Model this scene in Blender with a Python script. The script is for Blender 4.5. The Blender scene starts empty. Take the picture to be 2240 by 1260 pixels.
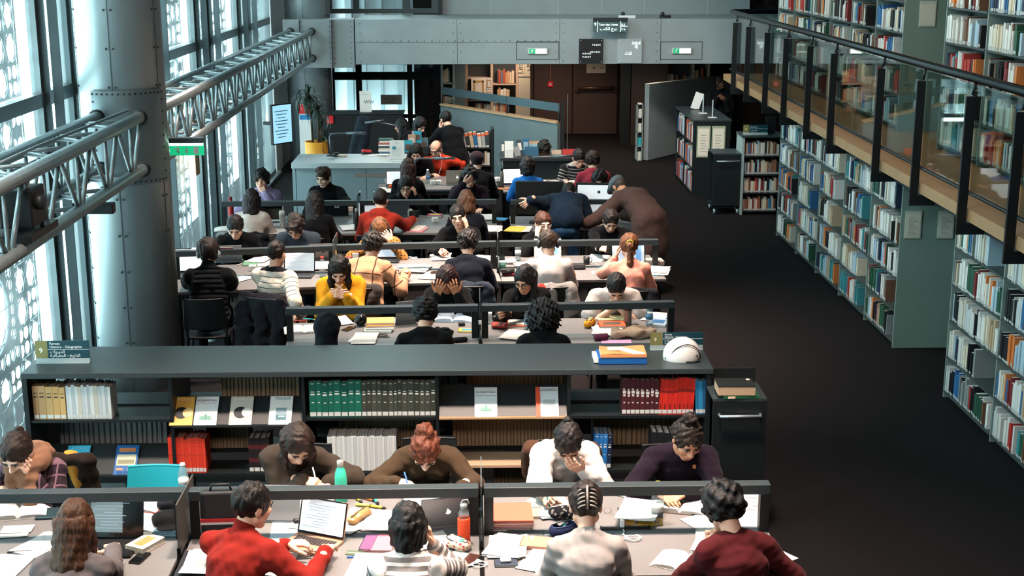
import bpy, bmesh, math, random
import numpy as np
from mathutils import Vector, Matrix, Euler
R = math.radians
RNG = random.Random(7)
C = bpy.context.scene.collection
SC = bpy.context.scene
# ------------------------------------------------------------ camera
H = 4.09; PITCH = R(14.0); YAW = R(1.4); FPX = 2990.0
cd = bpy.data.cameras.new('camera'); cam = bpy.data.objects.new('camera', cd); C.objects.link(cam)
cam.location = (0, 0, H); cam.rotation_euler = (R(90) - PITCH, 0, -YAW)
cd.sensor_width = 36; cd.lens = FPX / 2240 * 36; cd.clip_start = .1; cd.clip_end = 300
SC.camera = cam
_F = Vector((math.sin(YAW)*math.cos(PITCH), math.cos(YAW)*math.cos(PITCH), -math.sin(PITCH)))
_R = Vector((math.cos(YAW), -math.sin(YAW), 0))
_U = Vector((math.sin(YAW)*math.sin(PITCH), math.cos(YAW)*math.sin(PITCH), math.cos(PITCH)))
def ray(px, py): return _F*FPX + _R*(px-1120) - _U*(py-630)
def P(px, py, z=0.0):
    d = ray(px, py); t = (z-H)/d.z
    return Vector((d.x*t, d.y*t, z))
def PY(px, py, y):
    d = ray(px, py); t = y/d.y
    return Vector((d.x*t, y, H+d.z*t))
def PX(px, py, x):
    d = ray(px, py); t = x/d.x
    return Vector((x, d.y*t, H+d.z*t))
# ------------------------------------------------------------ colour + materials
def lin(c):
    if isinstance(c, str):
        c = c.lstrip('#'); c = [int(c[i:i+2], 16)/255 for i in (0, 2, 4)]
    return tuple((x/12.92 if x <= .04045 else ((x+.055)/1.055)**2.4) for x in c[:3]) + (1,)
MATS = {}
def mat(name, col='#808080', rough=.6, metal=0, spec=.4, noise=0, nscale=40, bump=0, bscale=120, emit=None, es=0, alpha=None, sheen=0, objcol=False, wave=None):
    if name in MATS: return MATS[name]
    m = bpy.data.materials.new(name); m.use_nodes = True; MATS[name] = m
    nt = m.node_tree; b = nt.nodes['Principled BSDF']
    b.inputs['Base Color'].default_value = lin(col); b.inputs['Roughness'].default_value = rough
    b.inputs['Metallic'].default_value = metal; b.inputs['Specular IOR Level'].default_value = spec
    if sheen: b.inputs['Sheen Weight'].default_value = sheen
    L = nt.links.new
    src = None
    if objcol:
        oi = nt.nodes.new('ShaderNodeObjectInfo'); src = oi.outputs['Color']
    if noise or bump or wave:
        tc = nt.nodes.new('ShaderNodeTexCoord')
    if noise:
        n = nt.nodes.new('ShaderNodeTexNoise'); n.inputs['Scale'].default_value = nscale; n.inputs['Detail'].default_value = 5
        L(tc.outputs['Object'], n.inputs['Vector'])
        mp = nt.nodes.new('ShaderNodeMapRange'); mp.inputs[1].default_value = .25; mp.inputs[2].default_value = .75
        mp.inputs[3].default_value = 1-noise; mp.inputs[4].default_value = 1+noise
        L(n.outputs['Fac'], mp.inputs[0])
        mx = nt.nodes.new('ShaderNodeVectorMath'); mx.operation = 'SCALE'
        if src: L(src, mx.inputs[0])
        else: mx.inputs[0].default_value = lin(col)[:3]
        L(mp.outputs[0], mx.inputs['Scale']); src = mx.outputs[0]
    if src: L(src, b.inputs['Base Color'])
    if bump or wave:
        bp = nt.nodes.new('ShaderNodeBump'); bp.inputs['Strength'].default_value = bump or .4; bp.inputs['Distance'].default_value = .004
        if wave:
            w = nt.nodes.new('ShaderNodeTexWave'); w.inputs['Scale'].default_value = wave; w.inputs['Distortion'].default_value = 3
            L(tc.outputs['Object'], w.inputs['Vector']); L(w.outputs['Fac'], bp.inputs['Height'])
        else:
            n2 = nt.nodes.new('ShaderNodeTexNoise'); n2.inputs['Scale'].default_value = bscale; n2.inputs['Detail'].default_value = 4
            L(tc.outputs['Object'], n2.inputs['Vector']); L(n2.outputs['Fac'], bp.inputs['Height'])
        L(bp.outputs[0], b.inputs['Normal'])
    if emit: b.inputs['Emission Color'].default_value = lin(emit); b.inputs['Emission Strength'].default_value = es
    if alpha is not None: b.inputs['Alpha'].default_value = alpha
    return m
def glassmat(name, tint='#ffffff', refl=1.0, body=0.0, haze=False):
    if name in MATS: return MATS[name]
    m = bpy.data.materials.new(name); m.use_nodes = True; MATS[name] = m
    nt = m.node_tree; nt.nodes.clear(); L = nt.links.new
    o = nt.nodes.new('ShaderNodeOutputMaterial'); t = nt.nodes.new('ShaderNodeBsdfTransparent'); t.inputs[0].default_value = lin(tint)
    g = nt.nodes.new('ShaderNodeBsdfGlossy'); g.inputs['Roughness'].default_value = .02
    f = nt.nodes.new('ShaderNodeLayerWeight'); f.inputs[0].default_value = .5
    pw = nt.nodes.new('ShaderNodeMath'); pw.operation = 'POWER'; pw.inputs[1].default_value = 5; L(f.outputs['Facing'], pw.inputs[0])
    mm = nt.nodes.new('ShaderNodeMath'); mm.operation = 'MULTIPLY_ADD'; mm.inputs[1].default_value = .9*refl; mm.inputs[2].default_value = .035*refl; mm.use_clamp = True; L(pw.outputs[0], mm.inputs[0])
    mx = nt.nodes.new('ShaderNodeMixShader'); L(mm.outputs[0], mx.inputs[0]); L(t.outputs[0], mx.inputs[1]); L(g.outputs[0], mx.inputs[2])
    last = mx.outputs[0]
    if body:
        d = nt.nodes.new('ShaderNodeBsdfTranslucent' if haze else 'ShaderNodeBsdfDiffuse'); d.inputs[0].default_value = lin(tint)
        m2 = nt.nodes.new('ShaderNodeMixShader'); m2.inputs[0].default_value = body; L(last, m2.inputs[1]); L(d.outputs[0], m2.inputs[2]); last = m2.outputs[0]
    L(last, o.inputs[0]); return m
# ------------------------------------------------------------ mesh builder
class MB:
    def __init__(s): s.v = []; s.f = []; s.m = []; s.sm = []; s.cur = 0; s.smooth = False; s.T = None
    def add(s, vs, fs):
        b = len(s.v)
        if s.T is not None: vs = [s.T @ Vector(v) for v in vs]
        s.v += [tuple(v) for v in vs]
        for f in fs: s.f.append([b+i for i in f]); s.m.append(s.cur); s.sm.append(s.smooth)
        return s
    def box(s, c, d, rz=0, M=None):
        x, y, z = d[0]/2, d[1]/2, d[2]/2
        vs = [Vector((i*x, j*y, k*z)) for k in (-1, 1) for j in (-1, 1) for i in (-1, 1)]
        m = Matrix.Translation(c) @ (M if M is not None else Matrix.Rotation(rz, 4, 'Z'))
        return s.add([m @ v for v in vs], [(0,2,3,1),(4,5,7,6),(0,1,5,4),(2,6,7,3),(0,4,6,2),(1,3,7,5)])
    def bx(s, a, b):
        return s.box([(a[i]+b[i])/2 for i in range(3)], [abs(b[i]-a[i]) for i in range(3)])
    def rbox(s, c, d, r, M=None, n=4):      # box with rounded vertical corners
        pts = []
        for (sx, sy, a0) in ((1,1,0),(-1,1,90),(-1,-1,180),(1,-1,270)):
            for k in range(n+1):
                a = R(a0+90*k/n); pts.append((sx*(d[0]/2-r)+r*math.cos(a), sy*(d[1]/2-r)+r*math.sin(a)))
        m = Matrix.Translation(c) @ (M if M is not None else Matrix.Identity(4))
        return s.prism(pts, -d[2]/2, d[2]/2, m)
    def prism(s, pts, z0, z1, m=None):
        n = len(pts); vs = [Vector((p[0], p[1], z0)) for p in pts]+[Vector((p[0], p[1], z1)) for p in pts]
        if m is not None: vs = [m @ v for v in vs]
        return s.add(vs, [list(range(n))[::-1], list(range(n, 2*n))]+[(i, (i+1)%n, n+(i+1)%n, n+i) for i in range(n)])
    def tube(s, pts, r, n=8, close=False, caps=True):
        pts = [Vector(p) for p in pts]; N = len(pts); rings = []
        rs = r if isinstance(r, (list, tuple)) else [r]*N
        up = None; vs = []
        for i, p in enumerate(pts):
            if close: t = (pts[(i+1)%N]-pts[i-1])
            else: t = pts[min(i+1, N-1)]-pts[max(i-1, 0)]
            t.normalize()
            if up is None:
                up = Vector((0,0,1)) if abs(t.z) < .9 else Vector((1,0,0))
            a = t.cross(up).normalized(); b = a.cross(t).normalized(); up = b
            vs += [p+a*(rs[i]*math.cos(2*math.pi*k/n))+b*(rs[i]*math.sin(2*math.pi*k/n)) for k in range(n)]
        fs = []
        for i in range(N if close else N-1):
            j = (i+1) % N
            for k in range(n): fs.append((i*n+k, i*n+(k+1)%n, j*n+(k+1)%n, j*n+k))
        if not close and caps: fs += [list(range(n))[::-1], list(range((N-1)*n, N*n))]
        o = s.smooth; s.smooth = True; s.add(vs, fs); s.smooth = o
        return s
    def cyl(s, a, b, r, n=12, r2=None): return s.tube([a, b], [r, r if r2 is None else r2], n)
    def lathe(s, prof, c=(0,0,0), n=20, sx=1, sy=1):
        vs = []; fs = []; c = Vector(c)
        for (r, z) in prof: vs += [c+Vector((sx*r*math.cos(2*math.pi*k/n), sy*r*math.sin(2*math.pi*k/n), z)) for k in range(n)]
        for i in range(len(prof)-1):
            for k in range(n): fs.append((i*n+k, i*n+(k+1)%n, (i+1)*n+(k+1)%n, (i+1)*n+k))
        if prof[0][0] > 1e-5: fs.append(list(range(n))[::-1])
        if prof[-1][0] > 1e-5: fs.append(list(range((len(prof)-1)*n, len(prof)*n)))
        o = s.smooth; s.smooth = True; s.add(vs, fs); s.smooth = o
        return s
    def ell(s, c, r, M=None, n=14, m=9):
        vs = []; fs = []
        for i in range(m+1):
            a = math.pi*i/m
            for k in range(n): vs.append(Vector((r[0]*math.sin(a)*math.cos(2*math.pi*k/n), r[1]*math.sin(a)*math.sin(2*math.pi*k/n), -r[2]*math.cos(a))))
        for i in range(m):
            for k in range(n): fs.append((i*n+k, i*n+(k+1)%n, (i+1)*n+(k+1)%n, (i+1)*n+k))
        mm = Matrix.Translation(c) @ (M if M is not None else Matrix.Identity(4))
        o = s.smooth; s.smooth = True; s.add([mm @ v for v in vs], fs); s.smooth = o
        return s
    def grid(s, fn, nu, nv):
        vs = [fn(i/nu, j/nv) for j in range(nv+1) for i in range(nu+1)]
        w = nu+1
        return s.add(vs, [(j*w+i, j*w+i+1, (j+1)*w+i+1, (j+1)*w+i) for j in range(nv) for i in range(nu)])
    def mesh(s, name, mats, sharp=True):
        me = bpy.data.meshes.new(name); me.from_pydata(s.v, [], s.f)
        for m in (mats if isinstance(mats, (list, tuple)) else [mats]): me.materials.append(m)
        me.polygons.foreach_set('material_index', s.m)
        me.polygons.foreach_set('use_smooth', s.sm)
        me.update(); return me
    def obj(s, name, mats, parent=None, loc=None, rz=0, bev=0):
        o = bpy.data.objects.new(name, s.mesh(name, mats)); C.objects.link(o)
        if parent is not None: o.parent = parent
        if loc is not None: o.location = loc
        if rz: o.rotation_euler = (0, 0, rz)
        if bev:
            b = o.modifiers.new('bevel', 'BEVEL'); b.width = bev; b.segments = 2; b.limit_method = 'ANGLE'; b.angle_limit = R(50)
        return o
def tag(o, label=None, cat=None, group=None, kind=None):
    if label: o['label'] = label
    if cat: o['category'] = cat
    if group: o['group'] = group
    if kind: o['kind'] = kind
    return o
def thing(name, label, cat, loc=(0,0,0), rz=0, group=None):
    o = bpy.data.objects.new(name, None); C.objects.link(o); o.location = loc; o.rotation_euler = (0, 0, rz)
    o.empty_display_size = .1
    return tag(o, label, cat, group)
def struct(name, mb, m, bev=0): return tag(mb.obj(name, m, bev=bev), kind='structure')
KIDS = {}
def dup(o, parent=None, loc=None, rz=None, label=None, group=None):
    c = o.copy(); C.objects.link(c)
    if parent is not None: c.parent = parent
    if loc is not None: c.location = loc
    if rz is not None: c.rotation_euler = (0, 0, rz)
    if label: c['label'] = label
    if group: c['group'] = group
    for ch in o.children: dup(ch, c)
    return c
# ------------------------------------------------------------ writing
AR = {'ا':('FE8D','FE8E',None,None),'ب':('FE8F','FE90','FE91','FE92'),'ت':('FE95','FE96','FE97','FE98'),'ث':('FE99','FE9A','FE9B','FE9C'),
 'ج':('FE9D','FE9E','FE9F','FEA0'),'خ':('FEA5','FEA6','FEA7','FEA8'),'د':('FEA9','FEAA',None,None),'ر':('FEAD','FEAE',None,None),'س':('FEB1','FEB2','FEB3','FEB4'),
 'ص':('FEB9','FEBA','FEBB','FEBC'),'غ':('FECD','FECE','FECF','FED0'),'ف':('FED1','FED2','FED3','FED4'),'ك':('FED9','FEDA','FEDB','FEDC'),'ل':('FEDD','FEDE','FEDF','FEE0'),
 'ن':('FEE5','FEE6','FEE7','FEE8'),'و':('FEED','FEEE',None,None),'ي':('FEF1','FEF2','FEF3','FEF4'),'ة':('FE93','FE94',None,None),'إ':('FE87','FE88',None,None)}
def arabic(t):
    out = []
    for i, ch in enumerate(t):
        if ch not in AR: out.append(ch); continue
        prev = i > 0 and t[i-1] in AR and AR[t[i-1]][2] is not None
        nxt = i+1 < len(t) and t[i+1] in AR and AR[ch][2] is not None
        f = AR[ch]; k = (3 if nxt else 1) if prev else (2 if nxt else 0)
        out.append(chr(int(f[k] or f[0], 16)))
    return ''.join(out[::-1])
def text_mesh(txt, size, align='LEFT', ext=.0006):
    cu = bpy.data.curves.new('lettering', 'FONT'); cu.body = txt; cu.size = size; cu.align_x = align; cu.extrude = ext; cu.resolution_u = 2
    ob = bpy.data.objects.new('lettering', cu); C.objects.link(ob)
    me = bpy.data.meshes.new_from_object(ob.evaluated_get(bpy.context.evaluated_depsgraph_get()))
    bpy.data.objects.remove(ob); bpy.data.curves.remove(cu)
    return me
def lettering(parent, lines, m, M, name='lettering'):
    """lines: (text, size, x, y, align) in the plane M (x right, y up, z out of the surface); one mesh part"""
    mb = MB(); mb.T = M
    for (t, size, x, y, al) in lines:
        me = text_mesh(t, size, al)
        mb.add([v.co+Vector((x, y, 0)) for v in me.vertices], [list(p.vertices) for p in me.polygons])
        bpy.data.meshes.remove(me)
    return mb.obj(name, m, parent)
def basis(x, y, o):       # matrix with x axis, y axis, origin
    x = Vector(x).normalized(); y = Vector(y).normalized(); z = x.cross(y).normalized(); y = z.cross(x)
    M = Matrix((( x.x, y.x, z.x, o[0]), (x.y, y.y, z.y, o[1]), (x.z, y.z, z.z, o[2]), (0,0,0,1)))
    return M
ORD = 'first second third fourth fifth sixth seventh eighth ninth tenth eleventh twelfth thirteenth fourteenth fifteenth sixteenth seventeenth eighteenth nineteenth twentieth'.split()
def nth(i): return ORD[i] if i < 20 else (['twenty', 'thirty', 'forty'][(i+1)//10-2]+('-'+ORD[(i+1)%10-1] if (i+1)%10 else '')).replace('twenty', 'twenty') if (i+1) % 10 else {30: 'thirtieth', 40: 'fortieth', 50: 'fiftieth'}.get(i+1, 'fiftieth')
# ============================================================ materials of the setting
m_carpet = mat('carpet', '#171415', .95, spec=.1, noise=.35, nscale=55, bump=.5, bscale=300)
m_alu = mat('aluminium', '#8d979a', .38, .75, noise=.06, nscale=6)
m_alud = mat('dark_aluminium', '#4a5457', .42, .6)
m_screen = mat('screen_metal', '#b5c1c5', .4, .25, noise=.1, nscale=9)
m_clad = mat('column_cladding', '#9aa6a9', .42, .4, spec=.5, noise=.05, nscale=3)
m_beam = mat('beam_panel', '#8d9799', .5, .15, noise=.08, nscale=2.5)
m_truss = mat('truss_metal', '#9aa6a9', .36, .6, noise=.14, nscale=14)
m_blk = mat('black_metal', '#14181a', .45, .3, noise=.1, nscale=20)
m_dgrey = mat('dark_grey_panel', '#23292b', .45, .1, noise=.1, nscale=18)
m_wood = mat('pale_wood', '#b08c68', .5, noise=.1, nscale=8)
m_brown = mat('brown_door', '#4a3a34', .5, noise=.06, nscale=30)
m_part = mat('partition_grey', '#5f6c6e', .55, noise=.09, nscale=5)
m_shelfgr = mat('shelf_grey', '#93a09c', .5, .1, noise=.05, nscale=8)
m_white = mat('white_paint', '#d9dcdc', .5)
m_black = mat('matt_black', '#0e1112', .6)
g_pane = glassmat('window_glass', '#f2fbfb', 1.0); g_fac = glassmat('facade_glass', '#eef9fa', 1.0, .045, True)
g_rail = glassmat('balustrade_glass', '#e6efec', 1.3)
m_paper = mat('paper_white', '#e6e4df', .8, spec=.2)
m_papern = mat('paper_note', '#cfcabb', .8, spec=.2)
m_txt = mat('text_dark', '#2b2d2f', .7)
m_txtw = mat('text_white', '#f2f2ee', .6)
# ============================================================ floor, ceilings, walls
struct('floor', MB().bx((-4.4, -3, -.1), (7.2, 33, 0)), m_carpet)
m_ceil = mat('ceiling_grey', '#6a7073', .8)
struct('ceiling', MB().bx((-4.4, -3, 9.6), (7.2, 33, 9.8)), m_ceil)
struct('wall_behind', MB().bx((-4.4, -3.2, 0), (7.2, -3, 9.6)), m_ceil)
struct('wall_right', MB().bx((7.2, -3, 0), (7.4, 33, 9.6)), mat('wall_dark', '#2e3132', .8))
struct('wall_left_end', MB().bx((-4.0, -3, 0), (-3.75, 3.0, 9.6)), m_ceil)
# back wall: brown fire door and side walls
yb = 30.6
x0, x1 = PY(965, 200, yb).x, PY(1375, 200, yb).x
struct('wall_back', MB().bx((x0-.6, yb+.06, 0), (7.2, yb+.3, 9.6)), m_brown)
struct('wall_back_side', MB().bx((PY(1378, 200, 29.2).x, 28.9, 0), (PY(1455, 200, 28.9).x, yb+.06, 2.28)), mat('brown_side', '#463832', .55, noise=.05, nscale=30))
struct('trim_1', MB().bx((PY(1358, 200, 29.2).x, 28.95, 0), (PY(1376, 200, 29.2).x, 29.3, 2.28)), m_dgrey)
d = tag(MB().bx((PY(1254, 200, yb).x, yb-.02, .02), (PY(1350, 200, yb).x, yb+.05, 2.25)).obj('door_1', m_brown, bev=.006), kind='structure')
pb = MB(); a = PY(1262, 193, yb-.1); b = PY(1345, 193, yb-.1); pb.cyl(a, b, .045, 12)
for q in (a, b): pb.bx((q.x-.04, yb-.12, q.z-.06), (q.x+.04, yb-.02, q.z+.06))
pb.obj('push_bar', mat('bronze_bar', '#5d4a3e', .35, .6), d)
tag(MB().bx((PY(1168, 200, yb).x, yb-.02, .02), (PY(1251, 200, yb).x, yb+.05, 2.25)).obj('door_2', m_brown, bev=.006), kind='structure')
a = PY(1283, 160, yb-.03); b = PY(1325, 138, yb-.03)
t = thing('door_poster', 'small beige paper poster taped high on the brown fire door', 'poster', (0,0,0))
MB().bx((a.x, yb-.032, a.z), (b.x, yb-.021, b.z)).obj('sheet', m_papern, t)
lettering(t, [('A', .12, .12, .08, 'LEFT'), ('~', .14, .3, .08, 'LEFT'), ('- - - - -', .05, .06, .03, 'LEFT')], m_txt, basis((1,0,0), (0,0,1), (a.x, yb-.034, a.z)), 'print')
# fire call point on conduit
a = PY(1209, 194, 29.6)
t = thing('fire_call_point', 'red fire alarm call point below an orange vertical conduit on the brown wall', 'fire alarm', (a.x, yb-.02, a.z))
MB().box((0, 0, 0), (.12, .07, .13)).obj('housing', mat('alarm_red', '#d8262a', .4), t, bev=.008)
MB().box((0, -.04, 0), (.045, .012, .045)).obj('press_plate', m_white, t)
MB().cyl((0, .02, .06), (0, .02, 1.0), .022).obj('conduit', mat('conduit_copper', '#c08a6c', .5), t)
# ============================================================ beam and upper wall
yB = 25.4; zb0, zb1 = 2.0, 2.815
xl = PY(776, 100, yB).x; xr = PY(1612, 100, yB).x+2.9
bm = MB().bx((xl+.012, yB, zb0), (xr, yB+.5, zb1)); bm.bx((xl+.012, yB+.5, zb1-.06), (xr, 27.25, zb1))
beam = tag(bm.obj('wall_beam', m_beam, bev=.008), kind='structure')
seam = MB()
for px in (1000, 1224, 1445): X = PY(px, 90, yB).x; seam.bx((X-.003, yB-.002, zb0), (X+.003, yB+.01, zb1))
zs = PY(1100, 93, yB).z; seam.bx((xl+.02, yB-.002, zs-.003), (PY(1224, 93, yB).x, yB+.01, zs+.003))
for (ax, bx_) in ((1129, 1223), (1444, 1537)):
    A = PY(ax, 131, yB); B = PY(bx_, 92, yB)
    for (u0, v0, u1, v1) in ((A.x, A.z, B.x, A.z+.01), (A.x, B.z, B.x, B.z+.01), (A.x, A.z, A.x+.01, B.z), (B.x-.01, A.z, B.x, B.z)):
        seam.bx((u0, yB-.003, v0), (u1, yB+.01, v1))
seam.obj('panel_seam', m_dgrey, beam)
rv = MB()
for i in range(26):
    X = PY(792+17*i, 93, yB).x
    rv.box((X, yB-.003, zs+.03), (.016, .008, .016))
for px in (788, 992, 1008, 1216, 1232, 1437):
    for k in range(5): rv.box((PY(px, 90, yB).x, yB-.003, zb0+.06+k*.17), (.014, .008, .014))
rv.obj('rivet', m_dgrey, beam)
# left end block, a little deeper, slanted towards the glass front
xa, xb = PY(621, 100, yB).x, PY(775, 100, yB).x
bl = MB(); bl.prism([(xa, yB-.05), (xb, yB+.02), (xb, yB+.5), (xa, yB+.5)], zb0-.06, zb1)
bl = tag(bl.obj('wall_beam_end', m_beam, bev=.008), kind='structure')
s2 = MB()
for px in (657, 727): X = PY(px, 100, yB).x; s2.bx((X-.004, yB-.06, zb0-.05), (X+.004, yB+.02, zb1))
for k in range(9):
    for px in (662, 722, 732, 768): s2.box((PY(px, 100, yB).x, yB-.045+.07*(PY(px, 100, yB).x-xa)/(xb-xa)-.006, zb0+.02+k*.095), (.014, .01, .014))
s2.obj('rivet', m_dgrey, bl)
yU = 27.25
# upper wall with seams; windows to its left
xw = PY(965, 20, yU).x
up = tag(MB().bx((xw, yU, zb1), (PY(1640, 10, yU).x, yU+.2, 9.6)).obj('wall_upper_back', m_beam), kind='structure')
s3 = MB()
for px in (1074, 1221, 1316, 1410, 1548): X = PY(px, 20, yU).x; s3.bx((X-.012, yU-.004, zb1), (X+.012, yU+.01, 9.5))
s3.obj('panel_seam', mat('seam_light', '#9aa6a8', .5), up)
t = tag(MB().bx((PY(962, 25, yU).x, yU-.15, zb1-.02), (PY(968, 25, yU).x, yU+.1, 9.6)).obj('trim_2', m_dgrey), kind='structure')
struct('ceiling_back', MB().bx((-4.2, 25.95, 2.3), (7.2, 30.65, 2.4)), mat('ceiling_dark', '#3a3d3e', .8))
def framed_window(name, X0, X1, z0, z1, y, bars, hbars, th=.05, fm=m_dgrey, dep=.1):
    f = MB()
    f.bx((X0, y, z0), (X1, y+dep, z0+th)); f.bx((X0, y, z1-th), (X1, y+dep, z1))
    for (a, b) in bars: f.bx((a, y-.01, z0), (b, y+dep, z1))
    for (a, b) in hbars: f.bx((X0, y-.005, a), (X1, y+dep, b))
    o = tag(f.obj(name, fm), kind='structure')
    MB().bx((X0, y+dep*.5, z0), (X1, y+dep*.5+.008, z1)).obj('glass_pane', g_pane, o)
    return o
WX = lambda px, y: PY(px, 20, y).x
framed_window('window_1', WX(716, yU), WX(963, yU), zb1+.02, 9.4, yU, [(WX(a, yU), WX(b, yU)) for a, b in ((716, 726), (772, 785), (881, 897), (944, 963))], [], .09, m_alud)
yW = 28.6
framed_window('window_2', WX(718, yW), WX(966, yW), 0, 2.3, yW, [(WX(a, yW), WX(b, yW)) for a, b in ((714, 727), (774, 787), (888, 899), (918, 936), (946, 966))], [(1.42, 1.58), (.62, .70)], .1, m_black)
# outside seen through them: a pale facade with fins (a neighbouring building)
t = thing('outside_building', 'pale building with vertical fins seen through the far windows', 'building', (-2.2, 33.5, 0))
MB().bx((-4, 1.2, 0), (3.2, 1.6, 6)).obj('wall', mat('pale_concrete', '#c9d3d6', .8), t)
fn = MB()
for k in range(16): fn.bx((-3.6+k*.42, .9, 0), (-3.6+k*.42+(.07 if k % 3 else .16), 1.2, 6))
fn.obj('fin', mat('fin_grey', '#6f7c80', .6), t)
# ============================================================ columns
def column(name, x, y, r, z0, z1, cam_side):
    t = tag(MB().lathe([(r, z0), (r, z1)], n=64).obj(name, m_clad), kind='structure'); t.location = (x, y, 0)
    ang = math.atan2(-y, -x)
    sm = MB(); rvt = MB()
    for da in (-.22, .95, -1.35):
        a = ang+da; rr = r+.001
        d = Vector((math.cos(a), math.sin(a), 0)); tq = Vector((-math.sin(a), math.cos(a), 0))
        sm.box(d*rr+Vector((0,0,(z0+z1)/2)), (.004, .006, z1-z0), a)
        k = z0+.15
        while k < z1:
            for sgn in (-1, 1):
                p = d*rr+tq*(.03*sgn); rvt.box((p.x, p.y, k), (.01, .016, .016), a)
            k += .34
    for zz in (2.05, 4.2):
        sm.tube([(math.cos(2*math.pi*k/48)*(r+.001), math.sin(2*math.pi*k/48)*(r+.001), zz) for k in range(48)], .004, 5, True)
    sm.obj('seam', m_alud, t); rvt.obj('rivet', m_dgrey, t)
    return t
CX, CY, CR = -3.29, 12.78, .39
c1 = column('wall_column_near', CX, CY, CR, 0, 9.6, 1)
pl = MB(); pl.smooth = True
a0, a1 = math.atan2(-CY, -CX)-.75, math.atan2(-CY, -CX)+1.05
n = 24
vs = []
for i in range(n+1):
    a = a0+(a1-a0)*i/n
    for rr in (CR+.012,):
        vs += [(rr*math.cos(a), rr*math.sin(a), 1.98), (rr*math.cos(a), rr*math.sin(a), 2.84)]
pl.add(vs, [(2*i, 2*i+2, 2*i+3, 2*i+1) for i in range(n)])
pl.obj('junction_plate', mat('plate_metal', '#79868a', .45, .5), c1)
rb = MB()
for i in range(15):
    a = a0+.03+(a1-a0-.06)*i/14; rb.box(((CR+.014)*math.cos(a), (CR+.014)*math.sin(a), 2.81), (.01, .015, .015), a); rb.box(((CR+.014)*math.cos(a), (CR+.014)*math.sin(a), 2.01), (.01, .015, .015), a)
for k in range(7):
    for a in (a0+.04, a1-.04): rb.box(((CR+.014)*math.cos(a), (CR+.014)*math.sin(a), 2.08+k*.11), (.01, .015, .015), a)
rb.obj('bolt', m_dgrey, c1)
sl = MB()
column('wall_column_far', -3.17, 26.0, .42, 0, 9.6, 1)
# ============================================================ lattice trusses
def truss(label, y0, y1, xl, xr, zt, zb, n, r=.052):
    t = thing('lattice_truss', label, 'truss', (xr, y0, 0), group=None); dx = xl-xr; Ly = y1-y0
    ch = []
    for (x, z) in ((0, zt), (dx, zt), (0, zb), (dx, zb)):
        MB().cyl((x, 0, z), (x, Ly, z), r, 16).obj('chord', m_truss, t)
        MB().cyl((x, Ly-.03, z), (x, Ly-.005, z), r+.02, 16).obj('collar', m_dgrey, t)
    br = MB(); st = Ly/n
    for i in range(n):
        ya, yb_ = i*st, (i+.5)*st
        for x in (0, dx):
            br.cyl((x, ya, zt), (x, yb_, zb), .019, 8); br.cyl((x, yb_+.06, zb), (x, (i+1)*st, zt), .019, 8); br.cyl((x, yb_+.02, zb), (x, yb_+.02, zt), .016, 8)
        for z in (zt, zb):
            br.cyl((0, ya, z), (dx, ya+st*.33, z), .017, 8); br.cyl((dx, ya+st*.36, z), (0, ya+st*.7, z), .017, 8)
    br.obj('bracing', m_truss, t)
    return t
truss('nearer steel lattice truss running into the big round column', 5.0, 12.36, -3.42, -3.04, 2.61, 2.14, 9)
truss('farther steel lattice truss running from the round column to the grey beam', 13.22, 25.35, -3.42, -3.03, 2.60, 2.12, 17)
cb = MB().tube([(-3.1, 5.2, 2.70), (-3.2, 8, 2.69), (-3.22, 10, 2.68), (-3.1, 12.2, 2.69)], .012, 6).obj('cable_run', mat('cable_grey', '#8b9699', .5)); tag(cb, 'thin grey cable lying along the top of the nearer truss', 'cable')
a = PY(85, 420, 9.2)
t = thing('projector', 'dark projector box mounted inside the nearer steel truss', 'projector', (a.x-.12, a.y, 2.22))
MB().box((0, 0, .17), (.22, .3, .26)).obj('housing', m_blk, t, bev=.01); MB().cyl((.1, -.02, .2), (.16, -.02, .2), .05, 14).obj('lens', m_dgrey, t); MB().bx((-.14, -.3, -.03), (.14, .3, .02)).obj('mounting_tray', m_blk, t)
a = PY(205, 455, 11.2)
t = thing('lighting_bracket', 'dark metal bracket arm hanging under the nearer truss beside the column', 'bracket', (a.x, a.y, a.z)); MB().box((0, 0, 0), (.34, .1, .09)).obj('arm', m_blk, t, bev=.01); MB().cyl((.08, 0, .04), (.08, 0, .18), .015, 8).obj('hanger', m_truss, t)
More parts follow.
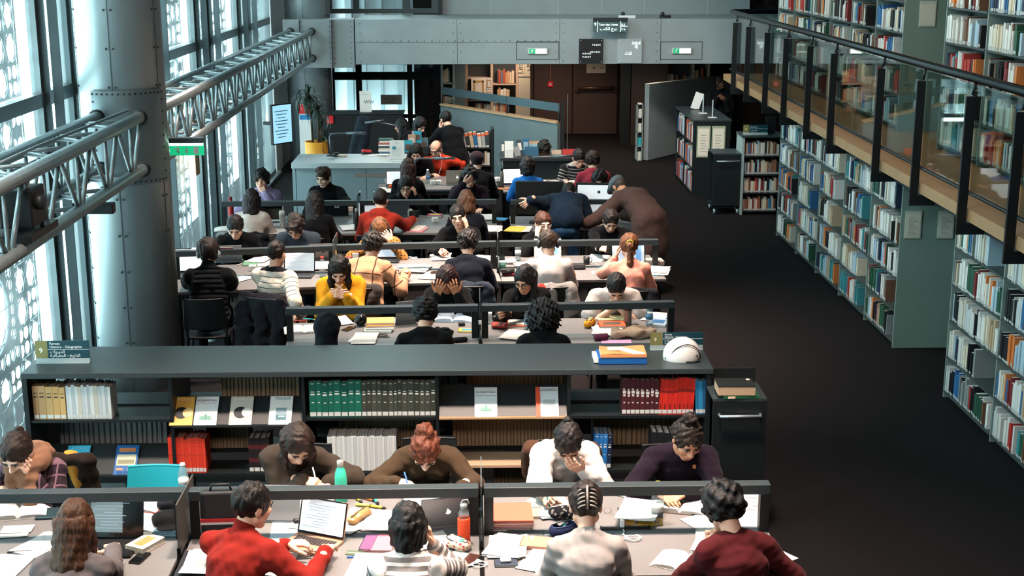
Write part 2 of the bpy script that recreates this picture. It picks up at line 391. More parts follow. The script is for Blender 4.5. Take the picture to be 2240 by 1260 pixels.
# ============================================================ glass facade on the left
XF = -3.8
def screen_mesh(W, Hh, nu, nv, big, seed):
    rg = random.Random(seed); mb = MB(); cw, chh = W/nu, Hh/nv
    occ = set()
    def cell(u0, v0, w, h, r, n=12, ring=0, rot=0):
        cx, cy = u0+w/2, v0+h/2
        sq = []; ci = []
        for k in range(n):
            a = 2*math.pi*(k+.5)/n
            m = max(abs(math.cos(a))/(w/2), abs(math.sin(a))/(h/2)); sq.append((0, cx+math.cos(a)/m, cy+math.sin(a)/m)); ci.append((0, cx+r*math.cos(a), cy+r*math.sin(a)))
        corners = [(0, u0, v0), (0, u0+w, v0), (0, u0+w, v0+h), (0, u0, v0+h)]
        mb.add(sq+ci, [(k, (k+1) % n, n+(k+1) % n, n+k) for k in range(n)])
        for c in corners:
            near = sorted(range(n), key=lambda k: (sq[k][1]-c[1])**2+(sq[k][2]-c[2])**2)[:2]
            mb.add([c, sq[near[0]], sq[near[1]]], [(0, 1, 2)])
        if ring: mb.tube([(.012, cx+(r+ring*.6)*math.cos(2*math.pi*k/n), cy+(r+ring*.6)*math.sin(2*math.pi*k/n)) for k in range(n)], ring*.5, 5, True)
    if big:
        b = big; i0, j0 = (nu-b)//2, (nv-b)//2
        for i in range(i0, i0+b):
            for j in range(j0, j0+b): occ.add((i, j))
        w, h = b*cw, b*chh; m = w*.2
        cell(i0*cw+m, j0*chh+m, w-2*m, h-2*m, min(w, h)*.30, 32, .05)
        # frame of small round openings round the large one
        q = 7; dw, dh = w/q, h/q
        for i in range(q):
            for j in range(q):
                if min(i, j) < 1 or max(i, j) > q-2: pass
        for i in range(9):
            s = w/9
            cell(i0*cw+i*s, j0*chh, s, m, min(s, m)*.41, 10, .012); cell(i0*cw+i*s, j0*chh+h-m, s, m, min(s, m)*.41, 10, .012)
        for i in range(6):
            s = (h-2*m)/6
            cell(i0*cw, j0*chh+m+i*s, m, s, min(s, m)*.41, 10, .012); cell(i0*cw+w-m, j0*chh+m+i*s, m, s, min(s, m)*.41, 10, .012)
    for i in range(nu):
        for j in range(nv):
            if (i, j) in occ: continue
            u, v = i*cw, j*chh
            k = (i*3+j*5) % 4 if not big else (i+2*j) % 3
            if k == 0: cell(u, v, cw, chh, min(cw, chh)*.45, 8, .012)
            elif k == 1:
                for a in (0, 1):
                    for b_ in (0, 1): cell(u+a*cw/2, v+b_*chh/2, cw/2, chh/2, min(cw, chh)*.215, 10)
            elif k == 2: cell(u, v, cw, chh, min(cw, chh)*.43, 6, .012)
            else:
                for a in range(3):
                    for b_ in range(3): cell(u+a*cw/3, v+b_*chh/3, cw/3, chh/3, min(cw, chh)*.145, 8)
    for i in range(nu+1): mb.box((.012, i*cw, Hh/2), (.014, .008, Hh))
    for j in range(nv+1): mb.box((.012, W/2, j*chh), (.014, W, .008))
    return mb.mesh('metal_screen', m_screen)
SCR = {'low': screen_mesh(2.28, 2.2, 8, 8, 4, 1), 'band': screen_mesh(2.28, .44, 8, 1, 0, 2), 'up': screen_mesh(2.28, 2.2, 8, 8, 4, 3)}
WN = [2]
def facade_bay(y0, y1, z0, z1, scr, th=.07):
    WN[0] += 1
    f = MB(); w = y1-y0
    f.bx((-.04, 0, z0), (.05, w, z0+th)); f.bx((-.04, 0, z1-th), (.05, w, z1)); f.bx((-.04, 0, z0), (.04, th*.7, z1)); f.bx((-.04, w-th*.7, z0), (.04, w, z1))
    o = tag(f.obj('window_%d' % WN[0], m_alu if scr else m_alud, loc=(XF, y0, 0)), kind='structure')
    MB().bx((-.012, th*.7, z0+th), (-.004, w-th*.7, z1-th)).obj('glass_pane', g_fac, o)
    if scr:
        s = bpy.data.objects.new('metal_screen', SCR[scr]); C.objects.link(s); s.parent = o; s.location = (-.16, (w-2.28)/2, z0+(z1-z0-{'low': 2.2, 'band': .44, 'up': 2.2}[scr])/2)
    return o
y = 3.0
bays = []
while y < 25:
    bays.append((y, y+2.4, True)); bays.append((y+2.4, y+3.3, False)); y += 3.3
for (a, b, wide) in bays:
    b = min(b, 25.3)
    if b-a < .3: continue
    for (z0, z1, s) in ((.05, 2.3, 'low'), (2.3, 2.8, 'band'), (2.8, 5.1, 'up'), (5.1, 7.35, 'up'), (7.35, 9.6, 'up')):
        facade_bay(a+.03, b-.03, z0, z1, s if wide and b-a > 2.3 else None, .07 if s != 'band' else .05)
    WN[0] += 1
    for yy in (a,):
        o = struct('trim_%d' % (WN[0]+10), MB().bx((XF-.06, yy-.022, 0), (XF+.09, yy+.022, 9.6)).bx((XF+.12, yy-.012, 0), (XF+.2, yy+.012, 5.1)), m_alud)
struct('wall_left_back', MB().bx((-4.0, 25.3, 0), (-3.75, 33, 9.6)), mat('wall_pale', '#9aa5a7', .7))
struct('baseboard_left', MB().bx((-3.86, 3.0, 0), (-3.66, 25.3, .06)), m_alu)
# coloured hangings seen through the glass: blue and orange strips outside
def banner(y0, y1, z0, z1, x, m, lab):
    t = tag(MB().bx((x-.004, y0, z0), (x+.004, y1, z1)).obj('hanging_banner', m), lab, 'banner')
banner(14.45, 14.62, .5, 2.15, -3.74, mat('banner_blue', '#2f8fb0', .7), 'narrow blue strip hanging at the glass below the green exit sign')
banner(18.0, 18.25, 1.15, 2.1, -3.74, mat('banner_orange', '#e0a46a', .7), 'orange strip hanging at the glass behind the student in a lilac hoodie')
# ============================================================ balcony (upper gallery) on the right
def BX(y): return 3.88+(y-9.6)*.012
zsl = 2.07; YN, YFR = 5.5, 22.6
sl = MB(); sl.prism([(BX(YN), YN), (7.2, YN), (7.2, YFR), (BX(YFR), YFR)], zsl-.1, zsl)
slab = struct('floor_gallery', sl, mat('gallery_floor', '#9a7654', .45, noise=.1, nscale=6))
struct('gallery_shade_slab', MB().bx((3.75, 5, 4.4), (7.2, 24, 4.5)), m_ceil)  # unseen slab, added to keep high facade light off the upper bookcases
MB().prism([(BX(YN)+.14, YN), (7.2, YN), (7.2, YFR), (BX(YFR)+.14, YFR)], zsl-.2, zsl-.101).obj('soffit', m_dgrey, slab)
hr = thing('gallery_balustrade', 'black gallery balustrade with glass panels and thick handrail above the bookcases', 'balustrade', (BX(14), 14, zsl))
off = -hr.location
def rel(p): return (p[0]+off.x, p[1]+off.y, p[2]+off.z)
MB().tube([rel((BX(YN)-.02, YN, 3.10)), rel((BX(21.9)-.02, 21.9, 3.10)), rel((BX(22)+.03, 22.0, 3.10)), rel((6.8, 22.0, 3.10))], .038, 12).obj('handrail', mat('rail_black', '#15191b', .3, .5), hr)
MB().tube([rel((BX(YN)+.0, YN, 2.2)), rel((BX(21.95), 21.95, 2.2))], .017, 8).obj('bottom_rail', m_blk, hr)
posts = []
for px in (1602, 1631, 1672, 1714, 1766, 1819, 1923, 2012, 2122, 2234):
    posts.append(PX(px, 300, 3.93).y if False else None)
PYS = [21.9, 20.6, 19.35, 18.15, 16.95, 15.75, 13.75, 12.5, 11.2, 10.05, 8.9, 7.7]
PXS = [1602, 1631, 1672, 1714, 1766, 1819, 1923, 2012, 2122, 2234]
def y_of(px):          # where a vertical post seen at px stands along the gallery edge
    d = ray(px, 330); y = 14
    for _ in range(8): y = (BX(y)-.02)*d.y/d.x
    return y
PYS = [y_of(p) for p in PXS]+[8.9, 7.7, 6.5]
for y in PYS:
    p = MB(); x = BX(y)-.035
    p.bx(rel((x-.05, y-.014, 1.86)), rel((x+.024, y+.014, 2.96))); p.bx(rel((x+.024, y-.014, 1.86)), rel((x+.28, y+.014, 1.95))); p.cyl(rel((x, y, 2.97)), rel((x+.02, y, 3.08)), .012, 6)
    p.obj('post', m_blk, hr)
for i in range(len(PYS)-1):
    ya, yb_ = PYS[i+1]+.06, PYS[i]-.06
    g = MB(); g.add([rel((BX(ya)-.02, ya, 2.23)), rel((BX(yb_)-.02, yb_, 2.23)), rel((BX(yb_)-.02, yb_, 3.05)), rel((BX(ya)-.02, ya, 3.05)), rel((BX(ya)-.01, ya, 2.23)), rel((BX(yb_)-.01, yb_, 2.23)), rel((BX(yb_)-.01, yb_, 3.05)), rel((BX(ya)-.01, ya, 3.05))],
        [(0,1,2,3),(7,6,5,4),(0,4,5,1),(1,5,6,2),(2,6,7,3),(3,7,4,0)])
    g.obj('glass_panel', g_rail, hr)
g = MB(); g.bx(rel((BX(22)+.08, 21.98, 2.2)), rel((6.7, 21.99, 3.05))); g.obj('glass_panel', g_rail, hr)
# far windows behind the gallery
framed_window('window_90', PY(1640, 10, 28).x, 7.0, 2.5, 9.4, 28, [(PY(a, 10, 28).x, PY(b, 10, 28).x) for a, b in ((1640, 1652), (1672, 1682), (1700, 1712))], [], .06, m_black)
# ============================================================ signs on the beam
m_green = mat('exit_green', '#1e9d6d', .5, emit='#1fb57c', es=.55)
m_lite = mat('exit_white', '#ffffff', .5, emit='#f4ffef', es=2.6)
def exit_sign(px, py, lab, dark=False):
    a = PY(px, py, yB)
    t = thing('exit_sign', lab, 'exit sign', (a.x, yB-.008, a.z))
    MB().box((0, -.012, 0), (.36, .028, .105)).obj('casing', mat('casing_grey', '#b8beb9', .5), t, bev=.005)
    MB().box((-.10, -.028, 0), (.11, .006, .085)).obj('green_face', m_green, t)
    MB().box((.06, -.028, 0), (.2, .006, .085)).obj('lit_face', m_lite, t)
    r_ = MB(); r_.ell((-.09, -.033, .025), (.01, .002, .01)); r_.tube([(-.095, -.033, .015), (-.105, -.033, -.005), (-.085, -.033, -.03)], .006, 5); r_.tube([(-.105, -.033, -.005), (-.125, -.033, -.03)], .006, 5); r_.tube([(-.12, -.033, .012), (-.075, -.033, .005)], .005, 5)
    r_.obj('running_figure', m_txtw, t)
exit_sign(1176, 112, 'lit green and white exit sign on the beam, beside the black square clock')
exit_sign(1491, 111, 'lit green and white exit sign on the beam, near the gallery balustrade')
def wall_square(pxa, pya, pxb, pyb, name, lab, cat, m, lines, mt):
    A = PY(pxa, pyb, yB); B = PY(pxb, pya, yB); w = B.x-A.x; h = B.z-A.z
    t = thing(name, lab, cat, (A.x, yB-.03, A.z))
    MB().bx((0, -.02, 0), (w, .026, h)).obj('face', m, t, bev=.003)
    pn = MB()
    for (x, z) in ((.03, .03), (w-.03, .03), (.03, h-.03), (w-.03, h-.03)): pn.box((x, -.023, z), (.012, .008, .012))
    pn.obj('screw', m_txtw, t)
    lettering(t, [(s, sz, x*w, y*h, al) for (s, sz, x, y, al) in lines], mt, basis((1,0,0), (0,0,1), (0, -.0225, 0)))
m_glow = mat('glow_letters', '#ffffff', .5, emit='#eafffb', es=1.6)
wall_square(1266, 85, 1319, 138, 'word_clock', 'black square clock telling the time in small white words, on the beam', 'clock', m_black,
    [('T R O I S', .04, .54, .73, 'LEFT'), ('H E U R E S', .038, .46, .44, 'LEFT'), ('M O I N S', .038, .14, .37, 'LEFT'), ('V I N G T', .038, .14, .23, 'LEFT')], m_glow)
wall_square(1350, 85, 1404, 138, 'word_clock', 'pale silver square clock with small white words, beside the black one on the beam', 'clock', mat('clock_silver', '#aab3b7', .4, .3),
    [(arabic('الثالثة'), .07, .58, .78, 'LEFT'), (arabic('إلا'), .07, .70, .64, 'LEFT'), (arabic('ثلث'), .075, .3, .36, 'LEFT')], m_glow)
A = PY(1297, 70, yB-.25); B = PY(1373, 46, yB-.25); w = B.x-A.x; h = B.z-A.z
t = thing('hanging_sign', 'lit glass sign with white French and Arabic lettering above the square clocks', 'sign', (A.x, yB-.25, A.z))
MB().bx((0, 0, 0), (w, .012, h)).obj('glass_plate', glassmat('sign_glass', '#7f9a9d', .6, .35), t)
MB().bx((.0, -.03, h), (w, .03, h+.06)).obj('rail', m_dgrey, t)
st = MB(); st.cyl((.03, .0, h+.03), (.03, .245, h+.03), .012, 6); st.cyl((w-.03, .0, h+.03), (w-.03, .245, h+.03), .012, 6); st.obj('bracket', m_dgrey, t)
lettering(t, [('9', .085, .02, h*.56, 'LEFT'), ('Tour des Livres', .055, w*.16, h*.58, 'LEFT'), (arabic('برج الكتب'), .075, w*.2, h*.18, 'LEFT'), ('R.5', .05, w*.82, h*.58, 'LEFT'), ('5 '+arabic('ط'), .05, w*.82, h*.18, 'LEFT')],
    m_glow, basis((1,0,0), (0,0,1), (0, -.003, 0)))
ln = MB()
for u in (.125, .79): ln.bx((w*u, -.004, 0), (w*u+.008, -.001, h))
ln.bx((w*.79, -.004, h*.5), (w, -.001, h*.5+.008)); ln.obj('divider_line', m_glow, t)
for (px, lab, sx) in ((1372, 'small pale camera base lying on the beam ledge above the square clocks', .16), (1455, 'small dark box lying on the beam ledge near the gallery', .1)):
    a = PY(px, 36, yB+.35)
    t = thing('ledge_device', lab, 'device', (a.x, yB+.35, zb1+.001)); MB().rbox((0, 0, .025), (sx*2, .16, .05), .03).obj('body', m_white if sx > .12 else m_black, t)
    MB().ell((-sx*.5, 0, .075), (.04, .04, .04)).obj('dome', m_dgrey, t)
# green exit box on the column
a = PY(408, 312, 13.0)
t = thing('exit_sign', 'green lit hanging exit box with arrow and running figure beside the round column', 'exit sign', (a.x, 13.0, a.z))
MB().box((0, 0, .025), (.33, .1, .05)).obj('top_casing', m_alud, t, bev=.005)
MB().box((0, 0, -.06), (.32, .03, .12)).obj('panel', mat('exit_panel', '#12a46f', .4, emit='#18c183', es=.9), t)
MB().box((0, 0, -.012), (.318, .034, .03)).obj('light_strip', mat('exit_strip', '#ffffff', .4, emit='#d8ffe9', es=6), t)
MB().cyl((-.16, 0, .02), (-.30, -.06, .02), .015, 8).obj('wall_arm', m_alud, t)
pg = MB(); yy = -.0175
pg.box((0, yy, -.062), (.012, .004, .04)); pg.add([(-.02, yy, -.078), (.02, yy, -.078), (0, yy, -.104)], [(0, 1, 2)]); pg.box((.09, yy, -.072), (.045, .004, .07))
pg.tube([(-.115, yy, -.05), (-.09, yy, -.055), (-.075, yy, -.075), (-.078, yy, -.1)], .007, 6); pg.tube([(-.09, yy, -.055), (-.065, yy, -.05)], .006, 6); pg.tube([(-.075, yy, -.075), (-.1, yy, -.085)], .006, 6); pg.ell((-.08, yy, -.038), (.008, .003, .008))
pg.obj('pictogram', m_txtw, t)
# ============================================================ curved partitions in the back
def curved_wall(name, label, pts, z0, z1, th, m, cap=None, rail=None):
    t = thing(name, label, 'partition', (pts[0][0], pts[0][1], 0)); o = Vector((pts[0][0], pts[0][1], 0))
    P2 = [Vector((p[0], p[1], 0))-o for p in pts]
    def strip(za, zb_, th, oy=0):
        mb = MB(); n = len(P2); nrm = []
        for i in range(n):
            d = (P2[min(i+1, n-1)]-P2[max(i-1, 0)]).normalized(); nrm.append(Vector((-d.y, d.x, 0)))
        vs = []
        zf = lambda z, i: z[i] if isinstance(z, (list, tuple)) else z
        for i in range(n):
            for s in (-.5, .5):
                q = P2[i]+nrm[i]*(s*th+oy); vs += [(q.x, q.y, zf(za, i)), (q.x, q.y, zf(zb_, i))]
        fs = []
        for i in range(n-1):
            a = i*4; b = a+4
            fs += [(a, b, b+1, a+1), (a+3, b+3, b+2, a+2), (a+1, b+1, b+3, a+3), (a+2, b+2, b, a)]
        fs += [(0, 1, 3, 2), ((n-1)*4+2, (n-1)*4+3, (n-1)*4+1, (n-1)*4)]
        return mb.add(vs, fs)
    strip(z0, z1, th).obj('panel', m, t)
    if cap: strip(z1, [z+.03 for z in z1] if isinstance(z1, list) else z1+.03, th+.05).obj('top_cap', cap, t)
    if rail:
        strip(rail[0], rail[1], .02).obj('rail_band', mat('rail_steel', '#3f4f55', .35, .5), t)
    return t, P2
def qb(a, b, c, n=12): return [tuple((1-u)**2*a[k]+2*u*(1-u)*b[k]+u*u*c[k] for k in (0, 1)) for u in [i/n for i in range(n+1)]]
A = PY(968, 226, 25.9); B = PY(1098, 250, 24.6); D = PY(1224, 268, 23.6)
pts = qb((A.x, 25.9), (B.x+.25, 24.35), (D.x, 23.75), 12)
n = len(pts); zt = [A.z+(D.z-A.z)*i/(n-1)-.03 for i in range(n)]
cw, P2 = curved_wall('curved_partition', 'curved grey partition with wooden cap and steel rail before the literature bookcase', pts, 0, zt, .1, m_part, m_wood, ([z+.2 for z in zt], [z+.34 for z in zt]))
rp = MB()
for i in (0, 6, n-1): rp.cyl((P2[i].x, P2[i].y, zt[i]+.02), (P2[i].x, P2[i].y, zt[i]+.34), .016, 8)
rp.obj('rail_post', m_dgrey, cw)
sv = MB()
for i in (6,): sv.box((P2[i].x, P2[i].y-.05, .55), (.012, .03, 1.1))
sv.obj('panel_joint', m_dgrey, cw)
e = P2[n-1]; MB().bx((e.x+.03, e.y-.03, 0), (e.x+.09, e.y+.04, zt[-1]+.36)).obj('end_post', m_black, cw)
MB().bx((e.x+.14, e.y-.005, 0), (e.x+.15, e.y+.005, zt[-1]+.5)).obj('glass_edge', m_alu, cw)
a = P(1412, 350, 0); b = PY(1600, 215, 29.6)
tg, _ = curved_wall('grey_partition', 'tall plain grey partition panel standing behind the black display bookcase', [(a.x, a.y), (b.x, b.y+.1)], 0, [1.5, 1.42], .1, mat('partition_brightened', '#98a3a4', .55, noise=.06, nscale=5))  # paint made lighter than the curved partition's, standing in for missing light
# niche unit at its left edge
a = P(1398, 352, 0)
t = thing('leaflet_rack', 'narrow pale metal leaflet rack at the edge of the grey partition', 'rack', (a.x, a.y, 0)); k = MB()
k.bx((-.06, 0, 0), (-.045, .25, 1.12)); k.bx((.045, 0, 0), (.06, .25, 1.12)); k.bx((-.06, .24, 0), (.06, .25, 1.12))
for z in (0, .28, .56, .84, 1.1): k.bx((-.06, 0, z), (.06, .25, z+.02))
k.obj('frame', m_shelfgr, t)
for z, m in ((.3, mat('leaflet_teal', '#2aa0a8', .6)), (.58, m_papern), (.86, m_papern), (.02, m_papern)): MB().bx((-.03, .02, z), (.035, .05, z+.16)).obj('leaflet', m, t)
# ============================================================ implicit-surface mesher
V3 = lambda *a: np.array(a, dtype=np.float32)
def _seg(p, a, b):
    ab = b-a; t = np.clip(((p-a)@ab)/max(float(ab@ab), 1e-9), 0, 1)
    return t, np.linalg.norm(p-a-t[..., None]*ab, axis=-1)
def prim_d(pr, p):
    if pr[0] == 'c':
        _, a, b, ra, rb, sx, lx = pr
        if sx != 1:
            q = p-a; q = q-(1-1/sx)*(q@lx)[..., None]*lx; b2 = b-a; b2 = b2-(1-1/sx)*float(b2@lx)*lx
            t, d = _seg(q, np.zeros(3, np.float32), b2)
        else: t, d = _seg(p, a, b)
        return d-(ra+(rb-ra)*t)
    _, c, r, M = pr[:4]
    q = p-c
    if M is not None: q = q@M
    k0 = np.linalg.norm(q/r, axis=-1); k1 = np.linalg.norm(q/(r*r), axis=-1)
    return k0*(k0-1)/np.maximum(k1, 1e-6)
def prim_box(pr):
    if pr[0] == 'c':
        m = max(pr[3], pr[4])*max(1, pr[5]); return np.minimum(pr[1], pr[2])-m, np.maximum(pr[1], pr[2])+m
    m = pr[2].max() if pr[3] is not None else pr[2]
    return pr[1]-m, pr[1]+m
def cap(a, b, ra, rb=None, sx=1, lx=(1, 0, 0)): return ('c', V3(*a), V3(*b), ra, ra if rb is None else rb, sx, V3(*lx))
def eli(c, r, M=None): return ('e', V3(*c), V3(*r), None if M is None else np.array(M, np.float32))
def sdf_mesh(prims, res, k=.02, neg=(), kneg=.012, disp=None):
    lo = np.min([prim_box(p)[0] for p in prims], axis=0)-3*res-k; hi = np.max([prim_box(p)[1] for p in prims], axis=0)+3*res+k
    n = np.ceil((hi-lo)/res).astype(int)+1
    ax = [lo[i]+res*np.arange(n[i], dtype=np.float32) for i in range(3)]
    F = np.full(n, 1.0, np.float32)
    def sub(pr, mg):
        a, b = prim_box(pr)
        i0 = np.maximum(((a-mg-lo)/res).astype(int), 0); i1 = np.minimum(((b+mg-lo)/res).astype(int)+2, n)
        if (i1 <= i0).any(): return None, None
        sl = tuple(slice(i0[i], i1[i]) for i in range(3))
        G = np.stack(np.meshgrid(*[ax[i][sl[i]] for i in range(3)], indexing='ij'), -1)
        return sl, G
    for pr in prims:
        sl, G = sub(pr, k+2.5*res)
        if sl is None: continue
        d = prim_d(pr, G); o = F[sl]; h = np.maximum(k-np.abs(o-d), 0)/k
        F[sl] = np.minimum(o, d)-h*h*k*.25
    for pr in neg:
        sl, G = sub(pr, kneg+2.5*res)
        if sl is None: continue
        d = -prim_d(pr, G); o = F[sl]; h = np.maximum(kneg-np.abs(o-d), 0)/kneg
        F[sl] = np.maximum(o, d)+h*h*kneg*.25
    if disp is not None:
        G = np.stack(np.meshgrid(*ax, indexing='ij'), -1); F = F+disp(G)*(np.abs(F) < .08)
    S = F < 0
    c = np.zeros(tuple(x-1 for x in n), np.int8)
    for i in (0, 1):
        for j in (0, 1):
            for l in (0, 1): c += S[i:n[0]-1+i, j:n[1]-1+j, l:n[2]-1+l]
    act = (c > 0) & (c < 8); idx = np.argwhere(act)
    if len(idx) == 0: return np.zeros((0, 3), np.float32), np.zeros((0, 4), np.int32)
    num = np.full(act.shape, -1, np.int32); num[act] = np.arange(len(idx))
    acc = np.zeros((len(idx), 3), np.float32); cnt = np.zeros(len(idx), np.float32)
    cor = [(i, j, l) for i in (0, 1) for j in (0, 1) for l in (0, 1)]
    for a in range(8):
        for b in range(a+1, 8):
            A, B = cor[a], cor[b]
            if sum(abs(A[q]-B[q]) for q in range(3)) != 1: continue
            fa = F[tuple((idx+A).T)]; fb = F[tuple((idx+B).T)]
            m = (fa < 0) != (fb < 0)
            t = np.where(m, fa/np.where(np.abs(fa-fb) < 1e-9, 1e-9, fa-fb), 0)
            pt = np.array(A, np.float32)+t[:, None]*(np.array(B, np.float32)-np.array(A, np.float32))
            acc += np.where(m[:, None], pt, 0); cnt += m
    v = lo+(idx+acc/cnt[:, None])*res
    quads = []
    for q in range(3):
        u, w = (q+1) % 3, (q+2) % 3
        s0 = [slice(None)]*3; s1 = [slice(None)]*3; s0[q] = slice(0, n[q]-1); s1[q] = slice(1, n[q])
        s0[u] = s1[u] = slice(1, n[u]-1); s0[w] = s1[w] = slice(1, n[w]-1)
        A, B = S[tuple(s0)], S[tuple(s1)]
        e = np.argwhere(A != B)
        if not len(e): continue
        fl = A[tuple(e.T)]
        e[:, u] += 1; e[:, w] += 1
        def cellat(du, dw):
            x = e.copy(); x[:, u] += du; x[:, w] += dw; return num[tuple(x.T)]
        Q = np.stack([cellat(-1, -1), cellat(0, -1), cellat(0, 0), cellat(-1, 0)], 1)
        Q[~fl] = Q[~fl][:, ::-1]
        quads.append(Q)
    Q = np.concatenate(quads); Q = Q[(Q >= 0).all(1)]
    return v.astype(np.float32), Q.astype(np.int32)
def np_mesh(name, parts, mats, attr=None):
    """parts: list of (verts, quads, material index)"""
    V = np.concatenate([p[0] for p in parts]); off = 0; qs = []; mi = []
    for v, q, m in parts: qs.append(q+off); off += len(v); mi.append(np.full(len(q), m, np.int32))
    Q = np.concatenate(qs); mi = np.concatenate(mi)
    me = bpy.data.meshes.new(name); me.vertices.add(len(V)); me.vertices.foreach_set('co', V.astype(np.float32).ravel())
    me.loops.add(Q.size); me.loops.foreach_set('vertex_index', Q.ravel()); me.polygons.add(len(Q))
    me.polygons.foreach_set('loop_start', np.arange(0, Q.size, 4, dtype=np.int32)); me.polygons.foreach_set('loop_total', np.full(len(Q), 4, np.int32))
    me.polygons.foreach_set('material_index', mi); me.polygons.foreach_set('use_smooth', np.ones(len(Q), bool))
    for m in mats: me.materials.append(m)
    if attr is not None:
        for nm, arr in attr.items():
            a = me.attributes.new(nm, 'FLOAT', 'POINT'); a.data.foreach_set('value', arr.astype(np.float32))
    me.update(calc_edges=True); return me
def np_ell(c, r, n=10, m=6):
    mb = MB().ell(c, r, None, n, m); return mb_np(mb)
def mb_np(mb):
    v = np.array(mb.v, np.float32); q = np.array([f if len(f) == 4 else list(f)+[f[-1]]*(4-len(f)) for f in mb.f if len(f) <= 4], np.int32); return v, q
def wob(G, seed, freq, amp):
    rg = np.random.default_rng(seed); o = 0
    for _ in range(4):
        d = rg.normal(size=3).astype(np.float32); d /= np.linalg.norm(d); ph = rg.uniform(0, 6.28); f = freq*rg.uniform(.7, 1.5)
        d2 = rg.normal(size=3).astype(np.float32); d2 /= np.linalg.norm(d2)
        o = o+np.sin(G@d*f+ph)*np.sin(G@d2*f*.8+ph*2)
    return o*(amp/2)
# ============================================================ head, hands (templates in their own frames)
def head_template(fem):
    pr = [eli((0, .014, .032), (.074, .096, .088)), eli((0, -.026, -.032), (.058 if not fem else .055, .068, .078)),
          eli((0, -.056, -.092), (.030 if not fem else .025, .028, .024)), cap((-.048, -.005, -.055), (-.018, -.058, -.092), .022, .018), cap((.048, -.005, -.055), (.018, -.058, -.092), .022, .018),
          eli((.040, -.062, -.022), (.023, .022, .022)), eli((-.040, -.062, -.022), (.023, .022, .022)), cap((-.034, -.080, .027), (.034, -.080, .027), .0115)]
    pr2 = [cap((0, -.092, .014), (0, -.112, -.020), .0075, .0115), eli((.011, -.101, -.026), (.009, .010, .008)), eli((-.011, -.101, -.026), (.009, .010, .008)),
           eli((0, -.090, -.053), (.023, .010, .0055)), eli((0, -.088, -.063), (.020, .010, .0065)),
           eli((.077, .012, -.004), (.010, .020, .032)), eli((-.077, .012, -.004), (.010, .020, .032))]
    neck = [cap((0, .020, -.05), (0, .035, -.17), .050 if not fem else .043, .056 if not fem else .047)]
    neg = [eli((.031, -.1005, .006), (.019, .013, .0105)), eli((-.031, -.1005, .006), (.019, .013, .0105))]
    v, q = sdf_mesh(pr+pr2+neck, .0052, .014, neg, .012)
    parts = [(v, q, 0)]
    for s in (-1, 1):
        parts.append((*np_ell((s*.031, -.0815, .006), (.0155, .0115, .0085)), 0 if False else 2))
        parts.append((*np_ell((s*.031, -.0905, .005), (.0058, .004, .0062)), 1))
        parts.append((*mb_np(MB().tube([(s*.046, -.085, .010), (s*.031, -.0945, .0155), (s*.016, -.088, .010)], .0027, 6)), 1))
        parts.append((*mb_np(MB().tube([(s*.052, -.084, .026), (s*.034, -.0965, .0315), (s*.014, -.0955, .028)], [.0028, .0048, .0042], 6)), 1))
    parts.append((*mb_np(MB().tube([(-.021, -.0925, -.0565), (-.008, -.1005, -.0555), (.008, -.1005, -.0555), (.021, -.0925, -.0565)], [.002, .0062, .0062, .002], 6)), 3))
    parts.append((*mb_np(MB().tube([(-.017, -.0925, -.063), (0, -.0985, -.064), (.017, -.0925, -.063)], [.002, .0062, .002], 6)), 3))
    return parts
HEAD = {0: head_template(False), 1: head_template(True)}
def hand_template(curls, spread=0, thumb=0.0, res=.0038):
    pr = [cap((-.055, 0, 0), (.012, 0, 0), .0225, .0225, 1.22, (0, 1, 0))]
    ys = (.032, .011, -.010, -.030)
    for y in ys: pr.append(cap((.008, y*.55, 0), (.086, y, .001), .0145, .0115))
    fg = []
    for i, (y, L) in enumerate(zip(ys, (.074, .082, .076, .060))):
        c = curls[i] if isinstance(curls[0], (list, tuple)) else curls
        p = np.array([.086-abs(i-1)*.003, y, .001]); a = 0; sp = R((1.2-i)*(3+spread))
        for s, fr in enumerate((.45, .31, .24)):
            a += R(c[s]); d = np.array([math.cos(a)*math.cos(sp), math.sin(sp)*math.cos(a), -math.sin(a)]); n_ = p+d*L*fr
            fg.append(cap(p, n_, .0094-.0008*s, .0088-.0010*s)); p = n_
    p = np.array([.022, .026, -.006]); a = R(48-thumb*38)
    for s, (L, r) in enumerate(((.042, .0135), (.033, .0108), (.026, .0098))):
        d = np.array([math.cos(a), math.sin(a), -.25-.25*thumb]); d /= np.linalg.norm(d); n_ = p+d*L; fg.append(cap(p, n_, r, r*.9)); p = n_; a -= R(12+14*thumb)
    v, q = sdf_mesh(pr+fg, res, .007)
    return v, q
HANDS = {'flat': hand_template((8, 14, 8), 2), 'relax': hand_template((24, 34, 20), 1), 'fist': hand_template((72, 85, 45), 0, 1), 'type': hand_template((14, 38, 22), 3),
         'pen': hand_template(((42, 40, 18), (52, 52, 25), (60, 70, 35), (62, 75, 40)), 0, .9), 'cheek': hand_template((10, 22, 16), 1, .3), 'spread': hand_template((14, 26, 20), 6), 'phone': hand_template((35, 55, 35), 0, .5)}
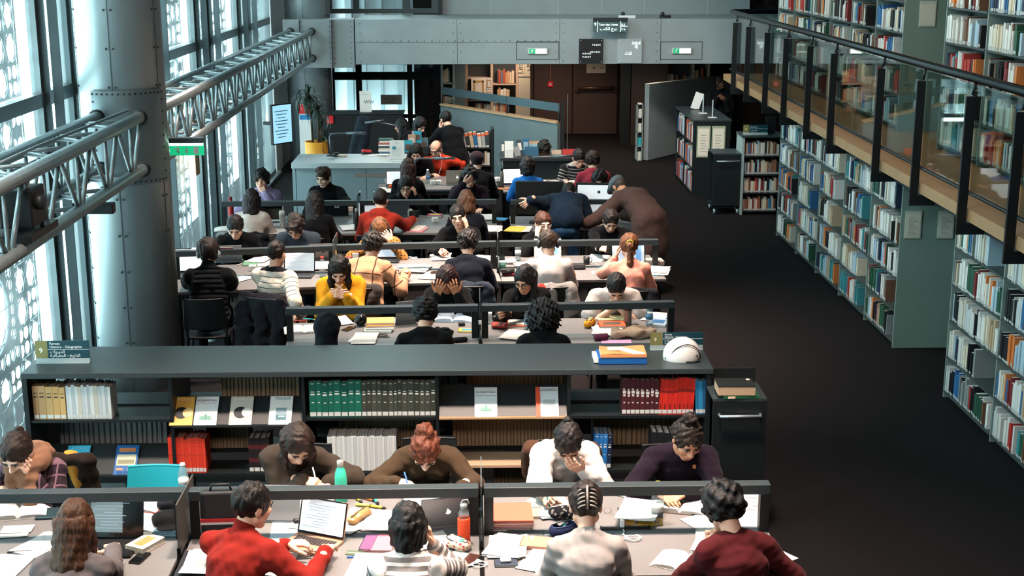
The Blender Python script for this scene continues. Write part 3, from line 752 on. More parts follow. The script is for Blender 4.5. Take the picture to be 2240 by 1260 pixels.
# ============================================================ fabrics, skin, hair
def fabric(name, col, col2=None, pat=None, rough=.9, bump=.35, fine=220):
    if name in MATS: return MATS[name]
    m = mat(name, col, rough, spec=.06, sheen=.03, noise=.09, nscale=38, bump=bump, bscale=fine)
    nt = m.node_tree; L = nt.links.new; b = nt.nodes['Principled BSDF']
    if pat:
        at = nt.nodes.new('ShaderNodeAttribute'); at.attribute_name = 'along'; src = b.inputs['Base Color'].links[0].from_socket
        def stripe(sock, freq, duty, off=0.0):
            a = nt.nodes.new('ShaderNodeMath'); a.operation = 'MULTIPLY_ADD'; a.inputs[1].default_value = freq; a.inputs[2].default_value = off; L(sock, a.inputs[0])
            f = nt.nodes.new('ShaderNodeMath'); f.operation = 'FRACT'; L(a.outputs[0], f.inputs[0])
            g = nt.nodes.new('ShaderNodeMath'); g.operation = 'LESS_THAN'; g.inputs[1].default_value = duty; L(f.outputs[0], g.inputs[0]); return g.outputs[0]
        def over(fac, c):
            nonlocal src
            x = nt.nodes.new('ShaderNodeMix'); x.data_type = 'RGBA'; L(fac, x.inputs[0]); L(src, x.inputs[6]); x.inputs[7].default_value = lin(c); src = x.outputs[2]
        if pat[0] == 'stripe': over(stripe(at.outputs['Fac'], pat[1], pat[2], pat[3] if len(pat) > 3 else 0), col2)
        if pat[0] in ('plaid', 'grid'):
            tc = nt.nodes.new('ShaderNodeTexCoord'); sp = nt.nodes.new('ShaderNodeSeparateXYZ'); L(tc.outputs['Object'], sp.inputs[0])
            over(stripe(at.outputs['Fac'], pat[1], pat[2], .3), col2); over(stripe(sp.outputs[0], pat[1], pat[2], .5), col2)
        if pat[0] == 'leopard':
            tc = nt.nodes.new('ShaderNodeTexCoord'); vo = nt.nodes.new('ShaderNodeTexVoronoi'); vo.inputs['Scale'].default_value = 38; L(tc.outputs['Object'], vo.inputs['Vector'])
            g = nt.nodes.new('ShaderNodeMath'); g.operation = 'LESS_THAN'; g.inputs[1].default_value = .38; L(vo.outputs['Distance'], g.inputs[0]); over(g.outputs[0], col2)
        if pat[0] == 'quilt':
            a = nt.nodes.new('ShaderNodeMath'); a.operation = 'MULTIPLY'; a.inputs[1].default_value = pat[1]; L(at.outputs['Fac'], a.inputs[0])
            s_ = nt.nodes.new('ShaderNodeMath'); s_.operation = 'SINE'; L(a.outputs[0], s_.inputs[0]); ab = nt.nodes.new('ShaderNodeMath'); ab.operation = 'ABSOLUTE'; L(s_.outputs[0], ab.inputs[0])
            bp = nt.nodes.new('ShaderNodeBump'); bp.inputs['Strength'].default_value = 1; bp.inputs['Distance'].default_value = .02; L(ab.outputs[0], bp.inputs['Height']); L(bp.outputs[0], b.inputs['Normal'])
        L(src, b.inputs['Base Color'])
    return m
def skin(tone): 
    c = {'light': '#e0ad94', 'pale': '#ecc0aa', 'tan': '#c98f70', 'brown': '#9a6648', 'dark': '#6e4632'}[tone]
    m = mat('skin_'+tone, c, .5, spec=.35, noise=.05, nscale=30)
    b = m.node_tree.nodes['Principled BSDF']; b.inputs['Subsurface Weight'].default_value = 0
    return m
def hairmat(col, rough=.55):
    k = 'hair_'+col
    if k in MATS: return MATS[k]
    m = bpy.data.materials.new(k); m.use_nodes = True; MATS[k] = m; nt = m.node_tree; L = nt.links.new; b = nt.nodes['Principled BSDF']
    b.inputs['Roughness'].default_value = rough; b.inputs['Specular IOR Level'].default_value = .28
    tc = nt.nodes.new('ShaderNodeTexCoord'); mp = nt.nodes.new('ShaderNodeMapping'); mp.inputs['Scale'].default_value = (95, 95, 9); L(tc.outputs['Object'], mp.inputs[0])
    n = nt.nodes.new('ShaderNodeTexNoise'); n.inputs['Scale'].default_value = 1.2; n.inputs['Detail'].default_value = 4; L(mp.outputs[0], n.inputs['Vector'])
    r = nt.nodes.new('ShaderNodeMapRange'); r.inputs[1].default_value = .3; r.inputs[2].default_value = .7; r.inputs[3].default_value = .18; r.inputs[4].default_value = .95; L(n.outputs['Fac'], r.inputs[0])
    v = nt.nodes.new('ShaderNodeVectorMath'); v.operation = 'SCALE'; v.inputs[0].default_value = lin(col)[:3]; L(r.outputs[0], v.inputs['Scale']); L(v.outputs[0], b.inputs['Base Color'])
    bp = nt.nodes.new('ShaderNodeBump'); bp.inputs['Strength'].default_value = .7; bp.inputs['Distance'].default_value = .006; L(n.outputs['Fac'], bp.inputs['Height']); L(bp.outputs[0], b.inputs['Normal'])
    return m
m_eye = mat('eye_white', '#d8d2cc', .3); m_iris = mat('brow_dark', '#211813', .5); m_lip = mat('lip', '#b0665a', .45)
def hair_prims(style, g, bk):
    """g: world down, bk: world direction away from the torso's front, both in the head frame"""
    g = np.array(g); bk = np.array(bk)
    t = {'thin': .003, 'short': .010, 'crop': .005, 'curly': .022, 'mop': .026, 'afro': .035}.get(style, .012)
    capm = [eli((0, .016, .035), (.076+t, .098+t, .090+t))]
    neg = [eli((0, -.108, -.042), (.074, .066, .100)), eli((.095, -.045, -.055), (.032, .05, .055)), eli((-.095, -.045, -.055), (.032, .05, .055)), eli((0, .03, -.135), (.2, .2, .075))]
    ex = []; S = lambda p, d, L: np.array(p)+np.array(d)*L
    def nrm(v): return v/np.linalg.norm(v)
    dn = nrm(g*.85+bk*.3); dn2 = nrm(g*.97+bk*.1)
    if style == 'mop': ex += [eli((0, -.055, .105), (.06, .05, .03))]
    if style in ('long', 'longmid', 'verylong', 'halfup', 'braids'):
        L = {'long': .27, 'longmid': .20, 'verylong': .40, 'halfup': .20, 'braids': .12}[style]
        a = np.array((0, .062, .0)); ex += [cap(a, S(a, dn, L*.5), .078, .072, 1.25), cap(S(a, dn, L*.5), S(S(a, dn, L*.5), dn2, L*.55), .070, .045, 1.35)]
        for s in (-1, 1):
            a = np.array((s*.076, .026, .02)); ex += [cap(a, S(a, dn2, L*.55), .030, .032), cap(S(a, dn2, L*.55), S(a, dn2, L*.95), .032, .016)]
    if style == 'bob':
        a = np.array((0, .055, .0)); ex += [cap(a, S(a, dn, .085), .075, .062, 1.25)]
        for s in (-1, 1): a = np.array((s*.070, .015, .02)); ex += [cap(a, S(a, dn2, .10), .035, .028)]
    if style == 'bobcurl':
        for s in (-1, 1): ex += [eli((s*.075, .025, -.04), (.055, .075, .09)), eli((s*.05, .05, .03), (.065, .075, .085))]
        ex += [eli((0, .085, -.03), (.085, .06, .10))]
    if style in ('bun', 'topbun', 'messybun'):
        p = {'bun': (0, .112, .045), 'topbun': (0, .045, .145), 'messybun': (0, .095, .095)}[style]; r_ = {'bun': .042, 'topbun': .040, 'messybun': .050}[style]
        ex += [eli(p, (r_*1.15, r_, r_))]
    if style == 'smallbun': ex += [eli((0, .105, .085), (.030, .030, .028))]
    if style == 'ponytail':
        a = np.array((0, .105, .03)); ex += [cap(a, S(a, nrm(dn*.6+bk*.6), .04), .026, .030), cap(S(a, nrm(dn*.6+bk*.6), .04), S(a, dn, .20), .030, .030), cap(S(a, dn, .20), S(a, dn, .31), .028, .008)]
    if style == 'clipbun': ex += [eli((0, .105, .035), (.048, .036, .066)), eli((0, .11, .075), (.05, .03, .03))]
    if style == 'fringe': # balding: only sides and back
        neg += [eli((0, -.03, .12), (.10, .13, .085))]
    if style == 'sweep': ex += [eli((.02, -.055, .098), (.062, .05, .034)), eli((-.03, -.02, .115), (.05, .06, .03))]
    return capm, ex, neg
def rotm(rx=0, ry=0, rz=0): return np.array(Euler((R(rx), R(ry), R(rz)), 'XYZ').to_matrix(), np.float32)
def ik(sh, tg, l1, l2, hint):
    d = tg-sh; L = float(np.linalg.norm(d)); u = d/L; L = min(L, l1+l2-.006); L = max(L, abs(l1-l2)+.05)
    a = (l1*l1-l2*l2+L*L)/(2*L); h = math.sqrt(max(l1*l1-a*a, 0)); pr = hint-u*float(hint@u); pr /= np.linalg.norm(pr)
    return sh+u*a+pr*h, sh+u*L
HP = {  # hand poses in the head frame, s = +1 person's left, -1 right: wrist, finger direction, palm normal, template
 'cheek': ((.088, -.085, -.125), (-.12, .28, .95), (-.9, .35, 0), 'cheek'), 'mouth': ((.055, -.165, -.135), (-.45, .45, .75), (0, .8, -.5), 'fist'), 'chin': ((.05, -.13, -.185), (-.2, .2, .95), (-.3, .95, 0), 'fist'),
 'forehead': ((.115, -.145, .0), (-.85, .15, .5), (0, 1, .1), 'cheek'), 'face': ((.085, -.155, -.085), (-.6, .1, .8), (-.1, 1, 0), 'cheek'), 'hair': ((.085, -.135, -.055), (-.28, .22, .92), (-.25, .95, .1), 'spread'),
 'ear': ((.125, -.07, -.095), (-.25, .12, .95), (-.95, .1, 0), 'relax'), 'temple': ((.12, -.12, -.06), (-.5, .2, .8), (-.7, .7, 0), 'spread')}
def hand_at(w, fx, pn, tpl, left):
    fx = fx/np.linalg.norm(fx); z = -pn; z = z-fx*float(z@fx); z = z/np.linalg.norm(z); y = np.cross(z, fx)
    v, q = HANDS[tpl]
    if left: v = v*V3(1, -1, 1); q = q[:, ::-1]
    return (w+v@np.stack([fx, y, z])).astype(np.float32), q
# ============================================================ the person
SHOE = MB(); SHOE.lathe([(.0, -.0), (.046, .0), (.05, .03), (.046, .06), (.03, .075), (.0, .078)], n=16, sx=1, sy=2.5)
SHOEM = {}
PEOPLE = []
def person(label, px, py, face=0, lean=22, bend=8, hp=35, hy=0, hr=0, fem=0, tone='light', hair=('short', '#1b1512'), top=('sweater', 'fabric_black', '#15171a'), legs='#1c1e24', Rh=None, Lh=None,
           sleeve=1.0, loose=.014, scale=1.0, twist=0, side=0, stand=None, hood=0, collar=0, extras=(), beard=None, chair=True, hz=None, ev=None, shoes='#1a1a1c', dx=(0, 0), elbow=None, groupname=None, hipat=None, coat=0, headless=False, folds=1.0, jeans=None):
    s = scale
    if abs(face) < 50 and hp > 22 and stand is None: hp = 22+(hp-22)*.78
    f = V3(0, -1, 0); X = V3(1, 0, 0); Z = V3(0, 0, 1)
    D = lambda a: V3(math.sin(R(side))*math.cos(R(a)), -math.sin(R(a)), math.cos(R(a))*math.cos(R(side)))
    hipz = .545 if stand is None else .93
    P0 = V3(0, 0, hipz); P1 = P0+.165*D(lean*(.55 if stand is None else .85)); P2 = P1+.165*D(lean); P3 = P2+.155*D(lean+bend*.6); P4 = P3+.038*D(lean*.8+bend+hp*.25)
    HM = rotm(0, 0, hy)@rotm(hp, 0, 0)@rotm(0, hr, 0)*1.05
    Hc = P4-HM@V3(0, .030, -.105)
    zh = float(Hc[2])*s
    RZ = Matrix.Rotation(R(face), 3, 'Z')
    hw = P(px, py, zh) if hz is None else PY(px, py, hz)
    base = hw-RZ@Vector((float(Hc[0])*s, float(Hc[1])*s, zh)); base.x += dx[0]; base.y += dx[1]
    if stand is not None or hz is not None: base.z = max(base.z, 0) if hz is None else 0
    if hipat: q = P(hipat[0], hipat[1], .95*s); base.x, base.y = q.x, q.y
    base.z = 0
    def loc(px_, py_, z=.775):
        w = P(px_, py_, z); v = RZ.inverted()@(w-base); return np.array(v, np.float32)/s
    yaw2 = rotm(0, 0, twist)
    sw = .170 if not fem else .150
    up = D(lean+bend*.6)
    SH = {k: P3-.062*up+yaw2@V3(k*sw, .004, 0)-V3(0, 0, .014) for k in (-1, 1)}
    l1, l2 = (.285, .255) if not fem else (.265, .24)
    arms = {}; hands = []
    for k, h in ((-1, Rh), (1, Lh)):
        if h is None: h = ('l', (k*.17, -.40, .775), 'relax')
        hint = V3(k*.42, .3, -.95) if elbow is None or k not in elbow else V3(*elbow[k])
        if isinstance(h, str): h = (h,)
        pose = None
        if h[0] in HP:
            wv, dv, nv, tp = HP[h[0]]; m = V3(k, 1, 1)
            w = Hc+HM@(V3(*wv)*m); dv = HM@(V3(*dv)*m); nv = HM@(V3(*nv)*m); hint = V3(k*.55, -.25, -.9) if elbow is None or k not in elbow else hint
            e, w = ik(SH[k], w, l1, l2, hint); arms[k] = (e, w); hands.append((w, dv, nv, tp, k)); continue
        if h[0] == 'l': w = V3(*h[1]); tp = h[2]; dirv = h[3] if len(h) > 3 else None; nv = h[4] if len(h) > 4 else None
        elif h[0] == 'w': w = loc(*h[1]); tp = h[2]; dirv = h[3] if len(h) > 3 else None; nv = h[4] if len(h) > 4 else None
        else: w = loc(h[0], h[1], h[2] if len(h) > 2 and not isinstance(h[2], str) else .775); tp = h[-1] if isinstance(h[-1], str) else 'relax'; dirv = nv = None
        e, w = ik(SH[k], w, l1, l2, hint)
        if stand is None and h[0] != 'l':
            for q in (.6, .8, 1.0, 1.3):
                if e[2] > .725: break
                e, w = ik(SH[k], w, l1, l2, V3(k*q, .25, -.8+q*.4))
        arms[k] = (e, w)
        fa = (w-e)/np.linalg.norm(w-e)
        if dirv is None: dv = V3(fa[0]-k*.25, fa[1]-.3, -.12 if w[2] < .9 else fa[2]*.6)
        else: dv = V3(*dirv)
        nv = V3(*(nv or ((0, 0, -1) if tp != 'pen' else (-k*.75, 0, -.65))))
        if stand is None and h[0] != 'l':   # rest the hand on the desk, not in it
            lo_ = float(hand_at(w, dv, nv, tp, k > 0)[0][:, 2].min())*s; need = .762-lo_
            if 0 < need < .12: w = w+V3(0, 0, need/s); e, w = ik(SH[k], w, l1, l2, hint if e[2] < .73 else e-SH[k]-(w-SH[k])*.5); arms[k] = (e, w)
        hands.append((w, dv, nv, tp, k))
    # legs
    LG = {}
    for k in (-1, 1):
        hj = P0+V3(k*.088, 0, -.005)
        if stand is None: kn = V3(k*.12, -.43, .495); an = V3(k*.13, -.40+.05*k, .085)
        else: kn = hj+V3(k*.02, -.05+stand*k*.02, -.42); an = V3(k*.11, .02+stand*k*.05, .085)
        LG[k] = (hj, kn, an)
    Yd = hw.y
    res = min(.02, max(.0085, .0011*Yd))
    lo = loose
    # --- body: one skin surface (torso, neck, limbs), head and hands run into it
    core = [cap(P0, P1, .085, .085, 1.25), cap(P1, P2, .085, .095, 1.3), cap(P2, P3-.05*up, .095, .07, 1.35), cap(P3-.05*up, P4, .052 if not fem else .044, .046 if not fem else .040)]
    for k in (-1, 1):
        e, w = arms[k]; hj, kn, an = LG[k]
        core += [cap(SH[k], e, .045, .038), cap(e, w, .039, .0265), cap(P3-.05*up, SH[k], .05, .045)]
        core += [cap(hj, kn, .07, .048), cap(kn, an, .046, .033), cap(an, an+V3(0, -.1, -.045), .032, .026)]
    bres = res*1.3 if sleeve > .9 else res
    bv, bq = sdf_mesh(core, bres, .02)
    parts = [(bv, bq, 0)]
    for v, q, m in HEAD[fem]: parts.append(((Hc+v@HM.T).astype(np.float32), q, m))
    for (w, dv, nv, tp, k) in hands: parts.append((*hand_at(w, dv, nv, tp, k > 0), 0))
    sk = skin(tone)
    me = np_mesh('person', parts, [sk, m_iris, m_eye, m_lip])
    o = bpy.data.objects.new('person', me); C.objects.link(o); o.location = base; o.rotation_euler = (0, 0, R(face)); o.scale = (s, s, s)
    tag(o, label, 'person', groupname)
    def child(name, v, q, m, attr=None, lab=None):
        if len(v) == 0: return
        c = bpy.data.objects.new(name, np_mesh(name, [(v, q, 0)], [m] if not isinstance(m, list) else m, attr)); C.objects.link(c); c.parent = o
        if lab: c['label'] = lab
        return c
    # --- top
    kind, mname, mcol = top[:3]; tm = top[3] if len(top) > 3 and not isinstance(top[3], str) else fabric(mname, mcol)
    w0 = .112 if not fem else .102
    hem = P0-.002*D(lean*.3) if stand is None else P0-(.12+coat if coat else -.03)*Z*1.0+V3(0, .02 if coat else -.02, 0)
    T = [cap(hem, P0, w0+lo*.8+coat*.10+(.022 if stand is not None else 0), w0-.002+lo+(.02 if stand is not None else 0), 1.33), cap(P0, P1, w0+lo, w0-.008+lo, 1.33), cap(P1, P2, w0-.008+lo, .108+lo*.8, 1.36), cap(P2, P3-.06*up, .108+lo*.7, .072+lo*.5, 1.45)]
    if fem: T += [eli(P2+.02*up+V3(k*.07, 0, 0)+.075*V3(0, -math.cos(R(lean)), -math.sin(R(lean))), (.062, .058, .062)) for k in (-1, 1)]
    for k in (-1, 1):
        e, w = arms[k]; T.append(cap(P3-.02*up+V3(k*.02, .006, 0), SH[k]+V3(0, 0, -.004), .056+lo*.3, .050+lo*.5))
        ed = e-SH[k]; wd = w-e
        if sleeve > .5: T += [cap(SH[k], e, .056+lo*.7, .046+lo), cap(e, e+wd*(sleeve*.96-.0 if sleeve <= 1 else 1), .046+lo, .033+lo*.75)]
        else: T += [cap(SH[k], SH[k]+ed*sleeve*2*.8, .058+lo, .056+lo*1.4)]
    if collar: T += [cap(P3-.01*up, P3+.045*up, .062, .058)]
    if hood == 1: T += [eli(P3+V3(0, .065, .0), (.10, .055, .055)), cap(P3+V3(-.075, .0, .01), P3+V3(-.03, -.075, -.045), .03, .022), cap(P3+V3(.075, .0, .01), P3+V3(.03, -.075, -.045), .03, .022)]
    if hood == 2: T += [eli(Hc+HM@V3(0, .02, .03), (.105, .125, .115)), cap(Hc+HM@V3(0, .05, -.02), P3, .09, .085)]
    sd = abs(hash(label)) % 1000 if False else len(PEOPLE)*13+5
    def tdisp(G): return wob(G, sd, 24, .007*folds)+wob(G, sd+1, 58, .0045*folds)
    ng = [eli(Hc+HM@V3(0, -.075, -.01), (.075, .09, .11))] if hood == 2 else []
    tv, tq = sdf_mesh(T, res, .035, ng, .01, tdisp)
    # pattern coordinate: how far along the trunk or the sleeve
    best = np.full(len(tv), 9, np.float32); al = np.zeros(len(tv), np.float32)
    for (a, b, w_, o0) in ((hem, P1, 1.5, -.27), (P1, P3, 1.5, 0)):
        t_, d_ = _seg(tv, V3(*a), V3(*b)); d_ = d_-.11; m_ = d_ < best; best[m_] = d_[m_]; al[m_] = (o0+t_*np.linalg.norm(b-a))[m_]
    for k in (-1, 1):
        e, w = arms[k]
        for (a, b, o0) in ((SH[k], e, .7), (e, w, .7+l1)):
            t_, d_ = _seg(tv, a, b); d_ = d_-.05; m_ = d_ < best; best[m_] = d_[m_]; al[m_] = (o0+t_*np.linalg.norm(b-a))[m_]
    child(kind, tv, tq, tm, {'along': al})
    # --- trousers, shoes
    B = [cap(P0+V3(0, .0, -.01), P0+.05*D(lean*.4), .118, .108, 1.33)]
    if stand is not None: B += [cap(P0-.10*Z+V3(0, .03, 0), P0-.04*Z, .122, .112, 1.28)]
    for k in (-1, 1):
        hj, kn, an = LG[k]; B += [cap(hj, kn, .090, .064), cap(kn, an, .062, .05)]
    v, q = sdf_mesh(B, max(res, .013), .03, disp=lambda G: wob(G, sd+3, 30, .006))
    child('trousers', v, q, jeans or fabric('trouser_'+legs, legs))
    sm_ = mat('shoe_'+shoes, shoes, .6)
    if shoes not in SHOEM: SHOEM[shoes] = SHOE.mesh('shoe', sm_)
    for k in (-1, 1):
        so = bpy.data.objects.new('shoe', SHOEM[shoes]); C.objects.link(so); so.parent = o; an = LG[k][2]; so.location = (an[0], an[1]-.055, .004)
    # --- hair
    if hair:
        st, hc = hair[:2]
        g = HM.T@V3(0, 0, -1); bk = HM.T@V3(0, 1, 0)
        hb, ex, ng = hair_prims(st, g, bk)
        hres = .0065 if Yd < 10 else .008
        rough_ = {'curly': (150, .013), 'bobcurl': (120, .020), 'afro': (150, .013), 'mop': (75, .013), 'braids': (190, .006), 'messybun': (90, .011), 'topbun': (110, .010)}.get(st, (85, .0045))
        hd = lambda G: wob(G, sd+7, rough_[0], rough_[1])+wob(G*np.array((1, 1, .18), np.float32), sd+9, 170, .004)
        v1, q1 = sdf_mesh(hb, hres, .012, ng, .010, hd)
        ps = [(v1, q1)]
        if ex: ps.append(sdf_mesh(ex, hres, .02, [eli((0, -.085, -.035), (.066, .075, .105))] if st not in ('mop', 'sweep') else [], .012, hd))
        v = np.concatenate([a[0] for a in ps]); q = np.concatenate([ps[0][1]]+([ps[1][1]+len(ps[0][0])] if ex else []))
        hairo = child('hair', (Hc+v@HM.T).astype(np.float32), q, hairmat(hc))
    if beard:
        v, q = sdf_mesh([eli((0, -.052, -.082), (.05, .052, .042)), cap((-.058, -.01, -.03), (-.04, -.05, -.085), .018, .02), cap((.058, -.01, -.03), (.04, -.05, -.085), .018, .02)], .0065, .014, [eli((0, -.115, -.048), (.026, .03, .030))], .008)
        child('beard', (Hc+v@HM.T).astype(np.float32), q, hairmat(beard))
    def hobj(name, mb, m, lab=None, par=None):
        mb.T = None; vs = np.array(mb.v, np.float32); mb.v = [tuple(x) for x in (Hc+vs@HM.T)]
        c = mb.obj(name, m, par or o)
        if lab: c['label'] = lab
        return c
    for e_ in extras:
        if e_[0] == 'headphones':
            col = e_[1]; mb = MB()
            mb.tube([(.094*math.cos(a), .012, .012+.118*math.sin(a)) for a in [R(x) for x in range(-4, 185, 12)]], .011, 8)
            for k in (-1, 1): mb.ell((k*.092, .012, -.004), (.022, .040, .044))
            hobj('headphones', mb, mat('phones_'+col, col, .45))
        if e_[0] == 'glasses':
            mb = MB()
            for k in (-1, 1):
                mb.tube([(k*.031+.023*math.cos(a), -.104+.004*abs(math.cos(a)), .002+.018*math.sin(a)) for a in [R(x) for x in range(0, 360, 30)]], .0022, 5, True)
                mb.tube([(k*.054, -.100, .006), (k*.076, -.05, .008), (k*.078, .01, .006)], .002, 5)
            mb.tube([(-.009, -.106, .004), (.009, -.106, .004)], .002, 5); hobj('glasses', mb, mat('frame_'+e_[1], e_[1], .3, .4))
        if e_[0] == 'cap':
            v, q = sdf_mesh([eli((0, .012, .060), (.098, .118, .075)), eli((0, -.075, .075), (.085, .085, .022))], .007, .02, [eli((0, .0, -.03), (.2, .2, .065))], .01)
            child('flat_cap', (Hc+v@HM.T).astype(np.float32), q, fabric('cap_'+e_[1], e_[1]))
        if e_[0] == 'beanie':
            v, q = sdf_mesh([eli((0, .018, .055), (.098, .118, .095))], .008, .02, [eli((0, -.02, -.05), (.2, .2, .07))], .01)
            child('beanie', (Hc+v@HM.T).astype(np.float32), q, fabric('beanie_'+e_[1], e_[1]))
        if e_[0] == 'clip':
            mb = MB()
            for i in range(5):
                for k in (-1, 1): mb.tube([(k*.012, .136+.004*i*.2, .075-i*.021), (k*.034, .138, .070-i*.021), (k*.048, .122, .062-i*.021)], .0045, 6)
            mb.tube([(0, .142, .09), (0, .146, .03), (0, .14, -.03)], .006, 6); hobj('hair_clip', mb, mat('clip_tortoise', '#9a8f86', .25, .2), None, hairo)
        if e_[0] == 'band':
            mb = MB(); mb.tube([(.028*math.cos(a), .118+.010*math.sin(a), .03+.026*math.sin(a)) for a in [R(x) for x in range(0, 360, 30)]], .006, 6, True); hobj('hair_tie', mb, mat('tie_'+e_[1], e_[1], .6), None, hairo)
        if e_[0] == 'scarf':
            ring = [P3+V3(.105*math.cos(a), .09*math.sin(a)-.015, .035+.018*math.sin(2*a)) for a in [R(x) for x in range(0, 360, 30)]]
            pr = [cap(ring[i], ring[(i+1) % 12], .052, .052) for i in range(12)]+[cap(P3+V3(.03, -.12, .0), P3+V3(.05, -.17, -.18), .055, .05, 1.2), cap(P3+V3(-.05, -.11, .03), P3+V3(-.07, -.14, -.10), .05, .04)]
            v, q = sdf_mesh(pr, .010, .03, disp=lambda G: wob(G, 5, 60, .010)); child('scarf', v, q, fabric('scarf_'+e_[1], e_[1], bump=.6, fine=140))
        if e_[0] == 'shirt':   # collar or undershirt seen at the neck
            v, q = sdf_mesh([cap(P3-.045*up+V3(0, -.03, 0), P3+.012*up+V3(0, -.012, 0), .060, .056)], .009, .02); child('undershirt', v, q, fabric('shirt_'+e_[1], e_[1]))
        if e_[0] == 'polo':
            v, q = sdf_mesh([cap(P3-.02*up, P3+.04*up, .066, .060)], .008, .02); child('collar', v, q, tm)
        if e_[0] == 'earring':
            mb = MB()
            for k in (-1, 1): mb.tube([(k*.083+.012*math.cos(a), -.004, -.048+.014*math.sin(a)) for a in [R(x) for x in range(0, 360, 36)]], .0025, 5, True)
            hobj('earring', mb, mat('earring_silver', '#d8d4c8', .25, .8))
        if e_[0] == 'emblem':
            q = P2+.05*up+V3(e_[2], -.132, .0); MB().box(tuple(q), (.02, .012, .022)).obj('emblem', mat('emblem_'+e_[1], e_[1], .5), o)
        if e_[0] == 'wire':
            a = Hc+HM@V3(.06, -.02, -.02); b = P3+V3(.03, -.17, -.1); c_ = P2+V3(.0, -.2, -.05)
            MB().tube([tuple(a), tuple((a+b)/2+V3(.01, -.03, -.02)), tuple(b), tuple(c_), tuple(c_+V3(-.1, -.16, -.16))], .004, 5).obj('earphone_wire', mat('wire_white', '#dcdcdc', .5), o)
        if e_[0] == 'buttons':
            pass
    for (w, dv, nv, tp, k) in hands:
        if tp == 'pen' and ev != 'nopen':
            dvn = dv/np.linalg.norm(dv); a = w+dvn*.105+V3(0, 0, -.03); b = a+V3(k*.035, .06, .115)
            pen = MB().cyl(tuple(a), tuple(b), .0048, 8).cyl(tuple(a), tuple(a-(b-a)*.1), .004, 6, .001)
            w1 = [Vector(v) for v in pen.v]; pen.v = [tuple(base+RZ@(v*s)) for v in w1]
            pc = ev or '#2b56b0'
            PENS.append((pen, pc, label))
    PEOPLE.append((o, label, base.copy(), face, chair and stand is None, hw.copy()))
    return o
PENS = []
# ============================================================ the people
jean = fabric('jeans_blue', '#2d4a68', bump=.5)
BLK = ('sweater', 'knit_black', '#0b0c0e')
def T(kind, name, col, **k): return (kind, name, col, fabric(name, col, **k)) if k else (kind, name, col)
FT = lambda z=.775: None
# --- first row, far side (facing us)
person('person in a dark plaid shirt and brown scarf resting the face on one hand', 38, 992, hp=42, hy=-14, fem=1, hair=('smallbun', '#2a1d17'), tone='pale', Lh='cheek', Rh=(0, 1085, .775, 'relax'),
       top=T('shirt', 'plaid_dark', '#2a2028', col2='#6d5560', pat=('plaid', 14, .14)), extras=[('scarf', '#7a5a48')], lean=30)
person('person in a brown-grey sweater with dark half-up hair writing near the red volumes', 650, 972, hp=50, hy=20, hr=6, fem=1, hair=('halfup', '#2c1c16'), Rh=(662, 1068, .78, 'pen'), Lh=(720, 1066, .78, 'flat'), ev='#e4e4e4',
       top=T('sweater', 'wool_browngrey', '#37302a', bump=.7), lean=30, loose=.026)
person('person in an olive brown sweater with auburn bun bending low over the desk', 930, 985, hp=66, lean=38, fem=1, hair=('messybun', '#6b3520'), tone='pale', Rh=(872, 1070, .78, 'pen'), Lh=(1010, 1082, .775, 'relax'), ev='#2b62c0',
       top=T('sweater', 'knit_olive', '#3a2e22'), loose=.012)
person('person in a white t-shirt over white sleeves hiding the face behind one hand', 1242, 968, hp=58, lean=30, fem=1, hair=('smallbun', '#1a1314'), Lh='face', Rh=(1192, 1096, .78, 'pen'), ev='#1e7f88',
       top=T('t_shirt', 'cotton_white', '#b9b6b4', bump=.25), loose=.026, folds=1.4)
person('person in a dark plum sweater with curly top knot reading next to the book trolley', 1503, 962, hp=36, hy=12, lean=28, hair=('topbun', '#241610'), tone='tan', Rh=(1440, 1090, .78, 'flat'), Lh=(1500, 1088, .78, 'flat'),
       top=T('sweater', 'knit_plum', '#1a121c'), loose=.022, extras=[('emblem', '#c87a4a', .075)])
# --- first row, near side (backs to us)
person('person with very long brown hair in a grey sweater working on a black laptop', 165, 1148, face=180, hp=18, lean=16, fem=1, hair=('verylong', '#54341f'), Rh=(250, 1222, .775, 'type'), Lh=(170, 1225, .775, 'type'), top=T('sweater', 'knit_midgrey', '#5a5556'))
person('person in a bright red polo sweater typing on a rose gold laptop', 552, 1108, face=158, hp=14, hy=-26, lean=24, hair=('short', '#16110f'), Rh=(712, 1222, .785, 'type'), Lh=(628, 1204, .785, 'type'), top=T('sweater', 'knit_red', '#7a201a'), extras=[('polo',)], tone='light')
person('person in a grey and white striped top with a short black bob', 893, 1152, face=180, hp=20, lean=12, fem=1, hair=('bob', '#120f11'), Rh='ear', top=T('sweater', 'stripe_grey', '#6e6a69', col2='#cfcac6', pat=('stripe', 22, .42)), tone='light', scale=.97)
person('person in a light grey sweater with hair pinned up in a claw clip', 1281, 1108, face=180, hp=30, lean=18, fem=1, hair=('clipbun', '#2a1d18'), extras=[('clip',)], top=T('sweater', 'knit_lightgrey', '#8f8a88'), loose=.008, tone='light')
person('person in a maroon sweater with thick black hair at the desk corner', 1582, 1112, face=197, hp=26, hy=10, lean=18, hair=('mop', '#0f0d0e'), Lh='chin', Rh=(1650, 1230, .775, 'relax'), top=T('sweater', 'knit_maroon', '#45171a'), tone='light')
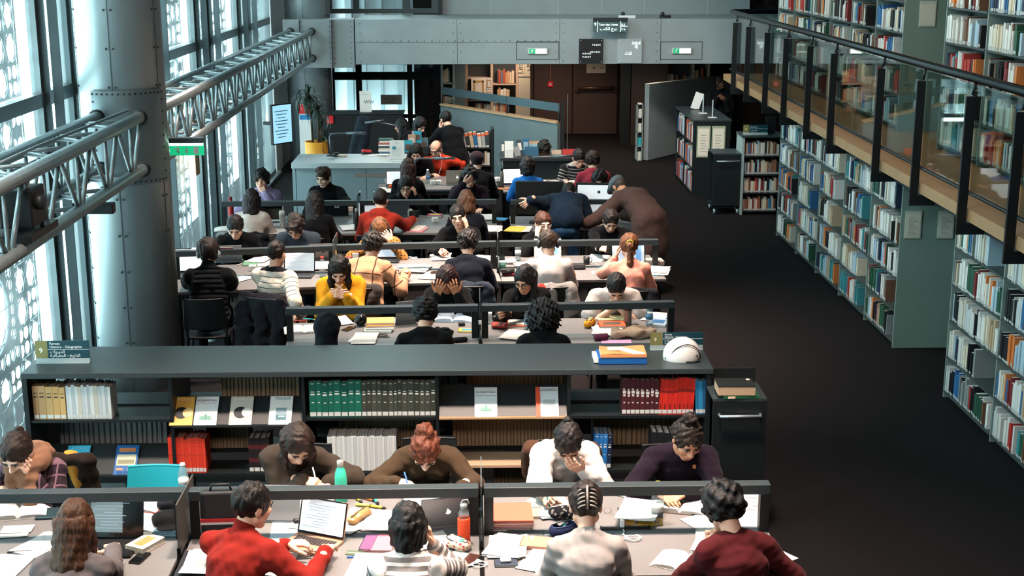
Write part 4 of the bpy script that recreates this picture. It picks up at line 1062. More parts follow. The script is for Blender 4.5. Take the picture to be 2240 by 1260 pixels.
# --- second row, far side
person('person in a yellow hoodie with long black hair looking down at both hands', 742, 590, hp=44, fem=1, lean=8, hair=('long', '#17120f'), Rh=('l', (-.05, -.30, .90), 'relax', (.9, -.3, .25), (0, 1, -.3)), Lh=('l', (.06, -.31, .91), 'relax', (-.9, -.3, .25), (0, 1, -.3)),
       top=T('hoodie', 'fleece_yellow', '#c98a1e'), hood=1, loose=.03, extras=[('earring',)], folds=1.5)
person('person with dark red braids holding the head in both hands', 978, 612, hp=34, fem=1, lean=30, hair=('braids', '#35191a'), tone='brown', Rh='hair', Lh='hair', top=BLK)
person('person with long black hair and glasses looking at a phone', 1148, 612, hp=26, hy=-26, fem=1, hair=('verylong', '#131013'), Rh=('w', (1098, 690, .85), 'phone', (-.3, -.9, .3), (.6, 0, .2)), Lh=('w', (1118, 688, .85), 'phone', (-.7, -.6, .2), (-.3, .8, .4)), top=BLK, extras=[('glasses', '#2a2a2e')], lean=24, tone='tan')
person('person in a pale grey t-shirt with bowed head and hands at the mouth', 1348, 628, hp=58, lean=30, hair=('short', '#1a1411'), Rh='mouth', Lh='mouth', sleeve=.38, top=T('t_shirt', 'cotton_palegrey', '#a9a39e'), loose=.024)
# --- second row, near side
person('person with a dark hood pulled over the head behind the long shelf', 716, 722, face=180, hp=28, lean=10, hood=2, hair=None, top=T('hoodie', 'hood_navy', '#10141b'))
person('person in a black sweater with short black hair behind the long shelf', 930, 688, face=178, hp=26, lean=18, hair=('curly', '#121010'), top=BLK)
person('person in a black top with a curly black bob behind the long shelf', 1188, 690, face=180, hp=24, lean=16, fem=1, hair=('bobcurl', '#110f10'), top=BLK)
# --- third row, far side
person('person in a black sweater with cropped hair reading beside the window', 515, 497, hp=38, lean=16, hair=('short', '#141112'), Rh=(498, 560, .775, 'relax'), Lh=(538, 556, .80, 'relax'), top=BLK)
person('person in a slate t-shirt and glasses leaning over the desk', 646, 497, hp=46, hy=-8, lean=20, hair=('mop', '#1d1614'), sleeve=.42, Rh=(608, 560, .775, 'flat'), Lh=(640, 562, .775, 'flat'), top=T('t_shirt', 'cotton_slate', '#2c3640'), loose=.022, extras=[('glasses', '#3a3436')])
person('person in a brown leopard cardigan with black headphones over fair hair', 831, 503, hp=30, fem=1, hair=('long', '#8a5a34'), Lh='temple', Rh=(805, 556, .775, 'relax'), top=T('cardigan', 'knit_leopard', '#a8743e', col2='#4a2f1e', pat=('leopard',)), extras=[('headphones', '#15171a')], tone='pale', lean=36)
person('person in a black sweater resting a cheek on one hand and holding a red pen', 1001, 474, hp=8, hr=-8, lean=20, hair=('short', '#191312'), Lh='cheek', Rh=(962, 556, .78, 'pen'), ev='#cc2a2a', top=BLK, tone='light')
person('person with pale glasses and tied auburn hair leaning the chin on one hand', 1188, 490, hp=8, hy=16, fem=1, lean=36, hair=('smallbun', '#5a3626'), Rh='cheek', top=BLK, extras=[('glasses', '#b9a08c')], tone='pale')
person('person in a black sweater reading a phone near the end of the third desk row', 1336, 483, hp=40, lean=22, hair=('short', '#251a16'), Rh=('w', (1316, 552, .85), 'phone', (.5, -.8, .2), (.3, .5, -.5)), Lh=('w', (1350, 552, .85), 'phone', (-.5, -.8, .2), (-.3, .5, -.5)), top=BLK)
# --- third row, near side
person('person in a black quilted jacket and big headphones next to the round column', 456, 555, face=184, hp=18, lean=14, hair=('mop', '#2a1e1a'), top=T('jacket', 'quilt_black', '#0c0f12', pat=('quilt', 62)), loose=.03, collar=1, extras=[('headphones', '#8fa0a8')], legs='#17181d', shoes='#d8d8d4', Rh=(505, 612, .775, 'relax'), Lh=(415, 608, .775, 'relax'))
person('person in a cream sweater with thin black stripes leaning back in the chair', 605, 556, face=160, hp=10, lean=-4, hair=('crop', '#1c1412'), top=T('sweater', 'stripe_cream', '#cfc4b6', col2='#17171a', pat=('stripe', 19, .13)), Rh=('l', (-.28, .02, .60), 'relax', (0, -.3, -1)), Lh=(640, 596, .775, 'flat'), loose=.024, tone='light')
person('person in a tan jumper with a dark grid and curly hair writing', 815, 538, face=166, hp=24, lean=24, hair=('curly', '#1d1511'), top=T('sweater', 'grid_tan', '#a97f62', col2='#4a3226', pat=('grid', 5.2, .07)), Rh=(888, 606, .775, 'relax'), Lh=(850, 600, .775, 'relax'), loose=.024)
person('person in a navy jumper with curly hair at the bright desk', 1023, 533, face=180, hp=22, lean=20, hair=('curly', '#1a1311'), top=T('sweater', 'knit_navy', '#0d111a'))
person('person in a light grey wool sweater with headphones at a pale laptop', 1199, 533, face=182, hp=16, lean=8, hair=('short', '#3a2a20'), top=T('sweater', 'wool_palegrey', '#9d9997', bump=.7), loose=.024, extras=[('headphones', '#202225')])
person('person in a salmon pink top with a long ponytail at a bright laptop', 1376, 540, face=178, hp=16, lean=14, fem=1, hair=('ponytail', '#7a4a2c'), top=T('sweater', 'cotton_salmon', '#d98a78'), Lh='ear', extras=[('band', '#e8d24a')], tone='light')
# --- fourth row, far side
person('person in a lilac hoodie holding a fist to the mouth beside the glass front', 572, 394, hp=2, lean=16, hair=('mop', '#1d1513'), Lh='mouth', Rh=(560, 462, .775, 'relax'), top=T('hoodie', 'fleece_lilac', '#9585a6'), hood=1, loose=.026, tone='light')
person('person in a black zip pullover with swept blond-brown hair looking aside', 708, 388, hp=18, hy=-24, lean=2, hair=('sweep', '#4a3322'), Lh=(768, 460, .80, 'phone'), top=T('pullover', 'fleece_black', '#0d0f11'), collar=1, loose=.02, tone='pale')
person('person with glasses and dark hair touching one ear at the fourth desk row', 888, 408, hp=18, fem=1, hair=('long', '#171213'), Lh='ear', top=BLK, extras=[('glasses', '#3a3032')], tone='light', lean=32)
person('person in a dark purple hoodie with glasses holding the forehead', 1028, 388, hp=24, hy=14, hair=('mop', '#141013'), Rh='forehead', top=T('hoodie', 'fleece_purple', '#1d1621'), hood=1, extras=[('glasses', '#c8c2ba'), ('shirt', '#c8d2da')], loose=.024, lean=8)
# --- fourth row, near side
person('person in a cream-grey sweatshirt with long dark hair at a white laptop', 551, 438, face=180, hp=14, lean=22, fem=1, hair=('long', '#1c1413'), top=T('sweatshirt', 'cotton_cream', '#a8a19a'), loose=.024)
person('person in a black jacket with very long black hair at the fourth desk row', 689, 442, face=178, hp=14, lean=12, fem=1, hair=('verylong', '#0f0f11'), top=T('jacket', 'jacket_black', '#0d0e11'), loose=.028)
person('person in a red hoodie seen from behind at the fourth desk row', 833, 438, face=172, hp=14, lean=18, hair=('short', '#191312'), top=T('hoodie', 'fleece_red', '#8c2a20'), hood=1, loose=.024, Rh=(905, 490, .775, 'relax'))
person('person in a dark top with wavy brown hair at the fourth desk row', 1020, 440, face=180, hp=16, fem=1, lean=14, hair=('halfup', '#5b3a26'), top=T('sweater', 'knit_nightblue', '#0d1018'))
# --- standing by the computers
person('person in a navy hooded sweatshirt and jeans bending over a computer desk', 1264, 388, face=172, stand=1, lean=66, bend=14, hp=72, hair=('short', '#15120f'), top=T('sweatshirt', 'fleece_navy', '#13202f'), hood=1, loose=.036, Lh=('w', (1146, 438, 1.2), 'spread', (.75, -.1, -.6), (0, -1, 0)), Rh=('l', (-.2, -.62, .84), 'flat'), jeans=jean, hipat=(1236, 477), twist=8)
person('person in a brown wool coat and grey flat cap bending towards a screen', 1338, 372, face=216, stand=1, lean=58, bend=10, hp=60, hair=('thin', '#6a6460'), extras=[('cap', '#5d6668')], top=T('coat', 'wool_brown', '#4a3935', bump=.6), loose=.05, coat=.24, Lh=('w', (1280, 490, .86), 'flat'), Rh=('l', (-.15, -.62, .86), 'flat'), legs='#121316', tone='tan', hipat=(1420, 475))
person('person half hidden behind the computer screen beside the coat wearer', 1313, 398, hp=20, hy=-10, hair=('curly', '#17120f'), top=BLK, dx=(0, .1))
# --- fifth row
person('person with long red-brown hair seen from behind at the desk by the counter', 893, 368, face=180, hp=14, fem=1, hair=('verylong', '#3d221a'), top=BLK, lean=4)
person('person in black with headphones reading beside the one in bright orange', 910, 334, hp=34, hair=('short', '#15110f'), extras=[('headphones', '#15171a')], top=BLK, beard='#1a1412', tone='light')
person('bald person in a bright orange-red jacket with white earphone wire', 946, 328, face=12, hp=24, hy=-34, side=-4, hair=('fringe', '#7a5a48'), top=T('jacket', 'fleece_orange', '#cf4029'), loose=.022, Lh=('l', (.26, -.05, .62), 'relax', (-.5, -.2, -.6)), extras=[('glasses', '#2a2628'), ('wire',)], collar=1, tone='light', dx=(.05, .05))
person('person in a dark knitted hat seen from behind at the fifth desk row', 1043, 354, face=180, hp=14, hair=('short', '#1d1515'), extras=[('beanie', '#2f2429')], top=BLK)
person('person in a bright blue sweater with dark hair seen from behind', 1153, 364, face=188, hp=14, fem=1, hair=('bob', '#201618'), top=T('sweater', 'knit_blue', '#1f5fa4'), lean=8)
person('person with curly dark hair leaning over the information desk', 1190, 328, hp=34, hair=('curly', '#15110f'), top=T('jacket', 'jacket_grey', '#2b2e35'), tone='brown', lean=28)
person('person in a black and white striped top reading beside the maroon hoodie', 1266, 346, hp=36, hy=16, hair=('short', '#14110f'), top=T('sweater', 'stripe_black', '#1c1d20', col2='#8e8a88', pat=('stripe', 22, .35)), tone='light', lean=24)
person('person in a maroon hoodie seen from behind near the doorway aisle', 1296, 353, face=186, hp=18, hair=('curly', '#2a1b15'), top=T('hoodie', 'fleece_maroon', '#6e2430'), hood=1, loose=.024)
# --- around the counter and the back
person('person in a dark suit standing with bent back beside the counter', 966, 262, face=212, stand=1, lean=26, hp=26, hair=('short', '#100e0f'), top=T('jacket', 'suit_black', '#111215'), loose=.03, coat=.1, legs='#111215', Lh='cheek', dx=(.06, 0))
person('person with dark hair in black leaning towards the suited person', 938, 276, face=40, stand=1, lean=26, hp=34, fem=1, hair=('bob', '#1a1414'), top=T('jacket', 'blazer_black', '#131417'), legs='#111215', tone='light', scale=.96, dx=(-.14, .1))
person('person with long black hair sitting behind the reception counter', 878, 276, face=250, hp=12, fem=1, hair=('verylong', '#0f0d0e'), top=BLK, tone='tan')
person('guard in black standing behind the display bookcase holding both hands at the chest', 1577, 182, stand=1, lean=2, hp=8, hy=14, hair=('crop', '#17130f'), top=T('jacket', 'uniform_black', '#101114'), loose=.03, coat=.04, legs='#0e0f12', tone='dark', Rh=('l', (-.08, -.27, 1.28), 'fist', (.7, -.2, .5), (0, 1, 0)), Lh=('l', (.08, -.28, 1.25), 'fist', (-.7, -.2, .5), (0, 1, 0)), beard='#17130f')
# ============================================================ reading desks
m_top = mat('desk_top', '#6c6b6b', .42, spec=.35, noise=.04, nscale=60)
m_edge = mat('desk_edge', '#1b1f21', .5)
m_bar = mat('divider_bar', '#2d3538', .48, .1, noise=.06, nscale=30)
g_div = glassmat('divider_glass', '#dfeaea', 1.4, .06)
DESKS = []
def desk(label, l, r, hd=.58, post=(1, 1), bar=True, z=.74, group=None):
    A, B = P(l[0], l[1], 1.04), P(r[0], r[1], 1.04)
    if not bar: A, B = P(l[0], l[1], .74), P(r[0], r[1], .74)
    d = B-A; L = d.length; rz = math.atan2(d.y, d.x); c = (A+B)/2
    t = thing('reading_desk', label, 'desk', (c.x, c.y, 0), rz, group)
    MB().bx((-L/2+.004, -hd, z-.03), (L/2-.004, hd, z)).obj('tabletop', m_top, t, bev=.004)
    MB().bx((-L/2+.03, -hd+.03, z-.09), (L/2-.03, hd-.03, z-.031)).obj('under_frame', m_edge, t)
    for sx in (-1, 1):
        for sy in (-1, 1):
            x = sx*(L/2-.07); y = sy*(hd-.1); MB().bx((x-.025, y-.025, 0), (x+.025, y+.025, z-.03)).obj('leg', m_blk, t)
    if bar:
        f = MB(); f.bx((-L/2+.006, -.04, 1.04-.06), (L/2-.006, .04, 1.04))
        db = f.obj('divider_bar', m_bar, t, bev=.004)
        for s_, on in ((-1, post[0]), (1, post[1])):
            if on: MB().bx((s_*(L/2-.006), -.03, z), (s_*(L/2-.062), .03, .98)).obj('divider_post', m_blk, db)
        MB().bx((-L/2+.07, -.055, z-.0005), (L/2-.07, .055, z+.0009)).obj('cable_tray', mat('tray_grey', '#5d6468', .5), t)
    DESKS.append((c, rz, L)); return t
gd = 'rows of reading desks'
desk('reading desk at the lower left corner, under the open books of the scarf wearer', (-232, 1078), (404, 1070))
desk('reading desk in the front row carrying the rose gold laptop', (412, 1070), (1049, 1062))
desk('reading desk at the right end of the front row with the red folders', (1056, 1062), (1686, 1055))
desk('reading desk of the second row with the orange folder on it', (624, 673), (1047, 666))
desk('reading desk of the second row with the yellow pouch on it', (1052, 666), (1476, 658))
desk('reading desk of the third row touching the round column and window', (378, 549), (731, 536))
desk('reading desk of the third row in front of the tan grid jumper', (735, 535), (1086, 527))
desk('reading desk of the third row carrying the laptop of the ponytail wearer', (1091, 527), (1441, 523))
desk('reading desk of the fourth row beside the glass front, with a red bottle', (484, 441), (783, 438))
desk('reading desk of the fourth row in front of the red hoodie', (786, 438), (1087, 436))
desk('computer desk of the fourth row where two people bend over the screens', (1116, 437), (1420, 435), hd=.46)
desk('reading desk of the fifth row in front of the orange jacket', (828, 401), (1086, 398), bar=False)
desk('reading desk of the fifth row in front of the bright blue sweater', (1096, 406), (1352, 403), bar=False, hd=.5)
def divider(label, px, py, ext=.42, z0=.745, z1=1.13, hatch=False, dy=0):
    a = P(px, py, 1.04)
    t = thing('desk_screen', label, 'desk screen', (a.x, a.y+dy, z0))
    MB().bx((-.004, -ext, .004), (.004, ext, z1-z0)).obj('glass_panel', mat('hatched_panel', '#4d4b48', .5, noise=.3, nscale=120, alpha=.72) if hatch else g_div, t)
    MB().bx((-.012, -ext, 0), (.012, -ext+.03, .05)).bx((-.012, ext-.03, 0), (.012, ext, .05)).obj('clamp', m_blk, t)
divider('hatched upright desk screen at the joint of the two front-row desks by the red shirt', 408, 1070, .23, z1=1.06, hatch=True, dy=-.05)
divider('thin glass desk screen between the orange bottle and the red folders', 1052.5, 1062, .24)
divider('thin glass desk screen at the joint of the second row', 1049.5, 666, .24)
divider('glass desk screen on the third row behind the yellow hoodie', 733, 535.5, .24)
divider('glass desk screen on the third row beside the navy jumper', 1088.5, 527, .24)
divider('glass desk screen on the fourth row by the red hoodie', 784.5, 438, .24)
# ============================================================ chairs
m_shell = mat('chair_black', '#0b0d0f', .45); m_teal = mat('chair_teal', '#1f9fb0', .45); m_leg = mat('chair_leg', '#1c2022', .35, .6)
def chair_proto(m):
    t = thing('library_chair', 'x', 'chair')
    s_ = MB(); s_.smooth = True
    def seat(u, v):
        x = (u-.5)*.42; y = -.23+.42*v; return (x*(1-.06*v), y, .405+.012*math.cos((u-.5)*3)*-1+.02*(1-v)**3*-1)
    def back(u, v):
        x = (u-.5)*(.42-.05*v); y = .232+.05*v-.05*(1-((u-.5)*2)**2)*-.5; return (x, y, .50+.31*v)
    for fn, n1, n2, dz in ((seat, 8, 8, (0, 0, -.014)), ):
        s_.grid(fn, n1, n2); s_.grid(lambda u, v: tuple(Vector(fn(u, v))+Vector(dz)), n1, n2)
    s_.obj('seat', m, t)
    b = MB(); b.smooth = True; b.grid(back, 10, 6); b.grid(lambda u, v: tuple(Vector(back(u, v))+Vector((0, .014, 0))), 10, 6)
    e1 = [back(u/10, 1) for u in range(11)]; b.tube([(p[0], p[1]+.007, p[2]) for p in e1], .009, 6)
    b.obj('backrest', m, t)
    for sx in (-1, 1):
        MB().tube([(sx*.19, -.17, .395), (sx*.205, -.20, .0)], .011, 8).obj('leg', m_leg, t)
        MB().tube([(sx*.19, .24, .52), (sx*.185, .17, .395), (sx*.205, .22, .0)], .011, 8).obj('leg', m_leg, t)
    MB().tube([(-.19, -.17, .388), (.19, -.17, .388), (.185, .17, .388), (-.185, .17, .388)], .009, 6, True).obj('seat_frame', m_leg, t)
    return t
proto_b = chair_proto(m_shell); proto_t = chair_proto(m_teal)
_first = True
for (o, lab, base, face, on, hw) in PEOPLE:
    if not on: continue
    who = lab.replace('person ', 'the person ', 1)
    short = ' '.join(lab.split()[2:9])
    l2 = 'black chair under the '+' '.join(lab.split()[:9])
    while l2.split()[-1] in ('a', 'and', 'with', 'the', 'of', 'in', 'on', 'to', 'at', 'both', 'one', 'light', 'dark', 'long', 'his', 'over'): l2 = ' '.join(l2.split()[:-1])
    c = proto_b if _first else dup(proto_b)
    c.location = (base.x, base.y, 0); c.rotation_euler = (0, 0, R(face)); c['label'] = l2; _first = False
    back = Matrix.Rotation(R(face), 3, 'Z') @ Vector((0, .03, 0)); c.location = (base.x+back.x, base.y+back.y, 0)
a = P(322, 1058, .80); proto_t.location = (a.x, a.y-.02, 0); proto_t['label'] = 'empty turquoise chair behind the front-row desk, before the long shelf'
# ============================================================ jackets and coats hung over chair backs
def coat(label, o_idx, m, w=.20, drop=.34, name='coat', seed=3, dz=0, extra=None):
    base, face = PEOPLE[o_idx][2], PEOPLE[o_idx][3]
    t = thing(name, label, 'coat', (base.x, base.y, 0), R(face))
    pr = [cap((-w, .275, .80+dz), (w, .275, .80+dz), .045, .045), cap((-w*.9, .31, .75), (-w*.8, .33, .80-drop), .05, .06), cap((w*.9, .31, .75), (w*.8, .33, .80-drop), .05, .06), cap((0, .31, .75), (0, .335, .80-drop*1.1), .06, .07), cap((-w*1.15, .29, .78), (-w*1.25, .33, .55), .035, .03), cap((w*1.15, .29, .78), (w*1.25, .33, .55), .035, .03)]
    v, q = sdf_mesh(pr, .014, .05, disp=lambda G: wob(G, seed, 34, .014)+wob(G, seed+1, 70, .006))
    o = bpy.data.objects.new('body', np_mesh('body', [(v, q, 0)], [m])); C.objects.link(o); o.parent = t
    if extra:
        pr = [cap((w*.5, .30, .80), (w*.95, .335, .50), .05, .05), cap((-w*1.05, .29, .79), (-w*1.2, .31, .62), .04, .03)]
        v, q = sdf_mesh(pr, .012, .04, disp=lambda G: wob(G, seed+5, 40, .01)); o = bpy.data.objects.new('lining', np_mesh('lining', [(v, q, 0)], [extra])); C.objects.link(o); o.parent = t; o['label'] = 'red lining'
    return t
def pidx(key): return next(i for i, p in enumerate(PEOPLE) if key in p[1])
coat('dark coat hanging over the chair of the cream striped sweater', pidx('cream sweater'), fabric('coat_dark', '#1b1b20', bump=.5), drop=.5, seed=8)
coat('grey-brown coat hanging over the chair of the tan grid jumper', pidx('tan jumper'), fabric('coat_greybrown', '#3b3634', bump=.5), seed=12)
coat('grey coat with red lining hanging over the chair of the light grey wool sweater', pidx('light grey wool'), fabric('coat_grey', '#77726f', bump=.6), seed=15, extra=fabric('lining_red', '#c8302a'))
coat('dark denim jacket hanging over the chair of the navy jumper', pidx('navy jumper'), fabric('coat_denim', '#252b34', bump=.5), seed=19)
coat('black coat hanging over the chair of the salmon pink top', pidx('salmon pink'), fabric('coat_black', '#15161a', bump=.5), seed=22)
coat('dark jacket with orange lining behind the plaid shirt and scarf', pidx('plaid shirt'), fabric('coat_browndark', '#2a211d', bump=.5), seed=25, extra=fabric('lining_orange', '#c98a3a'))
coat('brown leather jacket behind the white t-shirt', pidx('white t-shirt'), fabric('leather_brown', '#4a3226', bump=.3), seed=29, dz=-.05)
coat('black jacket over the chair of the cream-grey sweatshirt', pidx('cream-grey'), fabric('coat_black', '#15161a'), seed=31)
# ============================================================ reception counter and what stands round it
m_ctop = mat('counter_top', '#a9b3b5', .35, spec=.4); m_cfr = mat('counter_front', '#86979c', .45, .1, noise=.04, nscale=4)
a = P(637, 357, 1.05); b = P(885, 354, 1.05); bk = P(640, 337, 1.05)
t = thing('reception_counter', 'long pale grey reception counter in front of the dark cabinet', 'counter', (a.x, a.y, 0))
L = b.x-a.x; dp = bk.y-a.y
MB().bx((0, 0, .97), (L, dp, 1.05)).obj('counter_top', m_ctop, t, bev=.005)
for i in range(3): MB().bx((.05+i*(L-.1)/3+.004, .08, 0), (.05+(i+1)*(L-.1)/3-.004, .14, .965)).obj('front_panel', m_cfr, t)
MB().bx((.0, .08, 0), (.045, dp, .965)).obj('side_panel', m_cfr, t)
MB().bx((L*.55, .07, .83), (L*.85, .079, .88)).obj('plaque', mat('plaque', '#8d7f76', .5), t)
cnt = Vector((a.x, a.y, 1.05))
a = PY(716, 248, 24.6); b = PY(880, 240, 24.6)
t = thing('dark_cabinet', 'tall black cabinet wall behind the reception counter', 'cabinet', (a.x, 24.6, 0)); L = b.x-a.x
MB().bx((0, 0, 0), (L, .5, a.z-.02)).obj('carcass', m_black, t); MB().bx((-.02, -.02, a.z-.02), (L+.02, .52, a.z)).obj('top', m_dgrey, t, bev=.003)
for i in (1, 2): MB().bx((L*i/3-.003, -.004, .05), (L*i/3+.003, .002, a.z-.05)).obj('door_gap', m_dgrey, t)
def paper_stand(name, lab, px0, py0, px1, py1, y, lines, rake=.0, m=None, zb=None):
    A = PY(px0, py1, y); B = PY(px1, py0, y)
    if zb is not None: A.z = zb+.005
    t = thing(name, lab, 'notice', (A.x, y, A.z)); w, h = B.x-A.x, B.z-A.z
    MB().bx((0, -.006, 0), (w, .004, h)).obj('sheet', m or m_paper, t)
    MB().bx((0, -.03, -.004), (w, .06, .004)).obj('foot', g_div, t)
    lettering(t, [(s_, z_, x*w, yv*h, al) for (s_, z_, x, yv, al) in lines], m_txt, basis((1, 0, 0), (0, 0, 1), (0, -.0075, 0)), 'print')
    return t, w, h
LN = lambda n, y0, dy, sz=.03: [('_'*14, sz, .16, y0-i*dy, 'LEFT') for i in range(n)]
paper_stand('paper_notice', 'tilted white paper notice standing on top of the dark cabinet', 787, 199, 812, 231, 24.75, [('~ ~ ~', .05, .2, .8, 'LEFT'), ('WW', .09, .36, .4, 'LEFT')], zb=PY(716, 248, 24.6).z)
paper_stand('paper_notice', 'wide pale notice on the glass beside the tilted white one', 833, 207, 879, 228, 28.56, [('Salle de lecture', .05, .12, .5, 'LEFT'), ('ouverte', .045, .3, .2, 'LEFT')])
tt, w_, h_ = paper_stand('paper_notice', 'white framed notice with a blue card standing on the reception counter', 853, 307, 884, 348, cnt.y+.12, LN(6, .6, .085, .02)+[('~~~', .03, .35, .85, 'LEFT')])
MB().bx((w_*.18, -.010, h_*.55), (w_*.42, -.007, h_*.68)).obj('card', mat('card_blue', '#2f86a0', .5), tt)
# lamp on the counter: bent thin rod
m_rod = mat('lamp_rod', '#59626a', .35, .7)
def rod_lamp(lab, pxs, y, base=None):
    p0 = PY(*pxs[0], y); t = thing('rod_lamp', lab, 'lamp', (p0.x, y, p0.z)); pts = [PY(*q, y)-p0 for q in pxs]
    MB().tube(pts, .012, 8).obj('arm', m_rod, t); e = pts[-1]; d = (pts[-1]-pts[-2]).normalized()
    MB().cyl(e-d*.3, e, .02, 10).obj('lamp_head', m_rod, t); MB().lathe([(.0, 0), (.07, 0), (.07, .015), (.0, .018)], n=20).obj('base', m_blk, t); return t
rod_lamp('thin bent rod lamp on the left part of the reception counter', [(724, 341), (721, 300), (723, 294), (735, 292), (802, 291)], cnt.y+.42)
rod_lamp('thin arched lamp over the desk behind the reception counter', [(874, 322), (873, 282), (867, 275), (822, 266), (798, 269)], cnt.y+1.0)
rod_lamp('thin horizontal rod lamp over the fifth desk row by the orange jacket', [(908, 392), (908, 350), (912, 347), (996, 346)], 19.6)
rod_lamp('thin rod lamp over the fifth desk row by the maroon hoodie', [(1166, 390), (1164, 352), (1168, 344), (1255, 341)], 19.6)
# things on the counter
c0 = P(845, 338, 1.05)
gs = 'books piled on the reception counter'
for i in range(9):
    col = ['#d9d5cf', '#3d5e78', '#e2ded8', '#c8c2b8', '#2a2e36', '#d8d4ce', '#b9574a', '#e0dcd6', '#415a52'][i]
    o = thing('book', '%s book in the pile on the reception counter, %s from the bottom' % (['white', 'blue', 'white', 'beige', 'black', 'white', 'red', 'white', 'green'][i], nth(i)), 'book', (c0.x+.01*math.sin(i*2), c0.y, 1.051+i*.027), .12*math.sin(i*3.1), gs)
    MB().box((0, 0, .013), (.20, .15, .024)).obj('pages', m_paper, o); MB().bx((-.105, -.078, .0), (.105, -.074, .026)).bx((-.105, -.078, .023), (.105, .078, .026)).bx((-.105, -.078, 0), (.105, .078, .003)).obj('cover', mat('bk_'+col, col, .6), o)
c0 = P(802, 337, 1.05); o = thing('stapler', 'red stapler lying on the reception counter', 'stapler', (c0.x, c0.y, 1.051), .4); MB().box((0, 0, .012), (.16, .045, .024)).obj('base', m_blk, o); MB().box((0, 0, .045), (.15, .05, .04), M=Matrix.Rotation(R(8), 4, 'Y')).obj('handle', mat('red_plastic', '#c42a30', .4), o, bev=.01)
c0 = P(742, 343, 1.05); o = thing('charger_tangle', 'tangle of dark plugs and pale cable on the counter beside the lamp', 'charger', (c0.x, c0.y, 1.051)); MB().box((-.05, .02, .03), (.08, .06, .06)).obj('plug', m_blk, o, bev=.008)
cb = MB(); rg = random.Random(4); cb.tube([(.05+.09*math.cos(a*1.3)*rg.uniform(.5, 1), .05*math.sin(a*1.7), .012+.012*(a % 2)) for a in range(16)], .006, 6); cb.obj('cable', mat('cable_beige', '#c8b09a', .5), o)
c0 = P(827, 341, 1.05); o = tag(MB().grid(lambda u, v: ((u-.5)*.3, (v-.5)*.12+.05*math.cos((u-.5)*4), .004+.012*u*u), 10, 4).obj('paper_band', m_paper, loc=(c0.x, c0.y, 1.051)), 'curved white paper strip on the counter beside the red stapler', 'paper')
# leaflet holder at the end of the counter
gl = 'leaflets in the holder at the end of the counter'
for i, (px, py, w, h, col, nm) in enumerate(((893, 322, 18, 30, '#34a0b4', 'turquoise'), (901, 308, 16, 28, '#a98a72', 'brown'), (914, 300, 16, 26, '#2f8fa6', 'teal'), (908, 296, 14, 18, '#9a9d9c', 'grey'), (927, 318, 18, 34, '#54707c', 'slate'))):
    A = PY(px-w/2, py+h/2, 20.72+i*.02); B = PY(px+w/2, py-h/2, 20.72+i*.02)
    o = thing('leaflet', nm+' leaflet standing in the holder behind the headphones wearer in black', 'leaflet', (A.x, A.y, A.z), 0, gl); MB().bx((0, 0, 0), (B.x-A.x, .012, B.z-A.z)).obj('cover', mat('leaf_'+nm, col, .5), o); MB().bx((.02, -.004, (B.z-A.z)*.3), ((B.x-A.x)-.02, 0, (B.z-A.z)*.7)).obj('picture', mat('leafpic_'+nm, '#c7c0b4' if i % 2 else '#5d4a44', .5), o)
A = PY(886, 345, 20.70); B = PY(938, 345, 20.70); o = thing('leaflet_holder', 'dark stepped leaflet holder at the end of the reception counter', 'holder', (A.x, A.y, 0)); w = B.x-A.x
MB().bx((0, 0, 0), (w, .2, 1.02)).obj('body', m_black, o); MB().bx((0, .0, 1.02), (w, .2, 1.06)).obj('tray', m_dgrey, o)
for i in range(3): MB().bx((0, .05+.08*i, 1.06), (w, .06+.08*i, 1.14+.05*i)).obj('step', m_dgrey, o)
# plant in its yellow pot
A = PY(693, 335, 22.4); t = thing('potted_dracaena', 'tall spiky plant in a mustard yellow pot at the end of the counter', 'plant', (A.x, 22.4, 0))
zt = PY(693, 309, 22.4).z
MB().lathe([(.0, .05), (.17, .05), (.19, zt), (.175, zt), (.17, zt-.05), (0, zt-.05)], n=28).obj('pot', mat('pot_mustard', '#cf8f22', .5), t); MB().lathe([(.16, 0), (.16, .05), (0, .05)], n=20).obj('pot_foot', m_blk, t)
stem_m = mat('stem_brown', '#4d4238', .8, noise=.2); leaf_m = mat('dracaena_leaf', '#25382d', .45, noise=.25, nscale=15)
rg = random.Random(11)
for (dx_, top, n, sz) in ((-.06, 1.78, 44, .36), (.03, 1.52, 30, .30), (.06, 1.02, 26, .24)):
    zz = zt-.05; MB().tube([(dx_, 0, zz), (dx_*1.4, .02, (zz+zt+top-.3)/2), (dx_*1.7, 0, top)], .018, 8).obj('stem', stem_m, t)
    lf = MB()
    for k in range(n):
        a = k*2.4; el = rg.uniform(-.5, 1.25); Ln = sz*rg.uniform(.7, 1.1); pts = []
        for i in range(6):
            u = i/5; rr = Ln*u; e2 = el-u*u*1.1; pts.append(Vector((dx_*1.7+math.cos(a)*rr*math.cos(e2), math.sin(a)*rr*math.cos(e2), top+rg.uniform(-.004, .004)-.12*(k/n)+rr*math.sin(e2))))
        side = Vector((-math.sin(a), math.cos(a), 0)); vs = []
        for i, p in enumerate(pts):
            wd = .017*math.sin(math.pi*min(1, .15+i/5*.85))+.001; vs += [p-side*wd, p+side*wd]
        lf.add(vs, [(2*i, 2*i+1, 2*i+3, 2*i+2) for i in range(5)])
    lf.obj('foliage', leaf_m, t)
